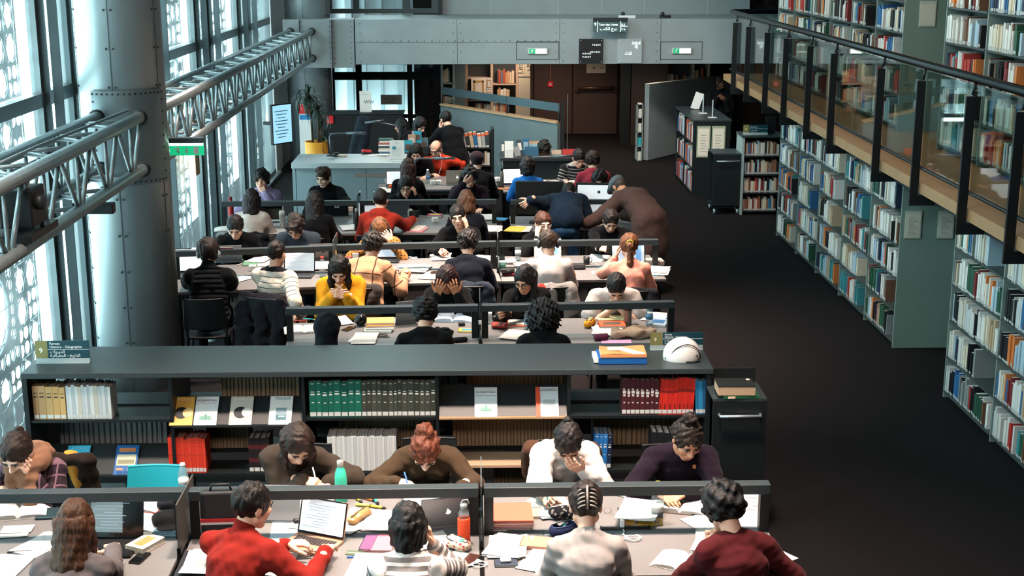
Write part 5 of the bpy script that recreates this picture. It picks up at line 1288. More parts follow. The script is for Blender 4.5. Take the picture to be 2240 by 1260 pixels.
# wall screen near the glass front, info board behind the plant
A = PY(617, 271, 21.2); t = thing('wall_screen', 'bright blue-white information screen on an arm beside the glass front', 'screen', (A.x, 21.2, A.z), R(52))
MB().box((0, .02, 0), (.42, .05, .62)).obj('housing', m_black, t, bev=.006); MB().box((0, -.008, 0), (.385, .006, .58)).obj('display', mat('disp_blue', '#8fd0ee', .4, emit='#a8e0f8', es=.9), t); MB().cyl((0, .04, 0), (-.1, .3, 0), .03, 10).obj('arm', m_blk, t)
ln = MB()
for i in range(9): ln.box((-.02, -.012, .2-i*.05), (.28-.06*(i % 3), .002, .012))
ln.obj('text_lines', mat('disp_text', '#3f7fa8', .5), t)
A = PY(669, 318, 23.6); t = thing('safety_panel', 'white panel with red and blue fire signs behind the plant', 'sign', (A.x, 23.6, 0)); z2 = PY(669, 228, 23.6).z
MB().bx((-.1, 0, 0), (.12, .03, z2)).obj('board', m_white, t)
A2 = PY(669, 236, 23.6).z; MB().bx((-.09, -.006, A2-.10), (.09, 0, A2+.06)).obj('red_sign', mat('alarm_red', '#d8262a'), t); MB().bx((-.09, -.006, A2-.2), (.09, 0, A2-.12)).obj('blue_sign', mat('sign_blue', '#2c7fb8', .5), t)
A = PY(722, 249, 24.6); o = tag(MB().box((0, 0, 0), (.11, .03, .14)).obj('red_notice', mat('alarm_red', '#d8262a'), loc=(A.x, 24.583, A.z-.1)), 'small red notice on the edge of the dark cabinet, beside the plant', 'sign')
# coat on stand behind the counter
A = P(790, 345, .0) if False else PY(775, 330, 22.2)
t = thing('coat_stand', 'dark grey coat hanging on a stand behind the reception counter', 'coat stand', (PY(795, 290, 22.2).x, 22.2, 0))
MB().cyl((0, 0, .02), (0, 0, 1.45), .018, 10).obj('pole', m_blk, t); MB().lathe([(0, 0), (.18, 0), (.18, .02), (.02, .03)], n=20).obj('base', m_blk, t)
v, q = sdf_mesh([cap((-.02, -.02, 1.38), (.10, .0, 1.36), .06, .05), cap((-.02, -.02, 1.34), (-.18, -.05, .85), .09, .07), cap((.05, -.02, 1.32), (-.05, -.04, .8), .1, .1)], .016, .05, disp=lambda G: wob(G, 77, 30, .012))
o = bpy.data.objects.new('coat', np_mesh('coat', [(v, q, 0)], [fabric('coat_slate', '#262d35', bump=.5)])); C.objects.link(o); o.parent = t
# ============================================================ information desk at the middle back
a = P(1094, 346, 1.02); b = P(1265, 341, 1.02)
t = thing('information_desk', 'dark information desk with book displays in front of the curved partition', 'desk', (a.x, a.y, 0)); L = b.x-a.x
MB().bx((0, 0, .97), (L, .6, 1.02)).obj('top', m_dgrey, t, bev=.004); MB().bx((.03, .05, 0), (L-.03, .09, .965)).obj('front_panel', mat('desk_dark', '#1d2325', .6), t); MB().bx((.03, .09, 0), (.07, .58, .965)).bx((L-.07, .09, 0), (L-.03, .58, .965)).obj('side_panel', m_black, t)
info = Vector((a.x, a.y, 1.02))
paper_stand('paper_notice', 'pale white notice in a stand on the information desk', 1104, 309, 1123, 349, info.y+.05, LN(3, .5, .12, .02))
gi = 'books displayed on the information desk'
for (px0, py0, px1, py1, dy, col, lab, tilt) in ((1096, 310, 1104, 346, .3, '#3c4850', 'narrow dark book at the left end of the information desk display', 0), (1126, 322, 1140, 345, .12, '#8a8f92', 'grey book leaning beside the notice on the information desk', -12), (1134, 307, 1145, 342, .3, '#2a3740', 'tall dark slate book standing on the information desk', -8),
    (1143, 304, 1157, 342, .36, '#1f5a78', 'tall blue book standing on the information desk', 0), (1152, 309, 1184, 340, .42, '#a9886a', 'landscape picture book at the back of the information desk', 0), (1148, 321, 1178, 345, .18, '#28516a', 'low blue picture book at the front of the information desk', 0), (1230, 326, 1262, 342, .3, '#a5322e', 'red book lying on the information desk by the striped top', 0), (1206, 328, 1228, 338, .35, '#b7a08c', 'beige folder on the information desk behind the curly head', 0)):
    A = PY(px0, py1, info.y+dy); B = PY(px1, py0, info.y+dy); h = max(.04, B.z-1.02); w = B.x-A.x
    o = thing('book', lab, 'book', (A.x, info.y+dy, 1.021), 0, gi); o.rotation_euler = (R(-10), R(tilt), 0)
    MB().bx((0, 0, 0), (w, .004, h)).bx((0, .022, 0), (w, .026, h)).bx((0, 0, 0), (.004, .026, h)).obj('cover', mat('bk_'+col, col, .5), o); MB().bx((.004, .004, .003), (w-.003, .022, h-.003)).obj('pages', m_paper, o)
    if h > .15: MB().bx((w*.15, -.002, h*.3), (w*.85, 0, h*.8)).obj('picture', mat('pic_'+col, '#7fa0b0' if 'blue' in lab or 'landscape' in lab else '#c8c4bc', .5), o)
# ============================================================ long periodicals shelf
m_sh = mat('shelf_black', '#171c1e', .42, spec=.4, noise=.12, nscale=30); m_shtop = mat('shelf_top', '#30383a', .4, spec=.45, noise=.08, nscale=24)
SY0, SY1 = 9.37, 10.02; ZT = 1.15
SXS = [PY(px, 812, SY0).x for px in (45, 368, 660, 955, 1246, 1557)]
def sx(px, py, y=SY0): return PY(px, py, y).x
t = thing('periodicals_shelf', 'long low double-sided black shelf full of bound journals across the room', 'bookshelf', ((SXS[0]+SXS[5])/2, (SY0+SY1)/2, 0))
ox, oy = t.location.x, t.location.y
def sb(a, b): return (a[0]-ox, a[1]-oy, a[2]), (b[0]-ox, b[1]-oy, b[2])
MB().bx(*sb((SXS[0], SY0-.015, ZT-.04), (SXS[5]+.01, SY1+.01, ZT))).obj('top', m_shtop, t, bev=.003)
for i, x in enumerate(SXS):
    if i in (0, 5): MB().bx(*sb((x-(0 if i == 0 else .035), SY0, 0), (x+(.035 if i == 0 else 0), SY1, ZT-.04))).obj('side_panel', m_sh, t)
    else: MB().bx(*sb((x-.012, SY0+.02, 0), (x+.012, SY1-.02, ZT-.04))).obj('upright', m_sh, t)
MID = (SY0+SY1)/2
def shelf(i, z, y0, y1, m=m_sh, th=.02): MB().bx(*sb((SXS[i]+.013, y0, z-th), (SXS[i+1]-.013, y1, z))).obj('shelf_board', m, t)
for i in range(5):
    for (z, front) in ((.79, 1), (.37, 1), (.05, 1), (.79, 0), (.42, 0), (.05, 0)):
        if front and ((i in (1, 3) and z == .79) or (i == 0 and z == .37)): continue
        if front and i == 3 and z == .37: shelf(i, .42, SY0+.0, MID-.05, mat('shelf_pale', '#b3947a', .5)); continue
        shelf(i, z, SY0+.01 if front else MID+.04, MID-.04 if front else SY1-.01)
def slope(i, zl, zt):
    mb = MB(); x0, x1 = SXS[i]+.014, SXS[i+1]-.014
    a = [Vector((x0-ox, SY0+.02-oy, zl)), Vector((x1-ox, SY0+.02-oy, zl)), Vector((x1-ox, SY0+.20-oy, zt)), Vector((x0-ox, SY0+.20-oy, zt))]; n = Vector((0, .012, -.006))
    mb.add(a+[q+n for q in a], [(0,1,2,3),(7,6,5,4),(0,4,5,1),(1,5,6,2),(2,6,7,3),(3,7,4,0)]); mb.obj('display_slope', m_sh, t)
    MB().bx((x0-ox, SY0-.01-oy, zl-.012), (x1-ox, SY0+.03-oy, zl)).obj('display_lip', m_wood if i == 3 else m_dgrey, t)
slope(1, .745, .90); slope(3, .79, .975); slope(0, .37, .54)
MB().cyl((SXS[0]+.6-ox, SY1-.05-oy, .08), (SXS[0]+1.0-ox, SY0+.1-oy, .3), .01, 8).cyl((SXS[2]-.1-ox, SY1-.05-oy, .3), (SXS[2]+.6-ox, SY0+.1-oy, .02), .01, 8).obj('brace', m_blk, t)
# ------------------------------------------------------------ volumes: cover, page block, spine label
m_cov = mat('volume_cover', '#808080', .55, objcol=True, noise=.06, nscale=30); m_pg = mat('page_block', '#8d8780', .85, noise=.15, nscale=90); m_pgw = mat('page_white', '#cfc9c0', .85, noise=.08, nscale=90)
m_lab = mat('spine_label', '#c8c8c4', .6); m_spt = mat('spine_print', '#cfcfca', .6)
def vol_mesh():
    mb = MB(); mb.bx((0, 0, 0), (1, .035, 1)); mb.bx((0, .02, 0), (.07, 1, 1)); mb.bx((.93, .02, 0), (1, 1, 1)); return mb.mesh('volume', [m_cov])
V_COV = vol_mesh(); V_PG = MB().bx((.071, .036, .012), (.929, .97, .965)).mesh('page_block', [m_pg]); V_PGW = MB().bx((.071, .036, .012), (.929, .97, .965)).mesh('page_block', [m_pgw])
V_LAB = MB().bx((.06, -.006, .03), (.94, .0, .14)).mesh('spine_label', [m_lab]); V_PRT = MB().bx((.2, -.004, .62), (.8, 0, .66)).bx((.25, -.004, .70), (.75, 0, .72)).bx((.3, -.004, .40), (.7, 0, .42)).bx((.25, -.004, .93), (.75, 0, .945)).mesh('spine_print', [m_spt])
V_MAR = MB().bx((.15, -.004, .60), (.85, 0, .68)).bx((.25, -.004, .52), (.75, 0, .58)).bx((.2, -.004, .70), (.6, 0, .74)).bx((.3, -.004, .33), (.7, 0, .36)).mesh('spine_print', [m_lab])
V_BAND = MB().bx((0, -.003, .62), (1, 0, .70)).bx((.3, -.003, .1), (.7, 0, .3)).mesh('spine_band', [mat('band_darkred', '#7d1612', .6)])
V_FORE = MB().bx((0, 0, 0), (.09, 1, 1)).bx((.91, 0, 0), (1, 1, 1)).bx((0, .96, 0), (1, 1, 1)).mesh('volume', [m_cov]); V_FPG = MB().bx((.091, .03, .015), (.909, .95, .97)).mesh('page_block', [mat('page_tan', '#9c8469', .85, noise=.12, nscale=60)]); V_FPG2 = MB().bx((.091, .03, .015), (.909, .95, .97)).mesh('page_block', [mat('page_grey', '#7f8080', .85, noise=.12, nscale=60)])
def link(name, me, parent): o = bpy.data.objects.new(name, me); C.objects.link(o); o.parent = parent; return o
def volume(x, y, z, w, d, h, col, label, group, kids=(), tilt=0, name='bound_volume', me=None, lean=0):
    o = bpy.data.objects.new(name, me or V_COV); C.objects.link(o); o.location = (x, y, z); o.scale = (w, d, h); o.rotation_euler = (0, R(tilt), 0); o.color = lin(col)
    tag(o, label, 'book', group)
    for (n, m_) in kids: link(n, m_, o)
    return o
STD = (('page_block', V_PG), ('spine_label', V_LAB), ('spine_print', V_PRT))
rg = random.Random(21)
def vrow(px0, px1, pyb, z, n, h, d, cols, cname, where, group, kids=STD, y=SY0+.03, tilt=0, jit=.25, me=None, hj=.01, name='bound_volume'):
    x0, x1 = PY(px0, pyb, y).x, PY(px1, pyb, y).x
    ws = [1+rg.uniform(-jit, jit) for _ in range(n)]; S_ = sum(ws); x = x0
    for i, w in enumerate(ws):
        w = w/S_*(x1-x0)
        volume(x, y, z+.001, w*.96, d, h+rg.uniform(-hj, hj), cols[i % len(cols)] if not callable(cols) else cols(i), '%s, %s from left %s' % (cname if not callable(cname) else cname(i), nth(i), where), group, kids, tilt, name, me); x += w
vrow(75, 146, 912, .79, 5, .245, .17, ['#a87c52', '#b58a5e', '#b9925f', '#bf955c', '#c39a62'], 'tan bound volume', 'on the top shelf at the left end', 'tan volumes at the left end of the long shelf', (('page_block', V_PG), ('spine_label', V_LAB), ('spine_print', MB().bx((.2, -.004, .66), (.8, 0, .70)).bx((.2, -.004, .78), (.8, 0, .80)).mesh('spine_print', [m_txt]))))
vrow(148, 245, 912, .79, 14, .25, .17, ['#b9bdbf', '#c6cacb', '#aab0b4', '#d0d2d0', '#c0b8a8'], 'thin pale grey journal', 'of the pale row beside the tan volumes', 'pale journals beside the tan volumes', (('page_block', V_PGW), ('spine_label', V_LAB)))
vrow(678, 792, 912, .79, 8, .268, .19, ['#0f5a4b', '#10604f', '#0e5547'], 'green volume with white label', 'of the green set', 'green bound volumes', STD)
vrow(792, 955, 912, .79, 14, .272, .19, ['#3b3f38', '#34382f', '#41443c'], 'dark grey volume with white label', 'of the dark grey set', 'dark grey bound volumes', STD)
vrow(1360, 1442, 905, .79, 8, .262, .19, ['#4a1c22', '#431a20'], 'maroon bound volume with white title', 'of the maroon set', 'maroon bound volumes', (('page_block', V_PG), ('spine_label', V_LAB), ('spine_print', V_MAR)))
vrow(1440, 1516, 905, .79, 8, .27, .19, ['#c2261c', '#cc2a1e'], 'bright red volume with dark band', 'of the set beside the maroon ones', 'bright red bound volumes on the top shelf', (('page_block', V_PG), ('spine_label', V_LAB), ('spine_band', V_BAND)), tilt=3)
vrow(1522, 1546, 905, .79, 3, .26, .19, ['#1c6a94', '#2a7ea8', '#1c4f78'], 'thin blue volume', 'leaning at the right end of the top shelf', 'blue volumes at the right end of the top shelf', (('page_block', V_PG), ('spine_label', V_LAB)), tilt=-3)
vrow(371, 452, 1033, .37, 10, .265, .19, ['#cf3520', '#d83c25'], 'orange-red volume with white label', 'of the orange-red set', 'orange-red volumes on the lower shelf', (('page_block', V_PG), ('spine_label', V_LAB), ('spine_print', MB().bx((.2, -.004, .5), (.8, 0, .51)).bx((.2, -.004, .75), (.8, 0, .76)).mesh('spine_print', [mat('band_darkred', '#7d1612')]))))
vrow(546, 592, 1030, .37, 4, .27, .19, ['#1d1517'], 'black bound volume with dark red bands', 'beside the curly-haired writer', 'black volumes with red bands', (('page_block', V_PG), ('spine_label', V_LAB), ('spine_band', MB().bx((0, -.003, .3), (1, 0, .42)).bx((0, -.003, .68), (1, 0, .8)).mesh('spine_band', [mat('band_wine', '#4d141a')]))))
vrow(718, 868, 1030, .375, 28, .262, .2, ['#c9cccd', '#c2c5c6', '#d2d3d2', '#b6babd'], 'white journal issue', 'of the white row on the lower shelf', 'white journal issues on the lower shelf', (('page_block', V_PGW),), jit=.3, hj=.004, name='journal_issue')
vrow(1298, 1336, 1020, .375, 4, .265, .19, ['#1d5f9c', '#1f66a6', '#2168a8', '#15233e'], 'blue bound volume', 'of the set behind the white t-shirt', 'blue bound volumes on the lower shelf', STD, tilt=2)
vrow(1424, 1482, 1020, .375, 4, .27, .19, ['#15181b'], 'black bound volume with pale page tops', 'right of the blue ones', 'black bound volumes on the lower shelf', (('page_block', V_PGW), ('spine_label', V_LAB)))
# rear side, seen from its fore-edges
def rear(px0, px1, pyb, z, n, h, tan, where, group):
    y = MID+.06
    vrow(px0, px1, pyb, z, n, h, .2, ['#5a4a3c', '#4a4d4f', '#6a5238'] if tan else ['#3f4446', '#4a4f50'], 'journal showing page edges', where, group, (('page_block', V_FPG if tan else V_FPG2),), y=y, me=V_FORE, hj=.012, name='bound_journal')
rear(130, 366, 945, .42, 21, .25, False, 'in the rear row behind the turquoise magazine', 'rear journals of the lower left bay')
rear(485, 655, 845, .79, 20, .26, True, 'in the rear row above the yellow magazine', 'rear journals above the slanted magazines')
rear(452, 545, 960, .42, 14, .28, True, 'in the rear row right of the orange-red volumes', 'rear journals beside the orange-red volumes')
rear(711, 955, 828, .79, 28, .285, True, 'in the rear row above the green volumes', 'rear journals above the green volumes')
rear(740, 950, 935, .42, 28, .3, True, 'in the rear row below the green volumes', 'rear journals below the green volumes')
rear(1022, 1238, 825, .79, 26, .275, True, 'in the rear row above the two upright magazines', 'rear journals above the upright magazines')
rear(990, 1234, 930, .42, 32, .29, True, 'in the rear row below the two upright magazines', 'rear journals below the upright magazines')
rear(1420, 1535, 825, .79, 12, .26, False, 'in the rear row above the bright red volumes', 'rear journals above the bright red volumes')
rear(1298, 1500, 950, .42, 19, .3, True, 'in the rear row behind the blue volumes', 'rear journals behind the blue volumes')
rear(660, 700, 1080, .05, 5, .25, False, 'on the bottom shelf behind the turquoise flask', 'rear journals on the bottom shelf')
rear(1080, 1150, 1080, .05, 9, .25, True, 'on the bottom shelf left of the white t-shirt', 'bottom journals beside the white t-shirt')
rear(275, 360, 1060, .05, 8, .25, False, 'on the bottom shelf behind the turquoise chair', 'bottom journals behind the turquoise chair')
# ------------------------------------------------------------ magazines on the slanted boards
def magazine(label, pxl, pyb, w, h, i, zl, cover, art, lines):
    x = PY(pxl, pyb, SY0).x; ang = math.atan2(.18, (.17, .155, 0, .185)[i])
    o = thing('magazine', label, 'magazine', (x, SY0+.003, zl+.002), 0, 'magazines on the slanted boards'); o.rotation_euler = (-ang*.97, 0, 0)
    MB().bx((0, 0, 0), (w, .004, h)).bx((0, 0, 0), (.003, .012, h)).obj('cover', mat('mag_'+cover, cover, .4), o); MB().bx((.003, .004, .002), (w-.003, .012, h-.002)).obj('pages', m_pgw, o)
    M = basis((1, 0, 0), (0, 0, 1), (0, -.0012, 0))
    for (kind, col, a) in art:
        mb = MB(); mb.T = M
        if kind == 'disc': mb.prism([(a[0]*w+a[2]*w*math.cos(2*math.pi*k/40), a[1]*h+a[2]*w*math.sin(2*math.pi*k/40)) for k in range(40)], a[3]*.0006, a[3]*.0006+.0005)
        if kind == 'rect': mb.bx((a[0]*w, a[1]*h, a[4]*.0006), (a[2]*w, a[3]*h, a[4]*.0006+.0005))
        if kind == 'skyline':
            for (cx, hh, ww) in ((.5, .30, .13), (.33, .2, .1), (.67, .2, .1), (.24, .26, .022), (.76, .26, .022), (.42, .2, .05), (.58, .2, .05)):
                mb.bx(((cx-ww/2)*w, .2*h, .0006), ((cx+ww/2)*w, (.2+hh*.4)*h, .001)); mb.prism([((cx+ww/2*math.cos(math.pi*k/10))*w, (.2+hh*.4)*h+ww/2*w*1.2*math.sin(math.pi*k/10)) for k in range(11)], .0006, .001); mb.bx(((cx-.006)*w, (.2+hh*.4)*h, .0006), ((cx+.006)*w, (.2+hh*.78)*h, .001))
            mb.bx((.2*w, .19*h, .0006), (.8*w, .21*h, .001))
        if kind == 'lines':
            for k in range(int(a[4])): mb.bx((a[0]*w, (a[1]+(a[3]-a[1])*k/a[4])*h, .0006), (a[2]*w, (a[1]+(a[3]-a[1])*(k+.5)/a[4])*h, .001))
        mb.obj('cover_art', mat('art_'+col, col, .5), o)
    for (tx, sz, x_, y_, col) in lines: lettering(o, [(tx, sz, x_*w, y_*h, 'LEFT')], mat('ink_'+col, col, .6), M @ Matrix.Translation((0, 0, .002)), 'title')
    return o
disc = lambda bg: [('disc', '#17191d', (.47, .43, .29, 1)), ('disc', bg, (.76, .43, .23, 2))]
W_, H_ = .165, .235
magazine('yellow magazine cover with black disc, leftmost on the slanted board', 369, 928, W_, H_, 1, .745, '#d9a94e', disc('#e8c98f'), [('AWRAQ', .036, .12, .84, '#e8d3a6')])
magazine('white magazine with a green mosque drawing, beside the yellow one', 422, 928, W_, H_, 1, .745, '#d4d7d8', [('skyline', '#5f9a86', ()), ('rect', '#c0552e', (.1, .76, .9, .77, 1))], [('AL-QANTARA', .0225, .06, .83, '#5f686c')])
magazine('grey-beige magazine with black disc on the slanted board', 499, 927, W_, H_, 1, .745, '#b9b4aa', disc('#d3d2ce'), [('AWRAQ', .036, .12, .84, '#e8e6e0')])
magazine('white magazine with a small boat photograph, behind the curly-haired writer', 586, 924, W_, H_, 1, .745, '#dedfdd', [('rect', '#7f98a4', (.3, .16, .76, .58, 1)), ('rect', '#2f6a74', (.3, .16, .76, .34, 2)), ('rect', '#d7dcd8', (.42, .26, .7, .3, 3))], [('POUNT', .034, .22, .86, '#4f9aa2')])
magazine('pale magazine with a green mosque drawing standing alone above the olive sweater', 1038, 905, W_, H_, 3, .79, '#cdd3d6', [('skyline', '#5f9a86', ()), ('rect', '#3a5f7c', (.04, .71, .96, .72, 1))], [('AL-QANTARA', .0225, .06, .8, '#5f686c')])
magazine('white and orange magazine standing alone above the white t-shirt', 1173, 905, W_, H_, 3, .79, '#c9d2d8', [('rect', '#d4502c', (0, 0, .2, 1, 1)), ('lines', '#8e989e', (.32, .33, .86, .58, 7))], [('RAWAFID', .03, .12, .85, '#6b7276')])
magazine('turquoise magazine with black disc on the lower slanted board', 138, 1033, W_, H_, 0, .37, '#2fa3c0', disc('#8fc9dc'), [('AWRAQ', .036, .15, .84, '#7cc4d6')])
magazine('blue magazine with a framed sepia picture on the lower slanted board', 246, 1031, W_, H_, 0, .37, '#1d62a0', [('rect', '#c9c4a8', (.08, .3, .92, .68, 1)), ('rect', '#8f8a6c', (.14, .36, .86, .5, 2)), ('rect', '#c47a4e', (.14, .76, .86, .9, 1)), ('rect', '#b98a72', (.1, .14, .4, .22, 1)), ('rect', '#b98a72', (.6, .14, .9, .22, 1))], [('JOURNAL', .03, .16, .02, '#0f3c6c')])
# ------------------------------------------------------------ on top of the long shelf
def shelf_sign(lab, pxa, pxb, py0, py1, y, num, fr, ar, z=ZT):
    A, B = PY(pxa, py1, y), PY(pxb, py0, y); w = B.x-A.x; h = B.z-z
    o = thing('subject_sign', lab, 'sign', (A.x, y, z+.001)); m1 = mat('sign_olive', '#7b7344', .45); m2 = mat('sign_teal', '#153d47', .4)
    MB().bx((0, -.004, .035), (w*.23, .004, h)).obj('number_field', m1, o); MB().bx((w*.235, -.004, .035), (w, .004, h)).obj('text_field', m2, o)
    MB().bx((0, -.006, 0), (w, .006, .034)).bx((0, -.03, 0), (w, .03, .004)).obj('holder', mat('sign_clear', '#aab4b4', .3, alpha=.8), o)
    M = basis((1, 0, 0), (0, 0, 1), (0, -.0046, 0)); MB().bx((w*.235, -.0052, .035+(h-.035)*.49), (w, -.0042, .035+(h-.035)*.51)).obj('rule', m_txtw, o)
    s_ = (h-.035)
    L_ = [(num, s_*.42, w*.07, .035+s_*.3, 'LEFT')]
    for i, f in enumerate(fr): L_.append((f, s_*.2, w*.27, .035+s_*(.78-.2*i) if len(fr) > 1 else .035+s_*.66, 'LEFT'))
    for i, a in enumerate(ar): L_.append((arabic(a), s_*.24, w*.27, .035+s_*(.29-.22*i) if len(ar) > 1 else .035+s_*.16, 'LEFT'))
    lettering(o, L_, m_txtw, M)
    return o
shelf_sign('green-blue sign with number nine at the window end of the long shelf', 79, 194, 745, 785, 9.62, '9', ['Revues', 'Histoire - Géographie'], ['الدوريات', 'التاريخ - الجغرافية'])
shelf_sign('green-blue sign with number nine behind the white bicycle helmet', 1422, 1538, 727, 767, 9.85, '9', ['Revues', 'Histoire - Géographie'], ['الدوريات', 'التاريخ - الجغرافية'])
A = P(1309, 798, ZT); B = P(1415, 797, ZT); w = B.x-A.x
o = thing('ring_binder', 'blue ring binder lying at the bottom on the long shelf', 'binder', (A.x, A.y, ZT+.001)); m_bl = mat('binder_blue', '#1c5a9c', .4)
MB().bx((.0, .0, 0), (w, .24, .004)).bx((0, .0, .041), (w, .24, .045)).bx((.0, .0, 0), (w, .004, .045)).obj('cover', m_bl, o); MB().bx((.012, .012, .005), (w-.004, .23, .04)).obj('pages', m_paper, o); MB().bx((-.03, .02, .008), (.01, .22, .036)).obj('loose_sheets', m_paper, o)
o = thing('folder', 'orange folder with a pale square label on the blue ring binder', 'folder', (A.x+.02, A.y+.012, ZT+.047)); m_or = mat('folder_orange', '#dc8f58', .6)
MB().grid(lambda u, v: (u*(w-.02), v*.22, .026+.006*math.sin(u*5+v*3)), 12, 8).bx((0, 0, 0), (w-.02, .003, .028)).bx((0, .0, 0), (w-.02, .22, .003)).obj('cover', m_or, o); MB().bx((.004, .005, .004), (w-.03, .215, .022)).obj('pages', m_pgw, o); MB().box((w*.28, .12, .0355), (.085, .085, .006)).obj('label', mat('label_peach', '#e8c8b0', .7), o)
# helmet
A = P(1496, 790, ZT); o = thing('bicycle_helmet', 'white bicycle helmet with black rim lines lying on the long shelf', 'helmet', (A.x, A.y+.07, ZT+.001), R(8)); m_hw = mat('helmet_white', '#e2e0dc', .25, spec=.5)
v, q = sdf_mesh([eli((0, 0, .03), (.132, .112, .130)), eli((-.03, 0, .02), (.115, .108, .115))], .006, .03, [eli((0, 0, -.10), (.3, .3, .10)), eli((0, 0, .0), (.105, .088, .10))], .006)
link('shell', np_mesh('shell', [(v, q, 0)], [m_hw]), o)
mb = MB(); mb.tube([(-.112+.01*0, .0-.112*0+.0, 0)]*1+[(-.115*math.cos(a)*1.0, -.062*1.0-.03*math.sin(a), .012+.118*math.sin(a)) for a in [R(x) for x in range(0, 181, 12)]], .004, 6); mb.tube([(.0+.062*math.cos(a)+.03, -.112+.02*math.sin(a)*1.2+.012*abs(math.cos(a)), .01+.062*math.sin(a)) for a in [R(x) for x in range(0, 181, 15)]], .0025, 6)
mb.obj('trim_line', m_black, o); MB().tube([(-.12, -.02, .01), (-.14, -.04, .02)], .008, 6).tube([(-.03, -.10, .004), (.04, -.13, .006), (.1, -.11, .004)], .006, 6).obj('strap', m_black, o)
lettering(o, [('ue', .03, 0, 0, 'LEFT')], m_txt, basis((1, .25, 0), (0, -.1, 1), (.062, -.104, .035)), 'mark')
# ============================================================ book trolleys
def trolley(lab, x, y, w, d, h, rz=0, handle=True):
    t = thing('book_trolley', lab, 'trolley', (x, y, 0), rz)
    MB().bx((-w/2, -d/2, .12), (w/2, -d/2+.02, h)).obj('front_panel', m_sh, t, bev=.004); MB().bx((-w/2, d/2-.02, .12), (w/2, d/2, h-.02)).obj('rear_panel', m_sh, t)
    MB().bx((-w/2, -d/2, h), (w/2, d/2, h+.015)).obj('top', m_shtop, t); MB().bx((-w/2, -d/2, .12), (w/2, d/2, .14)).obj('bottom', m_sh, t)
    if handle: MB().tube([(-w*.38, -d/2, h-.10), (-w*.38, -d/2-.045, h-.10), (w*.38, -d/2-.045, h-.10), (w*.38, -d/2, h-.10)], .012, 8).obj('handle', m_truss, t)
    for sx_ in (-1, 1):
        for sy in (-1, 1):
            c_ = (sx_*(w/2-.05), sy*(d/2-.05)); wh = MB(); wh.cyl((c_[0]-.015, c_[1], .045), (c_[0]+.015, c_[1], .045), .045, 16); wh.obj('caster', m_truss, t); MB().cyl((c_[0], c_[1], .05), (c_[0], c_[1], .12), .012, 8).obj('caster_stem', m_blk, t)
    return t
a = P(1620, 878, 1.0)
trolley('black book trolley with metal handle at the right end of the long shelf', a.x, a.y+.26, .38, .5, 1.0)
MB().bx((-.17, .1, 1.016), (.17, .12, 1.13)).obj('back_board', m_black, bpy.data.objects['book_trolley'])
b0 = P(1618, 878, 1.015)
o = thing('book', 'thin green book lying at the bottom on the black trolley', 'book', (b0.x+.02, b0.y+.14, 1.017), .03, 'books on the black trolley'); MB().box((0, 0, .01), (.25, .18, .018)).obj('cover', mat('bk_green', '#235c3c', .5), o); MB().box((-.07, -.088, .01), (.05, .01, .015)).obj('label', mat('label_peach', '#e8c8b0'), o)
o = thing('book', 'thick black book with tan page edges on top of the trolley', 'book', (b0.x-.01, b0.y+.145, 1.037), -.02, 'books on the black trolley')
MB().box((0, 0, .035), (.26, .185, .062)).obj('pages', mat('page_tan2', '#b99a7c', .8, noise=.1, nscale=80), o); MB().box((0, 0, .069), (.265, .19, .005)).box((0, 0, .002), (.265, .19, .004)).box((0, .094, .035), (.265, .004, .07)).obj('cover', m_black, o); MB().box((.1, .06, .073), (.025, .03, .002)).obj('label', mat('label_peach', '#e8c8b0'), o)
a = P(1586, 470, 0); trolley('dark book trolley beside the small linguistics bookcase', a.x+.02, a.y+.3, .46, .55, .95)
# white trolley ends etc. behind the standing couple
a = P(1034, 352, .3)
t = thing('book_trolley', 'black book trolley with tilted books beside the suited person', 'trolley', (PY(1034, 300, 21.6).x, 21.6, 0))
w = .62
for s_ in (-1, 1): MB().rbox((s_*w/2, 0, .72), (.05, .36, 1.2), .02).obj('side_panel', m_sh, t)
for z in (.35, .72, 1.0): MB().bx((-w/2, -.16, z), (w/2, .16, z+.02)).obj('shelf_board', m_sh, t)
MB().bx((-w/2, .14, .2), (w/2, .16, 1.25)).obj('rear_panel', mat('trolley_back', '#3f474a', .6), t)
for s_ in (-1, 1): MB().cyl((s_*w/2, -.1, .05), (s_*w/2+.02, -.1, .05), .05, 12).obj('caster', m_truss, t)
def loose_books(x0, x1, y, z, n, hh, cols, where, grp, tilt=lambda i: 0, d=.15, band=None):
    x = x0; w = (x1-x0)/n
    for i in range(n):
        nm, col = cols[i % len(cols)]
        k = [('page_block', V_PGW), ('spine_label', V_LAB)]
        if band: k.append(('spine_band', band))
        volume(x, y, z+.022, w*.9, d, hh*rg.uniform(.88, 1.05), col, '%s book, %s from left %s' % (nm, nth(i), where), grp, k, tilt(i), name='book'); x += w
NC = [('blue', '#2a6a9c'), ('white', '#cfcbc4'), ('grey', '#9a9c9c'), ('dark', '#33383c'), ('beige', '#c4ae94')]
tx = PY(1034, 300, 21.6).x
ob = MB().bx((0, -.004, .8), (1, 0, .97)).mesh('spine_band', [mat('band_orange', '#e06a35', .5)])
loose_books(tx-.26, tx+.27, 21.46, 1.0, 9, .24, NC, 'on the upper board of the trolley by the suited person', 'books on the upper trolley board', lambda i: -16+i*1.5, band=ob)
loose_books(tx-.26, tx+.27, 21.46, .72, 13, .22, NC[1:], 'on the lower board of the trolley by the suited person', 'books on the lower trolley board')
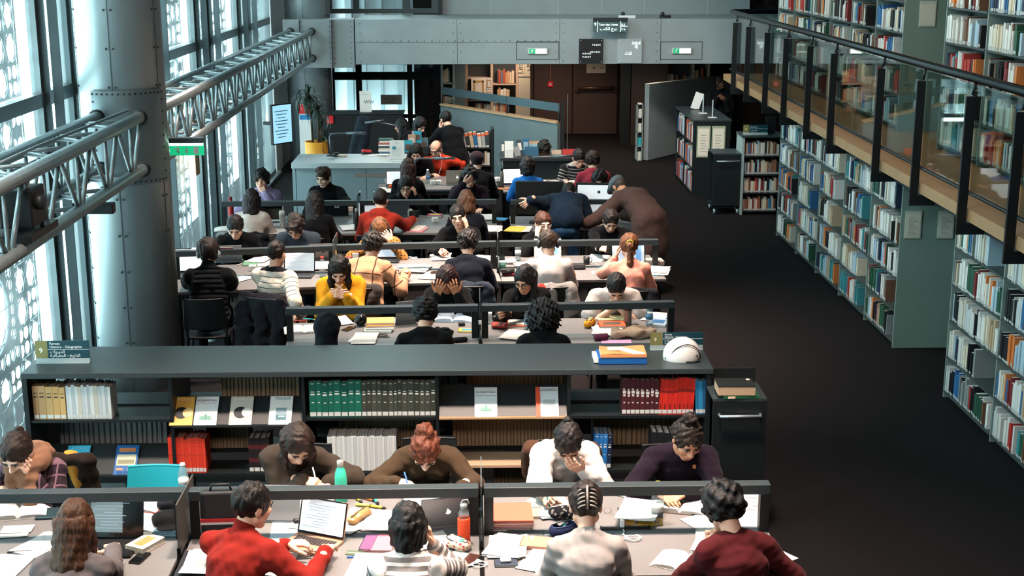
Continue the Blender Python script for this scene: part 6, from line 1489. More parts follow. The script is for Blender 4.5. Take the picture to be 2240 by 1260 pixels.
# ============================================================ right-hand book tower
m_up = mat('tower_grey', '#7d8b86', .5, .1, noise=.05, nscale=6); m_boards = mat('tower_board', '#3d4543', .5)
XB = 4.335; ZS = (.07, .405, .75, 1.09, 1.44)
PAL = [('white', '#d4d0ca'), ('white', '#cbc7c0'), ('black', '#17181b'), ('off-white', '#c4bcae'), ('white', '#d6d2cb'), ('white', '#cfcac2'), ('pale grey', '#b9bab8'), ('cream', '#cdbfa8'), ('pale blue', '#9fb4c0'), ('red', '#b03a34'), ('dark red', '#742a2c'), ('orange', '#c9743c'), ('teal', '#3c8288'), ('blue', '#2f5f8c'), ('navy', '#1f2c44'), ('black', '#1c1e20'), ('dark green', '#28503e'), ('brown', '#6a4a38'), ('beige', '#b49c80'), ('white', '#dcd9d3'), ('grey', '#7f8484')]
m_bk = mat('book_cover', '#888888', .5, objcol=True); 
BK = MB()
BK.bx((0, 0, 0), (1, 1, 1)); BK.cur = 1; BK.bx((.08, .04, .01), (.92, .98, 1.004)); V_BOOK = BK.mesh('book', [m_bk, m_pgw]); V_BL = MB().bx((-.0, -.012, .03), (1.0, .0, .12)).mesh('spine_label', [mat('spine_label_dim', '#a9a9a5')])
RB = random.Random(5)
STUFF = {'v': [], 'f': [], 'c': []}
def stuff_box(x0, y0, z0, x1, y1, z1, col):
    b = len(STUFF['v'])
    STUFF['v'] += [(x0, y0, z0), (x1, y0, z0), (x1, y1, z0), (x0, y1, z0), (x0, y0, z1), (x1, y0, z1), (x1, y1, z1), (x0, y1, z1)]
    for f in ((0, 1, 5, 4), (1, 2, 6, 5), (2, 3, 7, 6), (3, 0, 4, 7)): STUFF['f'].append([b+i for i in f]); STUFF['c'].append(col)
    STUFF['f'].append([b+4, b+5, b+6, b+7]); STUFF['c'].append(lin('#8d877f'))
NB = [0]
def vis(x, y, z):
    v = Vector((x, y, z-H)); dd = v.dot(_F); return abs(v.dot(_R)/dd*FPX) < 1135 and abs(v.dot(_U)/dd*FPX) < 640
def fill(x, ya, yb, z, hmax, indiv=None, group=None, seed=0, dens=.93, run=0):
    """books on one board, spines facing -x, from the far end ya down to the near end yb; returns how many"""
    r = random.Random(seed); y = ya-.012; n = 0
    end = yb+.012+(ya-yb)*r.choice([0, .06, .12, .2, .3, .38])*(1 if dens < 1 else 0)
    k = r.randrange(len(PAL)); left = 0
    while True:
        w = r.uniform(.017, .048)
        if y-w < end: break
        if left <= 0: k = r.randrange(len(PAL)); left = r.choice([1, 1, 1, 2, 3, 5])
        left -= 1; nm, col = PAL[k]; h = min(hmax, r.uniform(.195, .275)); d = r.uniform(.15, .2); x0 = x+.004+r.uniform(0, .02)
        if r.random() < .03: y -= w*1.5
        if indiv is not None and vis(x0, y, z+h*.5) and NB[0] < 262:
            NB[0] += 1
            o = bpy.data.objects.new('book', V_BOOK); C.objects.link(o); o.location = (x0, y, z+.001); o.scale = (w*.94, d, h); o.rotation_euler = (0, 0, R(-90)); o.color = lin(col)
            size = 'thin ' if w < .024 else ('thick ' if w > .035 else ''); nn = indiv[0]
            tag(o, '%s%s book, %s from the left, %s' % (size, nm, nth(n), nn), 'book', group); link('spine_label', V_BL, o)
        else:
            c = lin(col); stuff_box(x0, y-w*.94, z, x0+d, y, z+h, c); stuff_box(x0-.002, y-w*.94, z+.008, x0, y, z+.036, lin('#a9a9a5'))
        y -= w; n += 1
    return n
SHN = ['the lowest', 'the second lowest', 'the middle', 'the second highest', 'the topmost']
def tower(lab, ybs, x, zs, zb, ztop, depth, seed, near, indiv=None, hm=.3, name='book_tower'):
    t = thing(name, lab, 'bookcase', (x, (ybs[0]+ybs[-1])/2, zb)); o = t.location
    rl = lambda a, b: ((a[0]-o.x, a[1]-o.y, a[2]-o.z), (b[0]-o.x, b[1]-o.y, b[2]-o.z))
    for i, y in enumerate(ybs):
        MB().bx(*rl((x+.002, y-.010, zb), (x+.26, y+.010, ztop))).obj('upright', m_up, t)
    MB().bx(*rl((x+.235, ybs[-1], zb), (x+.25, ybs[0], ztop))).obj('back_panel', mat('tower_back', '#3b4442', .7), t)
    for i in range(len(ybs)-1):
        for j, z in enumerate(zs):
            b = MB(); b.bx(*rl((x-.004, ybs[i+1]+.015, z-.018), (x+.235, ybs[i]-.015, z))); b.obj('shelf_board', m_boards, t)
            nxt = zs[j+1]-.03 if j+1 < len(zs) else ztop+.2
            ind = None
            if indiv and i < len(indiv): ind = ('%s board, %s' % (SHN[j][4:] if j < 5 else 'uppermost', indiv[i]),)
            fill(x, ybs[i]-.015, ybs[i+1]+.015, z, min(hm, nxt-z-.01), ind, 'books on '+ind[0] if ind else None, seed*100+i*10+j)
            if (i+j+seed) % 2 == 0:   # black arched bookend
                e = MB(); ye = ybs[i+1]+.03+.01*((i*3+j)%5); pts = [(-.06, 0), (.06, 0), (.06, .12)]+[(.06*math.cos(a), .12+.05*math.sin(a)) for a in [R(k) for k in range(15, 180, 15)]]+[(-.06, .12)]
                M = basis((1, 0, 0), (0, 0, 1), (x+.10-o.x, ye-o.y, z-o.z)); e.prism(pts, -.002, .002, M); e.obj('bookend', m_blk, t)
    if near:   # broad end panel facing the room
        MB().bx(*rl((x, ybs[-1]-.02, zb), (x+near, ybs[-1]-.0145, ztop))).obj('end_panel', mat('end_panel', '#74887f', .55, noise=.04, nscale=4), t)
        MB().bx(*rl((x+.26, ybs[-1]-.0145, zb), (x+near, ybs[0], ztop))).obj('rear_block', m_up, t)
    return t
yA = [P(px, py, 0).y for px, py in ((1705, 515), (1745, 555), (1787, 597), (1835, 646), (1888, 700), (1952, 760))]
tA = tower('grey bookcase range under the gallery, from the back to the broad end panel', yA, XB, ZS, 0, 1.78, .26, 3, 1.2)
yb0 = P(2060, 868, 0).y; yb1 = P(2158, 966, 0).y; bay = yb0-yb1
yBs = [yb0, yb1, yb1-bay, yb1-2*bay]
tower('nearest grey bookcase range under the gallery at the right edge', yBs, XB, ZS, 0, 1.80, .26, 7, 1.2, ['first bay of nearest bookcase', 'second bay of nearest bookcase'])
# notices on the end panel
for i, px in enumerate((1998, 2070)):
    A = PY(px-20, 522, yA[-1]-.04); B = PY(px+20, 462, yA[-1]-.04)
    o = thing('framed_notice', '%s framed paper notice on the broad bookcase end panel' % ('fully visible' if i == 0 else 'half covered, second'), 'notice', (A.x, yA[-1]-.035, A.z)); w, h = B.x-A.x, B.z-A.z
    MB().bx((0, 0, 0), (w, .012, h)).obj('frame', mat('frame_pale', '#b9bdb0', .5), o); MB().bx((.012, -.003, .02), (w-.012, 0, h-.03)).obj('sheet', m_papern, o)
    p_ = MB()
    for k in range(9): p_.bx((.035, -.0045, .04+k*.022), (w-.035-.02*(k % 3), -.0032, .046+k*.022))
    p_.obj('print', mat('print_grey', '#8b8a82', .7), o)
# upper tower on the gallery
XU = 4.72; zu = 2.071; ZU = tuple(zu+.06+.345*i for i in range(6))
yua = P(1985, 287, 2.07).y; yub = P(2112, 290, 2.07).y
ups = [yua+1.08*i for i in range(6, -1, -1)]
tower('upper bookcase range on the gallery behind the balustrade glass', ups, XU, ZU, zu, 4.25, .26, 11, 1.1)
for i, px in enumerate((2030, 2104)):
    A = PY(px-20, 58, yua-.04); B = PY(px+20, 2, yua-.04)
    o = thing('framed_notice', '%s framed notice on the end panel of the upper bookcase' % ('first' if i == 0 else 'second, shaded'), 'notice', (A.x, yua-.035, A.z)); w, h = B.x-A.x, B.z-A.z
    MB().bx((0, 0, 0), (w, .012, h)).obj('frame', mat('frame_pale', '#b9bdb0', .5), o); MB().bx((.012, -.003, .02), (w-.012, 0, h-.03)).obj('sheet', m_papern, o)
yn0 = min(yua-1.4, P(2122, 300, 2.07).y)
tower('nearest upper bookcase range on the gallery at the upper right corner', [yn0, yn0-1.15, yn0-2.3, yn0-3.4], XU, ZU, zu, 4.25, .26, 13, 1.1)
# small linguistics bookcase facing the room
a = P(1618, 470, 0); b = P(1706, 468, 0); zt = PY(1660, 301, a.y).z; w = b.x-a.x
t = thing('small_bookcase', 'small dark bookcase with four boards under the linguistics sign', 'bookcase', (a.x, a.y, 0))
MB().bx((0, 0, 0), (.035, .5, zt)).obj('side_panel', m_shelfgr, t); MB().bx((w-.035, 0, 0), (w, .5, zt)).obj('side_panel', m_sh, t); MB().bx((-.01, -.01, zt), (w+.01, .52, zt+.03)).obj('top', m_shtop, t); MB().bx((.035, .45, 0), (w-.035, .47, zt)).obj('back_panel', m_black, t)
zz = [.06+i*(zt-.06)/4 for i in range(4)]
for j, z in enumerate(zz):
    MB().bx((.036, 0, z-.02), (w-.036, .3, z)).obj('shelf_board', m_sh, t)
    x = a.x+.05; r = random.Random(40+j)
    while x < b.x-.08:
        ww = r.uniform(.018, .04); nm, col = PAL[r.randrange(len(PAL))] if r.random() < .5 else ('', r.choice(['#c8a88c', '#8a5a44', '#d3c3ac', '#6b3d36'])); h = r.uniform(.17, .24)
        stuff_box(x, a.y+.04, z, x+ww*.92, a.y+.2, z+h, lin(col)); stuff_box(x, a.y+.038, z+.006, x+ww*.92, a.y+.04, z+.03, lin('#a9a9a5')); x += ww
shelf_sign('green-blue sign with number four on the small linguistics bookcase', 1626, 1680, 273, 287, a.y+.12, '4', ['Linguistique'], ['اللسانيات'], z=zt+.03)
A = PY(1686, 292, a.y+.2); o = thing('black_stand', 'black display stand on the small linguistics bookcase', 'stand', (A.x, a.y+.25, zt+.031)); MB().box((0, 0, .14), (.16, .02, .27), M=Matrix.Rotation(R(8), 4, 'X')).obj('board', m_black, o); MB().box((0, .02, .005), (.14, .12, .01)).obj('foot', m_black, o)
# black display bookcase
p0 = P(1512, 428, 0); p1 = P(1595, 430, 0); pf = P(1470, 378, 0); w = p1.x-p0.x; zt = PY(1550, 266, p0.y).z; dl = 2.0
t = thing('display_bookcase', 'black display bookcase with two paper notices on its end', 'bookcase', (p0.x, p0.y, 0)); sh_ = (pf.x-p0.x)/(pf.y-p0.y)
MB().bx((-.015, -.01, zt), (w+.015, dl+.01, zt+.03)).obj('top', m_shtop, t); MB().bx((0, 0, 0), (w, .03, zt)).obj('end_panel', m_sh, t); MB().bx((0, dl-.03, 0), (w, dl, zt)).obj('end_panel', m_sh, t); MB().bx((w*.5-.01, .03, 0), (w*.5+.01, dl-.03, zt)).obj('back_panel', m_black, t)
MB().bx((0, dl/2-.012, 0), (w, dl/2+.012, zt)).obj('upright', m_sh, t)
for j, z in enumerate((.06, .47, .88)):
    MB().bx((0, .03, z-.02), (w*.49, dl-.03, z)).obj('shelf_board', m_sh, t)
    y = p0.y+dl-.06; r = random.Random(60+j)
    while y > p0.y+.1:
        ww = r.uniform(.025, .06); col = r.choice(['#b0302c', '#2f7fb4', '#d8d6d2', '#1d1f24', '#c8c4bc', '#7a2f30', '#c46a3a']); h = r.uniform(.22, .32)
        if abs(y-p0.y-dl/2) > .04: stuff_box(p0.x+.02, y-ww*.92, z, p0.x+.2, y, z+h, lin(col))
        y -= ww
for i, (u0, u1) in enumerate(((.10, .46), (.50, .86))):
    o = thing('paper_notice', '%s of two cream notices on the end of the black display bookcase' % ('first' if i == 0 else 'second'), 'notice', (p0.x+w*u0, p0.y-.012, zt*.52)); ww = w*(u1-u0)
    MB().bx((0, 0, 0), (ww, .008, zt*.42)).obj('frame', mat('frame_green', '#9aa58a', .5), o); MB().bx((.02, -.003, .025), (ww-.02, 0, zt*.42-.04)).obj('sheet', mat('paper_cream', '#ddd2c2', .8), o)
    q_ = MB()
    for k in range(7): q_.bx((.06, -.0045, .1+k*.045), (ww-.06-.03*(k % 2), -.0032, .108+k*.045))
    q_.obj('print', mat('print_grey', '#8b8a82'), o)
for i, (px, py, tl, lab) in enumerate(((1524, 232, 18, 'tilted white notice standing on the black display bookcase'), (1537, 242, 0, 'small upright glass sign holder on the display bookcase, beside the tilted notice'), (1558, 258, 0, 'upright clear sign holder nearest the end of the display bookcase'))):
    y = p0.y+dl*(.75-.3*i); A = PY(px, 262, y); o = thing('sign_holder', lab, 'sign', (A.x, y, zt+.031))
    MB().box((0, 0, .15), (.15 if i == 0 else .02, .012, .3), M=Matrix.Rotation(R(tl), 4, 'Y')).obj('sheet', m_paper if i == 0 else mat('acrylic', '#b9c8ca', .2, alpha=.75), o); MB().box((0, 0, .004), (.14, .1, .008)).obj('foot', m_paper if i else m_black, o)
# far bookcases under the beam
def far_case(lab, px0, px1, y, z0, z1, ups_px, boards, col, books):
    x0, x1 = PY(px0, 200, y).x, PY(px1, 200, y).x
    t = thing('tall_bookcase', lab, 'bookcase', (x0, y, 0))
    for px in ups_px: X = PY(px, 200, y).x-x0; MB().bx((X-.025, 0, 0), (X+.025, .34, z1)).obj('upright', col, t)
    MB().bx((0, .33, 0), (x1-x0, .35, z1)).obj('back_panel', mat('case_back', '#4b4f4f', .7), t)
    for (pa, pb, py) in boards:
        A, B = PY(pa, py, y), PY(pb, py, y); MB().bx((A.x-x0, 0, A.z-.03), (B.x-x0, .33, A.z)).obj('shelf_board', col, t)
    r = random.Random(int(px0))
    for (pa, pb, py, h) in books:
        A, B = PY(pa, py, y), PY(pb, py, y); x = A.x
        while x < B.x:
            ww = r.uniform(.03, .06); col_ = r.choice(['#d3c9ba', '#c7b49a', '#b98a64', '#e0d8cc', '#a84a38', '#5c6a70', '#caa47c', '#3b3634']); stuff_box(x, y+.03, A.z, x+ww*.9, y+.25, A.z+h*r.uniform(.8, 1.05), lin(col_)); x += ww
    return t
m_case = mat('case_wood', '#b79f8a', .5)
far_case('tall bookcase with framed prints behind the curved partition', 1020, 1132, 28.2, 0, 2.25, (1021, 1076, 1131), ((1022, 1075, 218), (1078, 1130, 183), (1078, 1130, 222), (1022, 1075, 170)), m_case, ((1087, 1120, 182, .26), (1088, 1115, 221, .27), (1078, 1112, 245, .2), (1040, 1072, 240, .12)))
far_case('grey bookcase beside the far windows, behind the partition', 967, 994, 28.0, 0, 2.25, (967, 993), ((967, 993, 181), (967, 993, 203), (967, 993, 222)), m_shelfgr, ((967, 985, 180, .28), (969, 992, 202, .1), (968, 990, 221, .1)))
MB()
o = tag(MB().bx((PY(996, 200, 27.9).x, 28.0, 0), (PY(1018, 200, 27.9).x, 28.35, 2.25)).obj('side_cupboard', m_part), 'narrow grey cupboard between the two far bookcases', 'cupboard')
far_case('open bookcase standing above the tall grey partition', 1457, 1550, 29.4, 0, 2.2, (1458, 1515, 1549), ((1459, 1514, 186), (1516, 1548, 180)), m_case, ((1460, 1482, 185, .24), (1497, 1514, 185, .2), (1518, 1536, 179, .27)))
for i, (px0, px1, py0, py1, lab, c1_, c2_) in enumerate(((1031, 1063, 170, 215, 'large framed gold and white print in the far bookcase', '#d9cfc2', '#b08a4e'), (1064, 1076, 171, 196, 'small framed print beside the large gold one', '#c4c6c2', '#b5926a'), (1064, 1076, 197, 218, 'small pale ornament card under the small framed print', '#d5cdc0', '#bfae94'))):
    A = PY(px0, py1, 28.1); B = PY(px1, py0, 28.1); w, h = B.x-A.x, B.z-A.z
    o = thing('framed_print', lab, 'picture', (A.x, 28.12, A.z)); MB().bx((0, 0, 0), (w, .03, h)).obj('mount', mat('mount_'+c1_, c1_, .6), o)
    bo = MB(); a_ = .14
    for (u0, v0, u1, v1) in ((a_, a_, 1-a_, a_+.1), (a_, .9-a_, 1-a_, 1-a_), (a_, a_, a_+.13, 1-a_), (1-a_-.13, a_, 1-a_, 1-a_)): bo.bx((u0*w, -.004, v0*h), (u1*w, 0, v1*h))
    bo.obj('ornament_border', mat('orn_'+c2_, c2_, .6, noise=.5, nscale=40), o)
A = PY(1134, 258, 27.9); B = PY(1160, 142, 27.9); o = thing('section_panel', 'tall cream panel with vertical literature lettering at the end of the far bookcase', 'sign', (A.x, 27.9, .0)); w = B.x-A.x
MB().bx((0, 0, 0), (w, .04, 2.25)).obj('board', mat('panel_cream', '#b9b09b', .6), o); MB().bx((w*.48, -.003, 1.55), (w*.5, 0, 2.2)).bx((0, -.003, 1.53), (w, 0, 1.545)).obj('rule', m_dgrey, o)
lettering(o, [('Littérature', .15, 0, 0, 'LEFT')], m_txt, basis((0, 0, 1), (-1, 0, 0), (w*.36, -.003, 1.6))); lettering(o, [(arabic('النصوص'), .16, 0, 0, 'LEFT')], m_txt, basis((0, 0, 1), (-1, 0, 0), (w*.86, -.003, 1.66)))
# all the further books of the tower: far too many to tell apart
me = bpy.data.meshes.new('book_mass'); me.from_pydata(STUFF['v'], [], STUFF['f'])
ca = me.color_attributes.new('cover', 'FLOAT_COLOR', 'CORNER'); arr = np.repeat(np.array(STUFF['c'], np.float32), [len(f) for f in STUFF['f']], axis=0); ca.data.foreach_set('color', arr.ravel())
m_st = mat('book_mass', '#888888', .55); nt = m_st.node_tree; an = nt.nodes.new('ShaderNodeVertexColor'); an.layer_name = 'cover'; nt.links.new(an.outputs[0], nt.nodes['Principled BSDF'].inputs['Base Color'])
me.materials.append(m_st); o = bpy.data.objects.new('bookcase_books', me); C.objects.link(o); tag(o, 'hundreds of further coloured books filling the farther and upper bookcases', 'books', None, 'stuff')
# ============================================================ things on the desks
ZD = .7415
def printed(name, col, ink, freq, duty=.45, frac=.75):
    if name in MATS: return MATS[name]
    m = mat(name, col, .8, spec=.2); nt = m.node_tree; L = nt.links.new; b = nt.nodes['Principled BSDF']
    tc = nt.nodes.new('ShaderNodeTexCoord'); sp = nt.nodes.new('ShaderNodeSeparateXYZ'); L(tc.outputs['Object'], sp.inputs[0])
    def M(op, a, v=None, w=None):
        n = nt.nodes.new('ShaderNodeMath'); n.operation = op; L(a, n.inputs[0])
        if v is not None: n.inputs[1].default_value = v
        if w is not None: L(w, n.inputs[1])
        return n.outputs[0]
    row = M('LESS_THAN', M('FRACT', M('MULTIPLY', sp.outputs[1], freq)), duty)
    nz = nt.nodes.new('ShaderNodeTexNoise'); nz.inputs['Scale'].default_value = 26; L(tc.outputs['Object'], nz.inputs['Vector'])
    on = M('LESS_THAN', nz.outputs['Fac'], frac*.72); f = M('MULTIPLY', row, None, on)
    mx = nt.nodes.new('ShaderNodeMix'); mx.data_type = 'RGBA'; L(f, mx.inputs[0]); mx.inputs[6].default_value = lin(col); mx.inputs[7].default_value = lin(ink); L(mx.outputs[2], b.inputs['Base Color'])
    return m
m_note = printed('page_notes', '#d2d0cb', '#a9b0bc', 120, .35); m_text = printed('page_text', '#d0cdc7', '#b1aca6', 160, .45, .9); m_rough = printed('page_handwriting', '#cdccc9', '#9ea4ae', 95, .3, .7)
it = lambda name, lab, cat, px, py, rot=0, z=ZD, group=None: thing(name, lab, cat, tuple(P(px, py, z)), R(rot), group)
def pc(c, rough=.5, **k): return mat('obj_%s_%g' % (c, rough), c, rough, **k)
NS = [0]
def sheets(lab, px, py, rot=0, n=1, w=.21, h=.297, m=None, name='paper_sheet', cat='paper', curl=.012, z=ZD, group=None):
    """loose paper: each further sheet of a pile is a thing of its own, a little turned"""
    r = random.Random(int(px*7+py))
    for i in range(n):
        l = lab if n == 1 else '%s, %s from the bottom' % (lab, nth(i))
        NS[0] += 1; o = it(name, l, cat, px+r.uniform(-4, 4)*(i > 0), py+r.uniform(-3, 3)*(i > 0), rot+r.uniform(-13, 13)*(i > 0), z+i*.004+(NS[0] % 9)*.0011, group)
        c = r.uniform(.3, 1)*curl; ph = r.uniform(0, 3)
        mb = MB(); mb.smooth = True; fn = lambda u, v: ((u-.5)*w, (v-.5)*h, .001+c*max(0, u-.55)**2*3*abs(math.cos(ph))+c*max(0, v-.7)**2*4*abs(math.sin(ph)))
        mb.grid(fn, 8, 8); mb.grid(lambda u, v: tuple(Vector(fn(1-u, v))+Vector((0, 0, -.0007))), 8, 8); mb.obj('sheet', m or [m_note, m_text, m_rough][int(px+i) % 3], o)
def open_book(lab, px, py, rot=0, w=.17, h=.24, t=.02, cov='#4a4a4a', name='open_book', m=None, z=ZD, lift=0):
    o = it(name, lab, 'book', px, py, rot, z)
    MB().bx((-w-.004, -h/2-.003, 0), (w+.004, h/2+.003, .003)).obj('cover', pc(cov), o)
    for s in (-1, 1):
        tt = t if s < 0 else t*.7; mb = MB(); mb.smooth = True
        f = lambda u, v: (s*u*w, (v-.5)*h, .0035+tt*(1-abs(2*(u-.35))**2.2*.55)*(1 if u > .02 else .2)+(lift*u*u if s > 0 else 0))
        N = 12; mb.grid((lambda u, v: f(u, v)) if s > 0 else (lambda u, v: f(1-u, v)), N, 2)
        for v in (0, 1):
            top = [Vector(f(i/N, v)) for i in range(N+1)]; bot = [Vector((p.x, p.y, .0035)) for p in top]; mb.add(top+bot, [(i, i+1, N+2+i, N+1+i) for i in range(N)])
        e = [Vector(f(1, 0)), Vector(f(1, 1))]; mb.add(e+[Vector((q.x, q.y, .0035)) for q in e], [(0, 1, 3, 2)])
        mb.obj('page_block', m or m_text, o)
    return o
def book(lab, px, py, rot=0, w=.16, h=.23, t=.025, cov='#444444', name='book', cat='book', z=ZD, group=None, pic=None, pg=None, soft=.0):
    o = it(name, lab, cat, px, py, rot, z, group)
    c = MB(); c.bx((-w/2, -h/2, 0), (w/2, h/2, .0025)); c.bx((-w/2, -h/2, t-.0025), (w/2, h/2, t)); c.bx((-w/2, -h/2, 0), (-w/2+.003, h/2, t)); c.obj('cover', pc(cov), o)
    MB().bx((-w/2+.003, -h/2+.003, .0026), (w/2-.003, h/2-.003, t-.0026)).obj('pages', pg or m_pgw, o)
    if pic: MB().bx((-w*.32, -h*.22, t), (w*.34, h*.26, t+.001)).obj('cover_picture', pc(pic), o)
    return o
m_disp = mat('screen_white', '#e8eef2', .3, emit='#eef5fa', es=.5); m_doc = mat('screen_line', '#9aa6b2', .4, emit='#aab6c2', es=.5); m_dark = mat('screen_dark', '#07090b', .15); m_dblue = mat('screen_blue', '#6f9fd0', .3, emit='#7fb0e0', es=.7)
m_dgr = mat('screen_grey', '#6e7d80', .3, emit='#8a9c9f', es=.45); m_key = mat('keyboard_black', '#15171a', .5)
def laptop(lab, px, py, rot=0, col='#8d9194', open_=105, scr='doc', w=.31, d=.215, logo=None, sticker=None, bez='#0c0d0f', keys='#17181b'):
    """rot 0: the screen faces the camera"""
    o = it('laptop', lab, 'laptop', px, py, rot); m = pc(col, .35, metal=.5)
    B_ = MB().rbox((0, 0, .008), (w, d, .014), .012).obj('base', m, o)
    k = MB(); kw = (w-.05)/13
    for j in range(5):
        for i in range(13): k.bx((-w/2+.025+i*kw+.002, d/2-.035-.0185*(j+1)+.002, .015), (-w/2+.025+(i+1)*kw-.001, d/2-.035-.0185*j, .0165))
    k.obj('keyboard', pc(keys), B_); MB().bx((-.05, -d/2+.012, .0151), (.05, -d/2+.075, .0156)).obj('trackpad', pc(col, .25, metal=.4), B_)
    a = R(open_-90); M = Matrix.Translation((0, d/2-.004, .016)) @ Matrix.Rotation(-a, 4, 'X')
    hl = d*.98; lid = MB(); lid.T = M; lid.box((0, 0, hl/2), (w, .007, hl)); L_ = lid.obj('lid', m, o)
    fr = MB(); fr.T = M; fr.box((0, -.0042, hl/2), (w-.004, .001, hl-.004)); fr.obj('bezel', pc(bez, .2), L_)
    sc = MB(); sc.T = M; sc.box((0, -.0052, hl/2+.004), (w-.022, .001, hl-.026)); sc.obj('screen', {'doc': m_disp, 'white': m_disp, 'off': m_dark, 'dark': m_dark, 'grey': m_dark, 'blue': m_disp}[scr], L_)
    if scr in ('doc', 'blue', 'grey'):
        ln = MB(); ln.T = M
        if scr == 'grey': ln.box((-.035, -.0062, hl/2-.005), (w*.52, .001, hl*.72)); ln.obj('window', m_dgr, L_); ln = MB(); ln.T = M; ln.box((0, -.0064, hl-.025), (w-.03, .001, .010))
        for i in range(9): ln.box((-.02*(i % 3), -.0066, hl*.82-i*hl*.075), (w*.55-.03*(i % 4), .0008, .0035))
        if scr == 'blue': ln.box((w*.3, -.0066, hl*.5), (w*.16, .0008, hl*.7))
        ln.obj('screen_text', m_dblue if scr == 'blue' else m_doc, L_)
    if logo:
        lg = MB(); lg.T = M @ Matrix.Translation((0, .0042, hl/2)) @ Matrix.Rotation(R(90), 4, 'X')
        pts = [(.016*math.cos(x)*(1+.06*math.cos(2*x)), .017*math.sin(x)*(1-.08*math.sin(x)**2)) for x in [2*math.pi*i/28 for i in range(28)]]
        pts = [(x if not (x > .008 and abs(y-.003) < .008) else .009, y) for x, y in pts]
        lg.prism(pts, -.0012, .0002); lg.prism([(.0+.006*math.cos(x)+.003, .0235+.004*math.sin(x)+.4*.006*math.cos(x)) for x in [2*math.pi*i/10 for i in range(10)]], -.0012, .0002)
        lg.obj('logo', mat('logo_'+logo, '#e9edf0' if logo == 'lit' else '#2a2d30', .3, emit='#ffffff' if logo == 'lit' else None, es=1.2 if logo == 'lit' else 0), L_)
    if sticker:
        st = MB(); st.T = M; st.box((sticker[1], .0042, hl*.65), (.055, .001, .055)); st.obj('sticker', pc(sticker[0]), L_); s2 = MB(); s2.T = M; s2.box((sticker[1], .0048, hl*.65), (.035, .001, .03)); s2.obj('sticker_print', pc(sticker[2]), L_)
    return o
g_plast = glassmat('clear_plastic', '#dfe9ec', 1.6, .12)
def bottle(lab, px, py, kind='steel', col='#888888', capc='#c9ccce', h=.24, r=.034, z=ZD):
    o = it('water_bottle', lab, 'bottle', px, py, 0, z)
    if kind == 'steel':
        MB().lathe([(0, 0), (r*.96, 0), (r, .006), (r, h*.58), (r*.86, h*.72), (r*.55, h*.83), (r*.5, h*.86)], n=24).obj('body', pc(col, .38), o); MB().lathe([(r*.55, h*.855), (r*.58, h*.87), (r*.58, h*.985), (r*.45, h), (0, h)], n=20).obj('cap', pc(capc, .3, metal=.6), o)
    elif kind == 'clear':
        MB().lathe([(0, 0), (r*.95, .002), (r, .01), (r*.97, h*.25), (r, h*.3), (r*.97, h*.5), (r, h*.55), (r*.95, h*.7), (r*.5, h*.88), (r*.42, h*.9)], n=20).obj('body', g_plast, o); MB().lathe([(r*.48, h*.89), (r*.48, h), (0, h)], n=16).obj('cap', pc(capc), o); MB().lathe([(r*1.01, h*.32), (r*1.01, h*.52)], n=20).obj('label', pc(col), o)
    elif kind == 'tumbler':
        MB().lathe([(0, 0), (r*.82, 0), (r*.85, .01), (r*.97, h*.72), (r, h*.74)], n=24).obj('body', pc(col, .3, metal=.5), o); MB().lathe([(r*1.03, h*.74), (r*1.05, h*.9), (r*.9, h), (0, h)], n=24).obj('lid', pc(capc, .4), o)
    elif kind == 'sleeve':
        MB().lathe([(0, 0), (r, 0), (r*1.02, .01), (r*1.02, h*.62), (r*.98, h*.64)], n=24).obj('sleeve', pc(col, .6), o); MB().lathe([(r*.92, h*.64), (r*.9, h*.74), (r*.55, h*.84), (r*.5, h*.88)], n=20).obj('glass_neck', g_plast, o); MB().lathe([(r*.6, h*.86), (r*.6, h*.97), (0, h)], n=20).obj('cap', pc(capc, .3, metal=.5), o); MB().tube([(-r*.5, 0, h*.95), (-r*.2, 0, h*1.06), (r*.6, 0, h*1.08), (r*.9, 0, h*.98)], .003, 6).obj('loop', pc('#d8d8d6'), o)
    return o
def phone(lab, px, py, rot=0, col='#0b0c0e', z=ZD):
    o = it('phone', lab, 'phone', px, py, rot, z); MB().rbox((0, 0, .004), (.072, .145, .008), .010).obj('body', pc('#1b1c1f', .4), o); MB().rbox((0, 0, .0083), (.066, .138, .0008), .008).obj('display', pc(col, .12), o); return o
def pen(lab, px, py, rot=0, col='#22252a', cat='pen', name='pen', L=.14, r=.0048, capc=None, z=ZD):
    o = it(name, lab, cat, px, py, rot, z); MB().cyl((-L/2, 0, r), (L*.3, 0, r), r, 10).obj('barrel', pc(col), o); MB().cyl((L*.3, 0, r), (L/2-.008, 0, r), r*1.04, 10).cyl((L/2-.008, 0, r), (L/2, 0, r), r*.6, 8, r*.2).obj('cap', pc(capc or '#2b2d31'), o); return o
def marker(lab, px, py, rot, col, capc='#24272a'): return pen(lab, px, py, rot, col, 'highlighter', 'highlighter', .115, .0095, capc)
